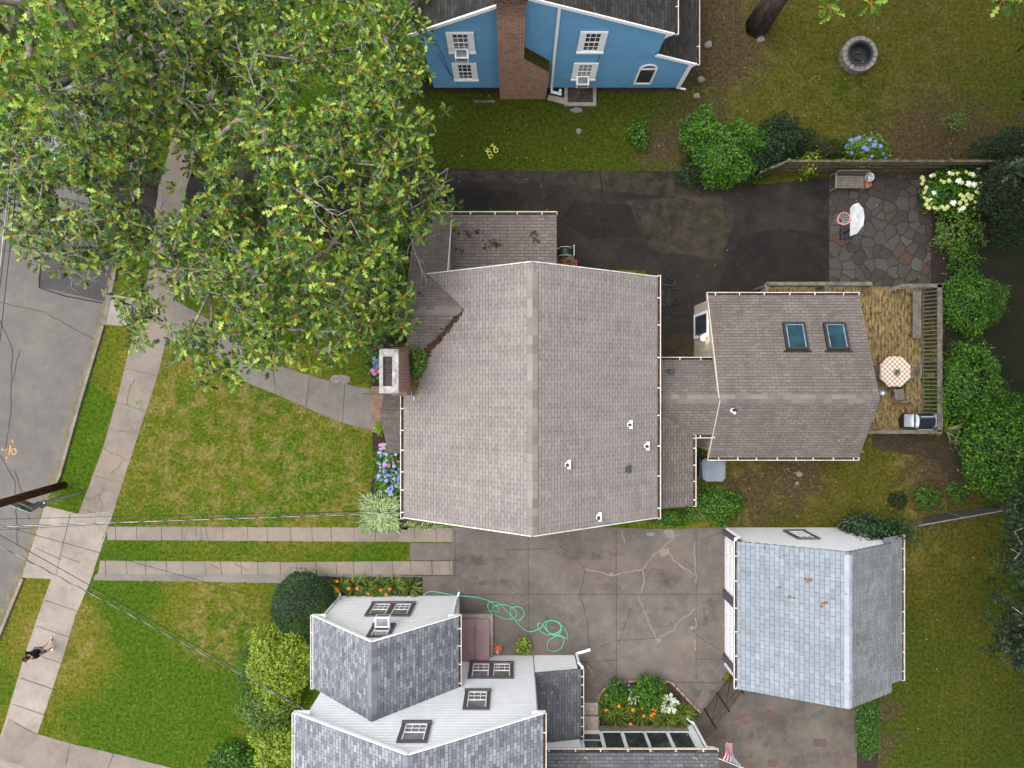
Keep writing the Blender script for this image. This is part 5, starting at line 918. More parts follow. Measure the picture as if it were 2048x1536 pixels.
# front garden
t, c, RX, RY = bush('flowering_shrub', 'white-flecked green shrub beside the front wing under the tree', 770, 545, 48, 96, 1.6, 'lf_mid', 6500, .10, lump=.2); blooms(t, dome(c, RX, RY, 0, 1.6, [(rr.uniform(-.75, .75), rr.uniform(-.8, .8)) for _ in range(90)]), .045, 'bloomw')
bush('flowering_shrub', 'dark glossy shrub hard against the front wing wall', 795, 640, 26, 46, 1.1, 'lf_dark', 1800, .1, lump=.3)
t, c, RX, RY = bush('hydrangea', 'hydrangea with blue and pink flower heads left of the brick chimney', 752, 730, 22, 30, .9, 'lf_mid', 500, .13); blooms(t, pxdome(c, RX, RY, 0, .9, [(749, 717), (756, 722), (750, 726), (758, 729), (752, 735)]), .11, 'bloomb'); blooms(t, pxdome(c, RX, RY, 0, .9, [(745, 741), (749, 747), (757, 742), (752, 734), (759, 745)]), .09, 'bloompk')
for i, (px, py, rx, ry, lb) in enumerate([(785, 912, 32, 28, 'hydrangea with lilac and pink heads just below the small porch roof'), (782, 960, 30, 32, 'hydrangea with dense pale blue heads in the middle of the front bed')]):
    t, c, RX, RY = bush('hydrangea', lb, px, py, rx, ry, 1.1, 'lf_mid', 1800, .13, lump=.1); q = [(rr.uniform(-.95, .9), rr.uniform(-.92, .92)) for _ in range(34)]; blooms(t, dome(c, RX, RY, 0, 1.1, [z for z in q if z[0]**2+z[1]**2 < 1]), .085, 'blooml' if i == 0 else 'bloomb'); blooms(t, dome(c, RX, RY, 0, 1.1, [(rr.uniform(-.8, .5), rr.uniform(-.8, .8)) for _ in range(8 if i == 0 else 14)]), .09, 'bloompk' if i == 0 else 'blooml')
bush('small_shrub', 'small weedy shrub at the lawn edge of the front bed', 754, 932, 11, 16, .5, 'lf_mid', 250, .08); bush('golden_shrub', 'bright yellow-green shrub beside the brick front step', 759, 856, 10, 13, .7, 'lf_lime', 380, .09)
def blades(name, label, px, py, r, n, L, mat, w=.03, z0=0, seed=1, cat='plant', group=None, loc=None):
    rng = random.Random(seed); c = loc or P(px, py, z0); t = thing(name, label, cat, tuple(c), group); mb = MB()
    for i in range(n):
        a = rng.uniform(0, 6.283); rr_ = r*rng.random()**.6; b = c+V((rr_*math.cos(a+rng.uniform(-1, 1)), rr_*math.sin(a+rng.uniform(-1, 1)), 0)); l = L*rng.uniform(.6, 1.2); dr = V((math.cos(a), math.sin(a), 0)); sd_ = V((-dr.y, dr.x, 0)); pts = []
        for k in range(5): t_k = k/4; pts.append(b+dr*l*.75*t_k**1.2+V((0, 0, l*(1.0*t_k-.75*t_k*t_k)*.9+.01)))
        ws = [w*.6, w, w*.9, w*.6, .002]; i0 = len(mb.v)
        for p, ww in zip(pts, ws): mb.v.append(tuple(p-sd_*ww/2)); mb.v.append(tuple(p+sd_*ww/2))
        for k in range(4): mb.f.append((i0+2*k, i0+2*k+1, i0+2*k+3, i0+2*k+2))
    part('foliage', mb, mat, t, uv=False); return t
def lilyflowers(t, pxs, z):
    me = None
    for px, py in pxs:
        if me is None:
            mb = MB()
            for k in range(6): a = k*math.pi/3; mb.poly([(0, 0, 0), (.05*math.cos(a-.45), .05*math.sin(a-.45), .02), (.11*math.cos(a), .11*math.sin(a), .01), (.05*math.cos(a+.45), .05*math.sin(a+.45), .02)])
            mb.ball((0, 0, .0), .025, 6, 4); me = mkmesh('flower', mb.v, mb.f, MT['bloomo'], uv=False)
        o = link('flower', me, t, P(px, py, z)-worg(t)); o.rotation_euler = (random.uniform(-.4, .4), random.uniform(-.4, .4), random.uniform(0, 6)); o.scale = (.85,)*3
blades('variegated_grass', 'pale green and white striped grass mound at the corner of the front bed', 760, 1025, .78, 1500, .32, 'lf_varieg', .03, 0, 5)
random.seed(31)
for i, (px, fl, lb) in enumerate([(680, [(674, 1162), (672, 1177), (676, 1182)], 'daylily clump nearest the round dark hedge with orange flowers'), (708, [(697, 1177), (714, 1177)], 'daylily clump with two orange flowers, second from the dark hedge'), (735, [(736, 1187)], 'daylily clump with one low orange flower in the wall bed'), (762, [(761, 1180), (772, 1189), (779, 1178)], 'daylily clump with three orange flowers in the wall bed'), (790, [], 'dense daylily clump without flowers, fifth in the wall bed'), (822, [], 'daylily clump at the concrete end of the wall bed')]):
    t = blades('daylily', lb, px, 1172, .25, 70, .62, 'lily', .035, 0, 40+i, group='daylilies along the white house wall'); lilyflowers(t, fl, .6)
for i, (px, py, fl, lb) in enumerate([(1215, 1412, [(1212, 1420), (1238, 1412)], 'daylily clump at the left end of the round bed'), (1250, 1408, [(1266, 1420)], 'daylily clump with one flower in the middle of the round bed'), (1285, 1420, [(1285, 1416), (1287, 1432), (1303, 1431)], 'daylily clump with three flowers at the right of the round bed'), (1308, 1418, [(1306, 1418), (1310, 1420), (1308, 1427), (1318, 1401)], 'daylily clump with most orange flowers beside the striped hosta'), (1362, 1425, [], 'daylily clump at the gate end of the round bed'), (1232, 1432, [(1261, 1448)], 'low daylily clump next to the sunroom steps'), (1330, 1432, [], 'flowerless daylily clump below the striped hosta')]):
    t = blades('daylily', lb, px, py, .3, 95, .72, 'lily', .035, .03, 60+i, group='daylilies in the round bed'); lilyflowers(t, fl, .68)
def hosta(name, label, px, py, n, L, seed):
    rng = np.random.default_rng(seed); c = P(px, py, .05); t = thing(name, label, 'plant', tuple(c)); a = rng.uniform(0, 6.28, n); el = rng.uniform(.1, .9, n); d = np.stack([np.cos(a)*np.cos(el), np.sin(a)*np.cos(el), np.sin(el)], 1); y = np.stack([-np.sin(a), np.cos(a), 0*a], 1); z = np.cross(d, y); pos = np.array(c)+d*rng.uniform(.05, .32, n)[:, None]
    Vv, Fc = inst(LEAF_V*np.array([1, .95, 1]), LEAF_F, pos, np.stack([d, y, z], 2), L*rng.uniform(.8, 1.2, n)); addnp('foliage', Vv, Fc, 'hosta', t)
hosta('hosta', 'white striped hosta at the right of the round bed', 1336, 1404, 110, .22, 3); hosta('hosta', 'small white striped hosta between the two bushes of the round bed', 1267, 1388, 45, .17, 4)
bush('round_bed_bush', 'tall dark green bush in the middle of the round bed', 1298, 1382, 30, 32, 1.3, 'lf_mid', 1900, .1); bush('round_bed_bush', 'lower dark green bush at the left of the round bed', 1235, 1382, 22, 20, .9, 'lf_mid', 900, .1)
bush('silvery_plant', 'grey-blue feathery plant at the left rim of the round bed', 1216, 1388, 9, 11, .4, 'lf_varieg', 160, .06)
bush('clipped_hedge', 'round clipped dark hedge at the corner of the white house', 608, 1208, 64, 62, 2.0, 'lf_hedge', 9000, .075, lump=.04, solid=.12)
bush('azalea', 'bright yellow-green rounded shrub beside the white house wing', 562, 1328, 62, 84, 2.1, 'lf_lime', 9500, .12, lump=.16); bush('azalea', 'green feathery shrub on the lawn side of the yellow-green shrub', 496, 1345, 22, 55, 1.2, 'lf_mid', 1500, .12, 0, 'long', lump=.3)
bush('rhododendron', 'long-leaved rhododendron below the yellow-green shrub', 535, 1415, 55, 46, 1.8, 'lf_olive', 1900, .2, 0, 'long', lump=.2); bush('azalea', 'yellow-green shrub at the bottom edge against the slate roof', 556, 1495, 50, 56, 1.6, 'lf_lime', 4200, .12, lump=.25); bush('azalea', 'dark green shrub at the bottom edge below the lawn', 462, 1520, 48, 30, .8, 'lf_mid', 2200, .12, lump=.3)
bush('potted_shrub', 'small bright shrub beside the white wall and green hose', 1047, 1292, 15, 15, .7, 'lf_lime', 240, .12)
bush('rear_bed_bush', 'green bush in the narrow bed beside the rear lean-to roof', 1440, 1010, 38, 34, 1.1, 'lf_mid', 2600, .11, lump=.3); bush('rear_bed_bush', 'fern-like yellow-green plant at the lean-to corner', 1398, 1022, 24, 20, .9, 'lf_olive', 700, .14, 0, 'long'); bush('rear_bed_bush', 'dense dark ground shrub under the rear gutter', 1345, 1035, 52, 16, .5, 'lf_mid', 2200, .08, lump=.2); bush('rear_bed_bush', 'small weeds beside the grey storage bin', 1395, 950, 12, 50, .5, 'lf_ivy', 500, .09, lump=.4); bush('rear_bed_bush', 'pale weeds along the drive below the front eave', 860, 1050, 52, 8, .3, 'lf_varieg', 700, .06, lump=.3)
bush('ivy', 'dark ivy spilling over the rear corner of the garage roof', 1735, 1055, 52, 24, 2.6, 'lf_ivy', 2600, .12, lump=.4); bush('ivy', 'ivy trailing off the garage gutter next to the chain-link fence', 1800, 1060, 20, 28, 2.9, 'lf_ivy', 520, .11, lump=.5, solid=.8)
bush('hedge', 'narrow clipped green hedge between patio and lawn', 1733, 1450, 20, 58, .9, 'lf_mid', 4200, .07, lump=.1, ex=4)
bush('roof_weeds', 'green seedlings growing in the roof valley behind the chimney', 838, 722, 17, 28, .7, 'lf_olive', 650, .11, 5.5, lump=.35, cat='weeds'); bush('roof_weeds', 'dry brown weeds behind the chimney flashing', 829, 760, 10, 28, .4, 'dead', 420, .1, 5.35, lump=.35, cat='weeds')
blades('spiky_plant', 'spiky yellow-green plant in a dark pot at the deck corner', 1888, 858, .1, 26, 1.0, 'lily', .05, .75, 9)
mb = MB(); q = P(1884, 858, 0); mb.lathe((q.x, q.y, .02), [(.16, 0), (.22, .6), (.24, .66), (.2, .66), (.19, .6)], 16); solo('plant_pot', mb, 'bindark', 'dark round pot under the spiky plant at the deck corner', 'pot', (q.x, q.y, 0))

# ================================================================== grass and litter (too many to count)
def blade_field(n, seed):
    rng = np.random.default_rng(seed); p = np.stack([rng.uniform(-23.6, 23.6, n), rng.uniform(-18.2, 18.2, n)], 1); keep = np.ones(n, bool)
    pj = p+rng.normal(0, .045, p.shape)
    for pl in PAVED: keep &= ~inpoly(pj, pl)
    for x0, x1, y0, y1 in ((-3.7, 5.2, -4.8, 3.9), (-3.6, 1.65, 3.6, 6.4), (-4.9, -3.5, -2.7, .4), (4.9, 7.0, -4.6, .9), (7.9, 13.5, -2.7, 3.4), (10.6, 17.9, 3.3, 4.2), (13.4, 17.9, -2.1, 4.2), (-3.5, 7.3, 12.4, 22), (-7.6, -2.3, -12, -9.2), (-7.4, 8, -19, -11.8), (9.2, 15.4, -12, -6.2)): keep &= ~((p[:, 0] > x0) & (p[:, 0] < x1) & (p[:, 1] > y0) & (p[:, 1] < y1))
    return p[keep], rng
p, rng = blade_field(520000, 3); n = len(p); az = rng.uniform(0, 6.283, n); L = rng.uniform(.035, .085, n); w = rng.uniform(.010, .020, n); el = rng.uniform(.25, 1.2, n)
d = np.stack([np.cos(az)*np.cos(el), np.sin(az)*np.cos(el), np.sin(el)], 1)*L[:, None]; s = np.stack([-np.sin(az), np.cos(az), 0*az], 1)*w[:, None]/2; b = np.concatenate([p, np.full((n, 1), .0)], 1)
Vg = np.stack([b-s, b+s, b+d], 1).reshape(-1, 3); Fg = np.arange(3*n).reshape(-1, 3); g = link('grass', npmesh('grass', Vg, Fg, 'grassb')); tag(g, 'short mown grass and dry turf covering the lawns', 'grass', kind='stuff')
# clover patches, bright in the dry lawn
def scatter(name, label, cat, centres, per, rad, leaf, mat, z, seed, flat=.5, grd=None):
    rng = np.random.default_rng(seed); pos = []
    for px, py in centres: c = P(px, py, z); m = int(per*rng.uniform(.4, 1.6)); q = rng.normal(0, rad, (m, 2)); pos.append(np.stack([c.x+q[:, 0], c.y+q[:, 1], np.full(m, z)+rng.uniform(0, .02, m)], 1))
    pos = np.concatenate(pos); B = basis(np.tile([0, 0, 1.0], (len(pos), 1)), rng, flat); Vv, Fc = inst(LEAF_V, LEAF_F, pos, B, leaf*rng.uniform(.6, 1.5, len(pos))); o = link(name, npmesh(name, Vv, Fc, mat)); return tag(o, label, cat, kind='stuff')
rc = np.random.default_rng(8)
cc = [(rc.normal(650, 60), rc.normal(960, 50)) for _ in range(90)]+[(rc.uniform(250, 730), rc.uniform(760, 1040)) for _ in range(70)]+[(rc.uniform(300, 620), rc.uniform(1000, 1045)) for _ in range(30)]
cc = [q for q in cc if 250 < q[0] < 735 and 760 < q[1] < 1045 and not (q[0] > 540 and q[1] < 870 and q[1] < 800+ (q[0]-540)*.35)]
scatter('clover', 'bright clover patches in the dry front lawn', 'clover', cc, 22, .14, .05, 'clover', .05, 4)
lw = [(rc.uniform(870, 2040), rc.uniform(190, 330)) for _ in range(330)]+[(rc.uniform(1400, 2040), rc.uniform(0, 300)) for _ in range(300)]+[(rc.uniform(1430, 1950), rc.uniform(930, 1045)) for _ in range(220)]+[(rc.uniform(90, 600), rc.uniform(1180, 1500)) for _ in range(60)]+[(rc.uniform(1760, 2040), rc.uniform(1080, 1530)) for _ in range(120)]
lw += [(rc.uniform(870, 1650), rc.uniform(345, 620)) for _ in range(50)]+[(rc.uniform(1666, 1860), rc.uniform(370, 560)) for _ in range(60)]+[(rc.uniform(920, 1440), rc.uniform(1065, 1340)) for _ in range(45)]+[(rc.normal(1585, 25), rc.normal(950, 22)) for _ in range(110)]+[(rc.uniform(950, 1370), rc.uniform(186, 200)) for _ in range(60)]
blk = [(5.0, 7.0, -4.7, .9), (-3.7, 5.3, -4.9, 3.95), (-3.6, 1.7, 3.6, 6.5), (7.7, 13.8, -3, 3.6)]
scatter('fallen_leaves', 'dry leaves and chips scattered over lawns, drive and patio', 'fallen leaves', lw, 1.1, .1, .075, 'dead', .045, 5, .35)
def roof_scatter(name, label, spots, zf, seed, leaf=.09, mat='dead'):
    rng = np.random.default_rng(seed); pos = []
    for px, py, m, rad in spots:
        for _ in range(m):
            q = P(px+rng.normal(0, rad), py+rng.normal(0, rad*.7), 5)
            for _ in range(4): q = P((q.x*F/(H-q.z))+1024, 768-(q.y*F/(H-q.z)), zf(q.x, q.y))
            pos.append((q.x, q.y, q.z+.02))
    pos = np.array(pos); B = basis(np.tile([0, 0, 1.0], (len(pos), 1)), rng, .3); Vv, Fc = inst(LEAF_V, LEAF_F, pos, B, leaf*rng.uniform(.5, 1.5, len(pos))); o = link(name, npmesh(name, Vv, Fc, mat)); tag(o, label, 'fallen leaves', kind='stuff')
roof_scatter('fallen_leaves', 'brown oak litter in clumps on the low north roof', [(935, 468, 26, 6), (960, 465, 22, 5), (985, 485, 30, 6), (995, 490, 24, 4), (1068, 468, 20, 4), (1072, 480, 16, 4), (925, 505, 8, 3), (970, 495, 10, 3), (905, 500, 10, 6), (912, 465, 8, 6)], lambda x, y: 4.16-.091*(y-3.6), 6, .09, 'debris')
roof_scatter('fallen_leaves', 'orange leaves scattered on the pale garage roof', [(1619, 1160, 12, 4), (1584, 1194, 7, 3), (1649, 1206, 10, 4), (1600, 1100, 4, 4), (1530, 1098, 4, 3), (1562, 1110, 3, 6), (1690, 1185, 4, 4), (1560, 1173, 4, 3)], lambda x, y: 2.7+.514*(x-8.98), 7, .12)
roof_scatter('fallen_leaves', 'orange leaves on the family room roof slope', [(1570, 820, 6, 2), (1690, 855, 10, 12), (1630, 855, 10, 16), (1668, 880, 10, 14), (1500, 850, 4, 20), (1710, 900, 6, 6), (1590, 880, 8, 25)], lambda x, y: zS(y), 8, .07)
# ================================================================== garden and street objects
def pl(name, mb, mat, par, **k): return part(name, mb, mat, par, **k)
# deck
dk = thing('deck', 'weathered wooden deck around the family room with a bench and baluster railing', 'deck', (15, 1, 0))
m = MB(); m.box(13.5, 17.55, -2.02, 4.14, .52, .6); m.box(10.62, 13.499, 3.5, 4.14, .5, .58); pl('floor', m, 'deck', dk); m = MB(); m.box(10.6, 17.55, 4.141, 4.18, .02, .57); m.box(13.6, 17.55, -2.06, -2.021, .02, .57); pl('skirt', m, 'fencew', dk)
for a, b in [((10.6, 4.18, 1.42), (15.0, 4.18, 1.42)), ((16.2, 4.1, 1.42), (17.95, 4.1, 1.42)), ((17.82, 4.15, 1.42), (17.82, -1.98, 1.42)), ((10.6, 4.18, 1.42), (10.6, 3.6, 1.42)), ((13.2, -2.0, 1.42), (17.9, -2.0, 1.42)), ((17.6, .35, .9), (17.9, .35, .9)), ((15.9, 3.95, 1.0), (16.25, 4.1, 1.42))]:
    m = MB(); m.bar(a, b, .2 if a[0] == 17.82 else .15, .04); pl('top_rail', m, 'wood', dk)
m = MB(); m.box(17.53, 17.56, -1.98, 4.1, .66, .74); pl('bottom_rail', m, 'wood', dk)
m = MB(); m.bar((17.50, 4.06, .7), (17.80, 4.06, 1.36), .045); b0 = pl('baluster', m, 'wood', dk); y = 3.9
while y > -1.95: bb = b0.copy(); C.objects.link(bb); bb.parent = dk; bb.location = (0, y-4.06, 0); y -= .165
for x, y in ((10.62, 4.12), (13.0, 4.12), (15.0, 4.12), (16.25, 4.12), (17.78, 4.1), (17.78, -1.96), (15.5, -1.98), (17.7, 1.0)): m = MB(); m.box(x-.045, x+.045, y-.045, y+.045, 0, 1.4); pl('post', m, 'wood', dk)
m = MB(); m.box(13.05, 13.2, 3.55, 4.12, .6, 1.38); pl('divider', m, 'wood', dk)
t = thing('deck_bench', 'long built wooden bench along the right side of the deck', 'bench', (17.2, 3, .6)); m = MB()
for k in range(3): m.box(16.92+k*.12, 17.03+k*.12, 1.95, 3.98, 1.0, 1.04)
pl('seat', m, 'wood', t)
for y in (2.1, 3.0, 3.85): m = MB(); m.box(16.95, 17.25, y-.03, y+.03, .6, 1.0); pl('leg', m, 'wood', t)
# table with checked cloth
q = P(1792, 743, 1.35); cx, cy = q.x, q.y; t = thing('patio_table', 'octagonal patio table on the deck', 'table', (cx, cy, .6)); m = MB(); m.lathe((cx, cy, 1.31), [(.6, 0), (.6, .03)], 8); pl('tabletop', m, 'woodg', t)
for sx, sy in ((-1, -1), (-1, 1), (1, -1), (1, 1)): m = MB(); m.bar((cx+sx*.4, cy+sy*.4, .6), (cx+sx*.35, cy+sy*.35, 1.31), .05); pl('leg', m, 'woodg', t)
m = MB(); N_ = 64; rings = [(.0, 1.352), (.3, 1.352), (.55, 1.351), (.63, 1.345), (.665, 1.30), (.67, 1.22)]; i0 = 0; m.v.append((cx, cy, 1.353))
for r_, z in rings[1:]:
    for k in range(N_):
        a = 2*math.pi*k/N_+R(22.5); oc = math.cos(math.pi/8)/math.cos((a-R(22.5)) % (math.pi/4)-math.pi/8); wv = (1+.015*math.sin(9*a)) if z < 1.34 else 1; m.v.append((cx+r_*oc*wv*1.03*math.cos(a), cy+r_*oc*wv*1.03*math.sin(a), z+(.01*math.sin(7*a) if z < 1.34 else 0)))
for k in range(N_): m.f.append((0, 1+k, 1+(k+1) % N_))
for j in range(len(rings)-2):
    for k in range(N_): a = 1+j*N_+k; b = 1+j*N_+(k+1) % N_; m.f.append((a, a+N_, b+N_, b))
solo('tablecloth', m, 'cloth', 'beige and white checked cloth on the deck table', 'tablecloth', (cx, cy, 1.352), uv=False)
t = thing('potted_plant', 'small green plant in a black pot in the centre of the checked cloth', 'plant', (cx, cy, 1.355)); m = MB(); m.lathe((cx, cy, 1.355), [(.06, 0), (.08, .13), (.085, .14), (.06, .12)], 12); pl('pot', m, 'black', t); bush('', '', 1794, 745, 5.5, 5.5, .16, 'lf_olive', 90, .06, 1.48, parent=t)
def patio_chair(x, y, rz, lb, arms=True):
    t = thing('patio_chair', lb, 'chair', (x, y, .6), 'wooden chairs round the deck table', rz); m = MB()
    def loc(nm, mb_, mt): o = link(nm, mkmesh(nm, mb_.v, mb_.f, MT[mt]), t); return o
    for k in range(8): m.box(-.22+k*.055, -.22+k*.055+.042, -.24, .22, .42, .44)
    loc('seat', m, 'woodg'); m = MB(); m.box(-.27, .27, -.30, -.265, .86, .92).box(-.25, .25, -.29, -.27, .5, .54)
    for k in range(7): m.box(-.2+k*.06, -.17+k*.06, -.29, -.27, .54, .86)
    loc('backrest', m, 'woodg')
    for s_ in (-1, 1):
        for y_, h_ in ((-.27, .88), (.24, .62)): m = MB(); m.box(s_*.25-.02, s_*.25+.02, y_-.02, y_+.02, 0, h_); loc('leg', m, 'woodg')
        m = MB(); m.box(s_*.25-.03, s_*.25+.03, -.26, .26, .62, .645); loc('armrest', m, 'woodg')
    return t
q = P(1828, 743, 1.1); patio_chair(q.x-.22, q.y, R(90), 'wooden chair on the right side of the table, facing left'); q = P(1771, 745, 1.1); patio_chair(q.x-.16, q.y, R(-90), 'wooden chair half under the roof edge on the left of the table'); q = P(1800, 789, 1.1); patio_chair(q.x, q.y, R(8), 'wooden chair pulled out below the table')
# gas grill
q = P(1850, 842, 1.5); gx, gy = q.x, q.y; t = thing('gas_grill', 'gas grill with dark lid and steel side shelves on the deck', 'grill', (gx, gy, .6)); m = MB(); m.box(gx-.42, gx+.42, gy-.24, gy+.26, .64, 1.34); pl('cabinet', m, 'black', t)
m = MB(); prof = [(-.30, 0), (-.31, .1), (-.25, .22), (-.1, .30), (.1, .30), (.24, .2), (.30, .02)]
for k in range(6): (a, z1), (b, z2) = prof[k], prof[k+1]; m.poly([(gx-.33, gy+a, 1.4+z1), (gx+.33, gy+a, 1.4+z1), (gx+.33, gy+b, 1.4+z2), (gx-.33, gy+b, 1.4+z2)])
ld = pl('lid', m, 'grilld', t)
for s_ in (-1, 1):
    m = MB(); m.slab([(gx+s_*.36, gy+a, 1.4+z) for a, z in prof], .06, (-s_, 0, 0)); pl('end_cap', m, 'steel', ld); m = MB(); m.box(gx+s_*.4, gx+s_*.80, gy-.25, gy+.28, 1.36, 1.4); pl('side_shelf', m, 'steel', t)
m = MB(); m.bar((gx-.3, gy-.36, 1.53), (gx+.3, gy-.36, 1.53), .035); pl('handle', m, 'steel', ld); m = MB(); m.obox((gx, gy+.18, 1.665), X_, (0, 1, -.55), .26, .025, .006); pl('badge_strip', m, 'steel', ld)
for sx in (-.38, .38):
    for sy in (-.2, .2): m = MB(); m.tube([(gx+sx-.03, gy+sy, .66), (gx+sx+.03, gy+sy, .66)], .06, 10); pl('wheel', m, 'rubber', t)
q = P(1812, 842, .9); m = MB(); m.slab([(q.x-.16+.12*0, q.y-.3, .98), (q.x+.2, q.y-.34, .98), (q.x+.2, q.y+.34, .98), (q.x-.05, q.y+.32, .98), (q.x-.2, q.y+.1, .98)], .3); solo('grill_cover', m, 'black', 'black folded grill cover beside the gas grill', 'cover', (q.x, q.y, .6))
# wooden garden bench on the flagstones
q = P(1699, 362, .45); bx, by = q.x, q.y; t = thing('garden_bench', 'grey slatted garden bench against the wooden fence', 'bench', (bx, by, 0))
for k in range(8): m = MB(); m.box(bx-.62, bx+.62, by-.30+k*.068, by-.25+k*.068, .42, .45); pl('seat_slat', m, 'woodg', t)
m = MB(); m.box(bx-.64, bx+.64, by+.30, by+.34, .84, .92).box(bx-.64, bx+.64, by+.28, by+.32, .46, .52)
for k in range(14): m.bar((bx-.57+k*.088, by+.30, .5), (bx-.57+k*.088, by+.32, .86), .035, .02)
pl('backrest', m, 'woodg', t)
for s_ in (-1, 1):
    m = MB(); m.box(bx+s_*.66-.035, bx+s_*.66+.035, by-.36, by+.32, .62, .65); pl('armrest', m, 'woodg', t)
    for yy, hh in ((-.32, .62), (.31, .9)): m = MB(); m.box(bx+s_*.66-.03, bx+s_*.66+.03, by+yy-.03, by+yy+.03, 0, hh); pl('leg', m, 'woodg', t)
q = P(1739, 354, .5); m = MB(); m.lathe((q.x, q.y, 0), [(.12, 0), (.17, .5), (.2, .52), (.18, .5), (.15, .3)], 16); solo('bucket', m, 'board', 'white bucket beside the slatted bench', 'bucket', (q.x, q.y, 0)); q = P(1734, 369, .2); m = MB(); m.lathe((q.x, q.y, 0), [(.1, 0), (.16, .26), (.17, .28), (.15, .28), (.13, .2)], 16); solo('flower_pot', m, 'terra', 'terracotta pot next to the white bucket', 'pot', (q.x, q.y, 0))
# basketball hoop
q = P(1711, 437, 2.7); hx, hy, hz = q.x, q.y, 2.6; t = thing('basketball_hoop', 'basketball hoop with white backboard and salmon rim on the flagstones', 'basketball hoop', (hx+.55, hy, 0)); m = MB(); m.slab([V((hx+u_, hy+w_, hz+z_)) for u_, w_, z_ in ((-.04, -.62, -.28), (-.04, .5, -.28), (-.0, .6, -.1), (.09, .62, .12), (.16, .34, .36), (.18, 0, .42), (.16, -.34, .36), (.05, -.6, .08))], .03, (.9, 0, -.4)); pl('backboard', m, 'board', t)
r0 = P(1688, 437, 2.45); m = MB(); m.tube([(r0.x+.245*math.cos(a), r0.y+.245*math.sin(a), 2.45) for a in [k*math.pi/16 for k in range(32)]], .014, 6, closed=True); rm = pl('rim', m, 'rim', t); m = MB(); m.box(r0.x+.24, hx-.03, r0.y-.07, r0.y+.07, 2.42, 2.46); pl('bracket', m, 'rim', rm)
m = MB()
for k in range(12):
    a = k*math.pi/6; m.tube([(r0.x+.24*math.cos(a), r0.y+.24*math.sin(a), 2.44), (r0.x+.17*math.cos(a+.26), r0.y+.17*math.sin(a+.26), 2.22), (r0.x+.11*math.cos(a+.5), r0.y+.11*math.sin(a+.5), 2.02)], .006, 3, False); m.tube([(r0.x+.24*math.cos(a), r0.y+.24*math.sin(a), 2.44), (r0.x+.17*math.cos(a-.26), r0.y+.17*math.sin(a-.26), 2.22), (r0.x+.11*math.cos(a-.5), r0.y+.11*math.sin(a-.5), 2.02)], .006, 3, False)
pl('net', m, 'net', rm); m = MB(); m.tube([(hx+.75, hy-.05, .1), (hx+.6, hy, 2.2), (hx+.15, hy, 2.6)], .04, 8); pl('post', m, 'black', t); m = MB(); m.prism([(hx+.6, hy-.3), (hx+1.1, hy-.25), (hx+1.1, hy+.2), (hx+.6, hy+.2)], 0.02, .14); pl('base', m, 'black', t)
# fire pit
q = P(1715, 112, .15); t = thing('fire_pit', 'round stone fire pit with dark steel ring on the lawn', 'fire pit', (q.x, q.y, 0)); n_ = 18
for lv in range(2):
    for k in range(n_):
        a0 = 2*math.pi*(k+.5*lv)/n_; a1 = a0+2*math.pi/n_-.04; m = MB(); m.slab([V((q.x+r_*math.cos(a), q.y+r_*math.sin(a), .19+lv*.19)) for r_, a in ((.50, a0), (.76, a0), (.76, a1), (.50, a1))], .185); pl('stone_block', m, 'stone', t)
m = MB(); m.lathe((q.x, q.y, 0), [(.49, .0), (.495, .42), (.56, .43), (.56, .41), (.47, .40), (.46, .05), (.0, .05)], 40); pl('steel_ring', m, 'charcoal', t)
m = MB()
for k in range(9): a = random.uniform(0, 6); r_ = random.uniform(0, .25); m.bar((q.x+r_*math.cos(a), q.y+r_*math.sin(a), .08), (q.x-r_*math.sin(a)+.1, q.y+r_*math.cos(a)*.8, .12), .04)
pl('ash_logs', m, 'soot', t)
# wooden fence with lattice top
t = thing('wooden_fence', 'mossy board fence with lattice top behind the flagstone patio', 'fence', (14, 9.2, 0)); a = P(1548, 345, 0); b = P(1955, 345, 0); a.z = b.z = 0; L = (b-a).length; d = (b-a).normalized(); y0 = a.y; m = MB(); x = a.x
while x < b.x: m.box(x, x+.135, y0-.012+random.uniform(-.004, .004), y0+.012, .04, 1.2); x += .14
pl('boards', m, 'fencew', t); m = MB(); m.box(a.x, b.x, y0-.04, y0+.04, 1.2, 1.24).box(a.x, b.x, y0-.05, y0+.05, 1.58, 1.62).box(a.x, b.x, y0-.05, y0-.013, .3, .38).box(a.x, b.x, y0-.05, y0-.013, .8, .88); pl('rails', m, 'fencew', t); m = MB(); x = a.x
while x < b.x-.3: m.bar((x, y0-.008, 1.24), (x+.34, y0-.008, 1.58), .03, .008, (0, 1, 0)); m.bar((x+.34, y0+.008, 1.24), (x, y0+.008, 1.58), .03, .008, (0, 1, 0)); x += .11
pl('lattice', m, 'fencew', t)
for k in range(5): x = a.x+(b.x-a.x)*k/4; m = MB(); m.box(x-.06, x+.06, y0-.06, y0+.06, 0, 1.7); m.lathe((x, y0, 1.7), [(.09, 0), (.09, .03), (.03, .1)], 8); pl('post', m, 'fencew', t)
t = thing('wooden_fence', 'short slanting fence panel half buried in the green bush', 'fence', tuple(P(1520, 358))); p0, p1 = P(1500, 362), P(1547, 345); m = MB()
for k in range(9): c0 = p0+(p1-p0)*(k+.5)/9; m.obox((c0.x, c0.y, .6), p1-p0, (0, 0, 1), (p1-p0).length/20, .56, .012)
pl('boards', m, 'fencew', t); m = MB(); m.bar(p0+V((0, 0, 1.3)), p1+V((0, 0, 1.6)), .08, .05); m.bar(p0+V((0, 0, 1.14)), p1+V((0, 0, 1.16)), .06, .05); pl('rails', m, 'fencew', t)
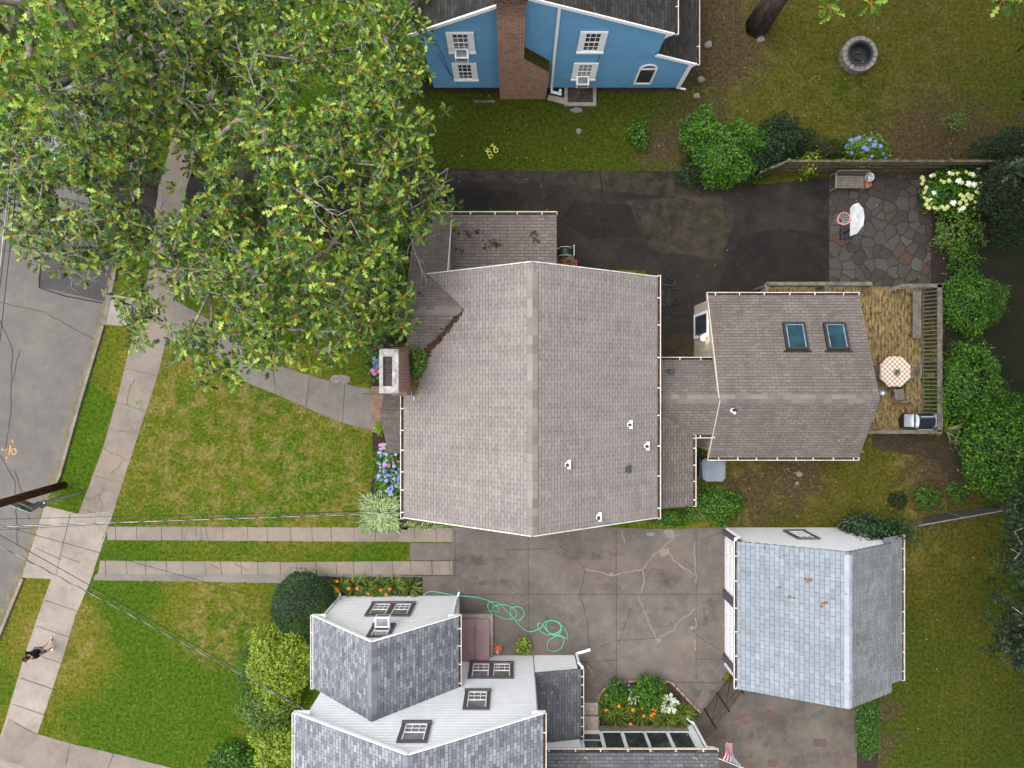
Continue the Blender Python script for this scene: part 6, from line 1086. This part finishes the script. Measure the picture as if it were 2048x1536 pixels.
# chain-link fence
p0, p1 = P(1800, 1042), P(1990, 1008); t = thing('chain_link_fence', 'chain-link fence with a pale top rail running right from the garage', 'fence', tuple(p0)); dd = (p1-p0); L = dd.length; m = MB(); m.tube([p0+V((0, 0, 1.15)), p1+V((0, 0, 1.15))], .025, 6); pl('top_rail', m, 'galv', t); m = MB(); s_ = 0
while s_ < L-.1:
    for sg in (1, -1): x0, x1 = (s_, min(s_+1.1, L)) if sg == 1 else (min(s_+1.1, L), s_); m.bar(p0+dd/L*x0+V((0, 0, .03)), p0+dd/L*x1+V((0, 0, 1.13)), .005)
    s_ += .075
pl('mesh', m, 'black', t)
for k in range(3): m = MB(); q = p0+dd*k/2; m.tube([q, q+V((0, 0, 1.18))], .03, 6); pl('post', m, 'galv', t)
# iron gate between garage and sunroom
p0, p1 = P(1460, 1350), P(1386, 1447); t = thing('iron_fence', 'brown iron picket fence and gate between garage and sunroom', 'fence', tuple((p0+p1)/2)); dd = p1-p0; L = dd.length; u = dd/L
for z in (.15, 1.25, 1.6): m = MB(); m.bar(p0+V((0, 0, z)), p1+V((0, 0, z)), .03); pl('rail', m, 'iron', t)
m = MB(); m.bar(p0, p0+V((0, 0, 1.75)), .016); pk = pl('picket', m, 'iron', t); k = 1
while k*.095 < L: o = pk.copy(); C.objects.link(o); o.parent = t; o.location = u*k*.095; k += 1
for s_ in (0, .36, .7, 1): m = MB(); q = p0+dd*s_; m.bar(q, q+V((0, 0, 1.9)), .06); pl('post', m, 'iron', t)
for s0, s1 in ((.02, .35), (.36, .70)): m = MB(); m.bar(p0+dd*s0+V((0, 0, .2)), p0+dd*s1+V((0, 0, 1.25)), .025); pl('brace', m, 'iron', t)
# flag on its pole
t = thing('flag', 'striped flag hanging from a slanting pole at the sunroom roof corner', 'flag', (8.15, -15.0, 2.7)); a = P(1437, 1517, 2.75); b = P(1483, 1535, 3.35); m = MB(); m.tube([a, b+(b-a)*.08], .018, 6); pl('pole', m, 'board', t)
m = MB(); m.ball(b+(b-a)*.09, .03, 8, 6); pl('finial', m, 'board', t)
hz0 = a+(b-a)*.10; hz1 = a+(b-a)*.97; f0 = P(1455, 1481, 1.65); f1 = P(1463, 1487, 1.6); nS = 13; nU = 10
def fp(s_, u_): h_ = hz0+(hz1-hz0)*s_; f_ = f0+(f1-f0)*s_; p_ = h_+(f_-h_)*u_; return p_+V((.05*math.sin(5*u_+s_*2), .05*math.sin(4*u_+3*s_), .04*math.sin(7*u_)))
fl_ = {}
for mt, nm in (('red', 'red_stripes'), ('whitef', 'white_stripes'), ('navy', 'blue_canton')): fl_[mt] = MB()
for s_ in range(nS):
    for u_ in range(nU): mt = 'navy' if (s_ >= 6 and u_ < 4) else ('red' if s_ % 2 == 0 else 'whitef'); fl_[mt].poly([fp(s_/nS, u_/nU), fp((s_+1)/nS, u_/nU), fp((s_+1)/nS, (u_+1)/nU), fp(s_/nS, (u_+1)/nU)])
cl_ = link('cloth', mkmesh('cloth', fl_['whitef'].v, fl_['whitef'].f, MT['whitef'], True), t); cl_.data.transform(Matrix.Translation(-worg(t)))
part('red_stripes', fl_['red'], 'red', cl_); part('blue_canton', fl_['navy'], 'navy', cl_); m = MB()
for s_ in range(7):
    for u_ in range(5): c = fp((6.5+s_*.95)/nS, (.25+u_*.8)/nU)+V((-.004, .012, .012)); m.poly([c+V((.018*math.cos(w), .018*math.sin(w), 0)) for w in (0, 1.26, 2.5, 3.77, 5.03)])
part('stars', m, 'whitef', cl_)
# hoses
def smooth(pts, z, n=8, lift=0):
    pts = [P(*p).xy for p in pts]; out = []
    for i in range(len(pts)-1):
        p0 = pts[max(i-1, 0)]; p1 = pts[i]; p2 = pts[i+1]; p3 = pts[min(i+2, len(pts)-1)]
        for k in range(n): t_ = k/n; q = .5*((2*p1)+(p2-p0)*t_+(2*p0-5*p1+4*p2-p3)*t_*t_+(3*p1-p0-3*p2+p3)*t_**3); out.append(V((q.x, q.y, z+lift*(len(out) % 37)/37)))
    out.append(V((pts[-1].x, pts[-1].y, z))); return out
green = [(846, 1192), (852, 1186), (861, 1182), (880, 1184), (910, 1190), (940, 1192), (970, 1197), (985, 1205), (995, 1213), (999, 1222), (990, 1222), (985, 1215), (992, 1210), (1010, 1208), (1028, 1216), (1034, 1228), (1026, 1236), (1010, 1236), (990, 1228), (978, 1218), (976, 1208), (982, 1202), (995, 1204), (1005, 1212), (1018, 1226), (1035, 1240), (1048, 1230), (1047, 1218), (1036, 1212), (1024, 1214), (1021, 1224), (1028, 1236), (1045, 1255), (1060, 1262), (1075, 1258), (1085, 1250), (1080, 1244), (1075, 1250), (1082, 1262), (1100, 1268), (1118, 1262), (1123, 1250), (1115, 1242), (1100, 1240), (1088, 1244), (1090, 1256), (1103, 1266), (1122, 1270), (1134, 1276), (1133, 1262), (1122, 1248), (1105, 1239), (1095, 1242), (1093, 1256), (1106, 1270), (1124, 1272), (1128, 1282), (1120, 1296), (1106, 1301), (1095, 1294), (1098, 1280), (1110, 1272), (1122, 1262), (1120, 1248)]
m = MB(); m.tube(smooth(green, .04, 5, .06), .024, 6); solo('garden_hose', m, 'hoseg', 'mint green garden hose looping across the concrete drive', 'hose', tuple(P(1000, 1220)), uv=False)
dark = [(1318, 560), (1316, 545), (1322, 534), (1332, 533), (1338, 545), (1330, 562), (1322, 568), (1335, 570), (1345, 572), (1350, 566), (1345, 560), (1335, 564), (1334, 575), (1338, 590), (1326, 596), (1320, 612), (1330, 612), (1338, 609), (1357, 604), (1338, 582), (1345, 578), (1362, 582), (1377, 600), (1374, 624), (1360, 633), (1344, 626), (1336, 608), (1338, 590), (1328, 582), (1322, 600), (1324, 622), (1334, 626), (1328, 610), (1320, 606)]
m = MB(); m.tube(smooth(dark, .03, 6, .05), .022, 6); solo('garden_hose', m, 'hosed', 'thin black hose coiled on the dark drive beside the main gutter', 'hose', tuple(P(1340, 590)), uv=False)
# hose reel cart, planter, toy
q = P(1130, 503, .5); x, y = q.x, q.y; t = thing('hose_reel', 'wheeled hose reel cart with dark green hose beside the low roof', 'hose reel', (x, y, 0)); m = MB(); m.tube([(x, y-.16, .45), (x, y+.16, .45)], .2, 16); pl('hose_coil', m, 'hosereel', t)
for s_ in (-1, 1): m = MB(); m.tube([(x, y+s_*.17, .45), (x, y+s_*.19, .45)], .27, 20); pl('flange', m, 'net', t)
m = MB(); m.tube([(x-.3, y-.22, .05), (x+.28, y-.22, .05), (x+.36, y-.22, .85), (x+.36, y+.22, .85), (x+.28, y+.22, .05), (x-.3, y+.22, .05)], .018, 6); pl('frame', m, 'net', t)
for s_ in (-1, 1): m = MB(); m.tube([(x+.2, y+s_*.25, .1), (x+.2, y+s_*.29, .1)], .1, 14); pl('wheel', m, 'black', t)
q = P(1131, 524, .3); m = MB(); m.lathe((q.x, q.y, 0), [(.25, 0), (.38, .36), (.4, .38), (.36, .38), (.3, .25)], 22); t = thing('planter', 'dark round planter of withered brown leaves by the hose reel', 'planter', (q.x, q.y, 0)); pl('pot', m, 'hosereel', t); bush('', '', 1134, 524, 14, 9, .35, 'dead', 260, .15, .32, parent=t)
q = P(1148, 527, .2); t = thing('toy_crate', 'bright pink plastic crate next to the withered planter', 'crate', (q.x, q.y, 0)); m = MB(); m.box(q.x-.13, q.x+.13, q.y-.14, q.y+.14, 0, .03)
for a in ((-.13, -.11, -.14, .14), (.11, .13, -.14, .14), (-.11, .11, -.14, -.12), (-.11, .11, .12, .14)): m.box(q.x+a[0], q.x+a[1], q.y+a[2], q.y+a[3], .031, .24)
pl('tub', m, 'pink', t); m = MB(); m.bar((q.x-.11, q.y, .2), (q.x+.11, q.y, .2), .03); pl('divider', m, 'pink', t)
# grey storage bin behind the lean-to
q = P(1426, 938, .8); x, y = q.x, q.y; t = thing('storage_bin', 'blue-grey plastic storage bin with a rounded lid on the rear lawn', 'storage bin', (x, y, 0)); oc = [(-.44, -.42), (-.28, -.52), (.36, -.52), (.5, -.4), (.52, .3), (.42, .44), (-.36, .46), (-.48, .34)]
m = MB(); m.slab([(x+a*.95-.05, y+b*.95, .8) for a, b in oc], .78)
for k in range(9): yy = y-.36+k*.09; m.box(x-.56, x-.50, yy, yy+.045, .08, .74)
pl('body', m, 'bindark', t); m = MB(); m.slab([(x+a, y+b, .86) for a, b in oc], .06); m.slab([(x+a*.86, y+b*.86, .9) for a, b in oc], .04); pl('lid', m, 'bin', t)
# stones by the stump
for px, py, s_, lb in ((1597, 948, .14, 'large pale stone in the bare patch of the rear lawn'), (1593, 966, .09, 'small pale stone beside the bare patch of the rear lawn'), (1153, 222, .2, 'long grey flat stone on the lawn below the blue house'), (1157, 263, .15, 'square grey stone on the lawn above the black drive'), (1416, 91, .2, 'pale square stone on the bare ground right of the blue house'), (1401, 160, .18, 'rounded stone beside the blue house corner'), (1392, 193, .17, 'grey flat stone below the blue house downspout'), (1520, 80, .2, 'mossy stone at the foot of the stout trunk')):
    q = P(px, py); rs = random.Random(px); m = MB(); n_ = 9; pr_ = [(q.x+s_*(1.6 if px == 1153 else 1)*rs.uniform(.75, 1.1)*math.cos(6.283*k/n_+.3), q.y+s_*rs.uniform(.7, 1.1)*(.6 if px == 1153 else .9)*math.sin(6.283*k/n_+.3)) for k in range(n_)]
    m.prism(pr_, 0, .05+s_*.25); m.slab([(q.x+(a-q.x)*.8, q.y+(b-q.y)*.8, .05+s_*.25+.03) for a, b in pr_], .03); solo('stone', m, 'stone', lb, 'stone', (q.x, q.y, 0))
for (a, b), lb in (((( 851, 235), (872, 245)), 'thin bare twig on the lawn beside the tree leaves'), (((932, 272), (945, 259)), 'short curved twig on the lawn left of the yellow letters'), (((1733, 236), (1750, 233)), 'broken branch lying on the lawn above the blue hydrangea'), (((1322, 185), (1332, 178)), 'reddish stick at the foot of the blue wall'), (((1322, 308), (1332, 292)), 'reddish stick in the lawn beside the drive bush')): m = MB(); p0, p1 = P(*a), P(*b); m.tube([p0+V((0, 0, .05)), (p0+p1)/2+V((.03, .04, .06)), p1+V((0, 0, .05))], [.02, .03, .015], 5); solo('twig', m, 'stem', lb, 'twig', tuple(p0))
# stepping stones by the path and bed edging
for px, py, lb in ((671, 758, 'grey stepping stone at the edge of the curved path'), (655, 700, 'grey stepping stone under the tree edge'), (650, 670, 'small stepping stone deeper under the tree')): q = P(px, py); m = MB(); rs = random.Random(px); m.prism([(q.x+.26*rs.uniform(.8, 1.1)*math.cos(k*.9), q.y+.2*rs.uniform(.8, 1.1)*math.sin(k*.9)) for k in range(7)], .01, .045); solo('stepping_stone', m, 'stone', lb, 'stepping stone', (q.x, q.y, 0))
m = MB(); e = [(1197, 1448), (1196, 1400), (1200, 1386), (1210, 1374), (1228, 1364), (1280, 1360), (1340, 1362), (1360, 1382), (1388, 1412), (1402, 1424)]; pts = [P(*a) for a in e]
for i in range(len(pts)-1):
    a, b = pts[i], pts[i+1]; n_ = max(1, int((b-a).length/.24))
    for k in range(n_): m.bar(a+(b-a)*(k+.06)/n_+V((0, 0, .05+random.uniform(0, .02))), a+(b-a)*(k+.94)/n_+V((0, 0, .05)), .1, .07)
solo('brick_edging', m, 'brick2', 'low brick edging round the daylily bed', 'edging', tuple(P(1290, 1362)))
q = P(1257, 1371, .15); m = MB(); m.ball((q.x, q.y, .14), .08, 12, 8); solo('glass_globe', m, 'bloomb', 'small blue and white globe in the round bed', 'ornament', (q.x, q.y, .05), smooth=True)
# terracotta cone-shaped planter on its square tray
q = P(996, 1296, .1); x, y = q.x, q.y; t = thing('flower_pot', 'orange pot on a square tray with a white ornament beside the cellar hatch', 'pot', (x, y, 0)); m = MB(); m.box(x-.19, x+.19, y-.18, y+.18, 0, .04); pl('tray', m, 'brick2', t); m = MB(); m.lathe((x, y, .04), [(.13, 0), (.17, .2), (.18, .22), (.15, .22), (.12, .1)], 18); pl('pot', m, 'terra', t); m = MB(); m.lathe((x-.01, y-.12, .06), [(.06, 0), (.05, .2), (.03, .34), (.012, .42)], 10); pl('cone', m, 'whitef', t)
# ------------------------------------------------------------------ utility pole, sign post, wires
q = P(127, 970); t = thing('utility_pole', 'dark brown wooden utility pole leaning out over the kerb', 'utility pole', (q.x, q.y, 0)); m = MB(); top = V((q.x-.35, q.y-.55, 11)); m.tube([q, q+(top-q)*.5, top], [.17, .155, .13], 14); pl('post', m, 'pole', t, smooth=True)
m = MB(); m.bar(q+(top-q)*.86-V((1.1, .3, 0)), q+(top-q)*.86+V((1.1, .3, 0)), .12); pl('crossarm', m, 'pole', t)
for k in (-1, -.4, .4, 1): m = MB(); c = q+(top-q)*.86+V((1.05*k, .28*k, .06)); m.lathe(c, [(.05, 0), (.06, .08), (.03, .16)], 8); pl('insulator', m, 'galv', t)
q = P(164, 985); t = thing('sign_post', 'galvanised sign post with dark panels beside the utility pole', 'sign post', (q.x, q.y, 0)); m = MB(); m.bar(q, q+V((-.05, -.04, 2.45)), .075, .05); pl('post', m, 'galv', t)
q2 = P(127, 993); m = MB(); m.bar(q2, q2+V((-.02, -.02, 2.75)), .06, .04); pl('green_post', m, 'greenmetal', t); c = P(49, 1012, 2.5); ux = V((.93, -.36, 0)); n_ = V((.3, .9, .25)).normalized()
m = MB(); m.obox(c+V((0, 0, -.05)), ux, n_.cross(ux), .42, .30, .008); sp = pl('sign_panel', m, 'signback', t); m = MB()
for s_ in (-1, 1): m.obox(c+V((0, 0, -.05))+n_.cross(ux)*s_*.30, ux, n_.cross(ux), .42, .012, .012)
pl('edge', m, 'galv', sp); m = MB(); c2 = P(80, 1010, 2.1); m.obox(c2, ux, n_.cross(ux), .22, .16, .008); pl('small_panel', m, 'signback', t); m = MB(); m.bar(P(29, 1001, 2.7), P(66, 1018, 2.7), .05); pl('crossbar', m, 'wood', t)
def wire(lb, a, b, sag, r=.009, mat='wire', twist=False):
    a = V(a); b = V(b); m = MB(); n_ = 40; m.tube([a+(b-a)*k/n_-V((0, 0, sag*4*(k/n_)*(1-k/n_))) for k in range(n_+1)], r, 5); o = solo('overhead_wire', m, mat, lb, 'wire', tuple((a+b)/2), uv=False)
    if twist:
        m = MB(); m.tube([a+(b-a)*k/200-V((0, 0, sag*4*(k/200)*(1-k/200)))+V((0, .02*math.cos(k*.75), .02*math.sin(k*.75))) for k in range(201)], r*.8, 4); part('twisted_strand', m, 'wire', o, uv=False)
def wp(px, py, h): return P(px, py, h)
wire('thick twisted service cable running to the front eave of the taupe house', wp(-330, 1066, 7.6), wp(806, 1026, 5.15), .1, .014, 'wires', True)
wire('thin black wire just above the twisted service cable', wp(-330, 1046, 7.8), wp(806, 1022, 5.2), .1); wire('thin black wire diverging below the twisted service cable', wp(-330, 1078, 7.2), wp(800, 1018, 5.1), .1)
wire('thick silver cable slanting down to the white house', wp(-280, 935+10, 7.8), wp(610, 1420, 4.6), .1, .014, 'wires', True); wire('thin black wire beside the slanting silver cable', wp(-280, 915, 7.9), wp(610, 1417, 4.6), .1, .012); wire('thin black wire crossing the apron towards the white house', wp(-280, 975, 8), wp(606, 1220, 4.4), .1, .009)
for i, (x0, x1, lb) in enumerate([(28, -14, 'leftmost street wire above the road'), (58, 4, 'second street wire, pale, above the road'), (66, 22, 'third street wire above the road'), (76, 5, 'fourth street wire above the road')]): wire(lb, wp(x0+50, 330-900, 8.6), wp(x1-40, 760+80, 8.4), .15, .016 if i == 1 else .012, 'wires' if i == 1 else 'wire')
# ------------------------------------------------------------------ parked car under the street tree
ca = thing('parked_car', 'silver car parked at the kerb under the street tree', 'car', tuple(P(188, 245)), rz=math.atan2(P(145, 340).y-P(228, 150).y, P(145, 340).x-P(228, 150).x))
def cpart(nm, mb, mt, par=ca, sm=False): return link(nm, mkmesh(nm, mb.v, mb.f, MT[mt], sm), par)
sec = [(-2.25, .62, .55, .78), (-2.1, .85, .32, .9), (-1.4, .9, .28, .98), (0, .91, .27, .98), (1.2, .9, .28, .92), (1.9, .84, .3, .82), (2.22, .6, .45, .68)]; m = MB()
for x, hw, z0, z1 in sec: m.v += [(x, -hw, z0), (x, -hw, (z0+z1)/2+.08), (x, -hw*.9, z1), (x, hw*.9, z1), (x, hw, (z0+z1)/2+.08), (x, hw, z0)]
for k in range(len(sec)-1):
    for j in range(6): m.f.append((k*6+j, k*6+(j+1) % 6, k*6+6+(j+1) % 6, k*6+6+j))
m.f += [tuple(range(6))[::-1], tuple(range(len(sec)*6-6, len(sec)*6))]; bd = cpart('body', m, 'carw')
m = MB(); b_ = [(-1.75, .78, .95), (1.0, .8, .93)]; top_ = [(-1.1, .62, 1.42), (.25, .64, 1.45)]; vv = [(-1.75, -.78, .97), (1.05, -.8, .92), (1.05, .8, .92), (-1.75, .78, .97), (-1.15, -.62, 1.42), (.2, -.64, 1.44), (.2, .64, 1.44), (-1.15, .62, 1.42)]; m.v = vv; m.f = [(0, 1, 5, 4), (1, 2, 6, 5), (2, 3, 7, 6), (3, 0, 4, 7)]; cpart('windows', m, 'glass'); m = MB(); m.slab([V(v) for v in vv[4:]], .03, (0, 0, -1)); [m.v.__setitem__(i, (a, b, c+.035)) for i, (a, b, c) in enumerate(m.v)]; cpart('roof', m, 'carw')
for x in (-1.4, 1.4):
    for s_ in (-1, 1): m = MB(); m.tube([(x, s_*.76, .33), (x, s_*.93, .33)], .33, 18); w_ = cpart('wheel', m, 'rubber'); m = MB(); m.tube([(x, s_*.93, .33), (x, s_*.94, .33)], .2, 14); cpart('rim', m, 'galv', w_)
for s_ in (-1, 1): m = MB(); m.box(2.08, 2.2, s_*.55-.14, s_*.55+.14, .6, .72); cpart('headlight', m, 'whitef')
# ------------------------------------------------------------------ person walking on the pavement
fq = P(105, 1287); t = thing('person', 'person in black shirt, grey shorts and white shoes walking on the pavement', 'person', (fq.x, fq.y, 0), rz=R(-112))
def skinned(nm, verts, edges, radii, mt, par, lv=2, root=0):
    me = bpy.data.meshes.new(nm+'_rig'); me.from_pydata(verts, edges, []); o = bpy.data.objects.new(nm+'_rig', me); C.objects.link(o); sm = o.modifiers.new('s', 'SKIN'); sm.use_smooth_shade = True
    for i, r_ in enumerate(radii): me.skin_vertices[0].data[i].radius = (r_, r_) if not hasattr(r_, '__len__') else r_
    me.skin_vertices[0].data[root].use_root = True; s2 = o.modifiers.new('u', 'SUBSURF'); s2.levels = lv; s2.render_levels = lv
    dg = bpy.context.evaluated_depsgraph_get(); m2 = bpy.data.meshes.new_from_object(o.evaluated_get(dg)); bpy.data.objects.remove(o); m2.materials.clear(); m2.materials.append(MT[mt]); m2.name = nm
    m2.polygons.foreach_set('use_smooth', [True]*len(m2.polygons)); return link(nm, m2, par)
# local frame: +x forward, +y left
bv = [(0, 0, .93), (0, 0, 1.12), (.01, 0, 1.34), (.02, 0, 1.46), (.03, 0, 1.54), (.06, 0, 1.64), (.05, 0, 1.72), (0, .1, .88), (.14, .1, .5), (.10, .1, .09), (.22, .11, .04), (0, -.1, .88), (.04, -.1, .5), (-.22, -.1, .12), (-.12, -.11, .05),
      (0, .18, 1.4), (-.06, .24, 1.14), (.14, .25, .96), (.2, .24, .9), (0, -.18, 1.4), (.04, -.25, 1.14), (.26, -.22, 1.06), (.33, -.2, 1.06)]
be = [(0, 1), (1, 2), (2, 3), (3, 4), (4, 5), (5, 6), (0, 7), (7, 8), (8, 9), (9, 10), (0, 11), (11, 12), (12, 13), (13, 14), (2, 15), (15, 16), (16, 17), (17, 18), (2, 19), (19, 20), (20, 21), (21, 22)]
br_ = [(.13, .15), (.12, .14), (.12, .17), .06, .055, (.095, .08), (.08, .07), .09, .06, .04, .035, .09, .06, .04, .035, .06, .045, .03, .032, .06, .045, .03, .032]
bd = skinned('body', bv, be, br_, 'skin', t)
skinned('shirt', [(0, 0, .9), (0, 0, 1.12), (.01, 0, 1.36), (.015, 0, 1.44), (0, .19, 1.40), (-.04, .24, 1.2), (0, -.19, 1.40), (.03, -.245, 1.2)], [(0, 1), (1, 2), (2, 3), (2, 4), (4, 5), (2, 6), (6, 7)], [(.165, .19), (.15, .175), (.145, .20), .085, .085, .07, .085, .07], 'shirt', t, root=0)
skinned('shorts', [(0, 0, .96), (0, .1, .86), (.09, .105, .58), (0, -.1, .86), (.02, -.105, .58)], [(0, 1), (1, 2), (0, 3), (3, 4)], [(.145, .165), .105, .095, .105, .095], 'shorts', t)
skinned('hair', [(.01, 0, 1.68), (.03, 0, 1.74), (-.02, 0, 1.62)], [(0, 1), (0, 2)], [(.1, .095), (.085, .08), (.075, .08)], 'hair', t)
for x, y, z in ((.16, .105, .05), (-.17, -.105, .075)): skinned('shoe', [(x-.1, y, z+.01), (x, y, z), (x+.12, y, z-.01)], [(0, 1), (1, 2)], [(.05, .05), (.055, .05), (.045, .03)], 'shoe', t)
for s_ in (-1, 1):
    m = MB(); m.ball((.145, s_*.032, 1.655), .012, 8, 5); link('eye', mkmesh('eye', m.v, m.f, MT['whitef']), t)
    hx_, hy_, hz_ = (.2, .24, .9) if s_ == 1 else (.33, -.2, 1.06)
    for k in range(4): m = MB(); oy = (k-1.5)*.018; l_ = (.075, .085, .08, .062)[k]; m.tube([(hx_+.02, hy_+oy, hz_), (hx_+.02+l_*.55, hy_+oy, hz_-.01), (hx_+.02+l_*.8, hy_+oy, hz_-.035)], [.009, .008, .006], 6); link('finger', mkmesh('finger', m.v, m.f, MT['skin']), bd)
    m = MB(); m.tube([(hx_, hy_-s_*.03, hz_+.01), (hx_+.03, hy_-s_*.055, hz_), (hx_+.055, hy_-s_*.055, hz_-.01)], [.011, .01, .008], 6); link('thumb', mkmesh('thumb', m.v, m.f, MT['skin']), bd)
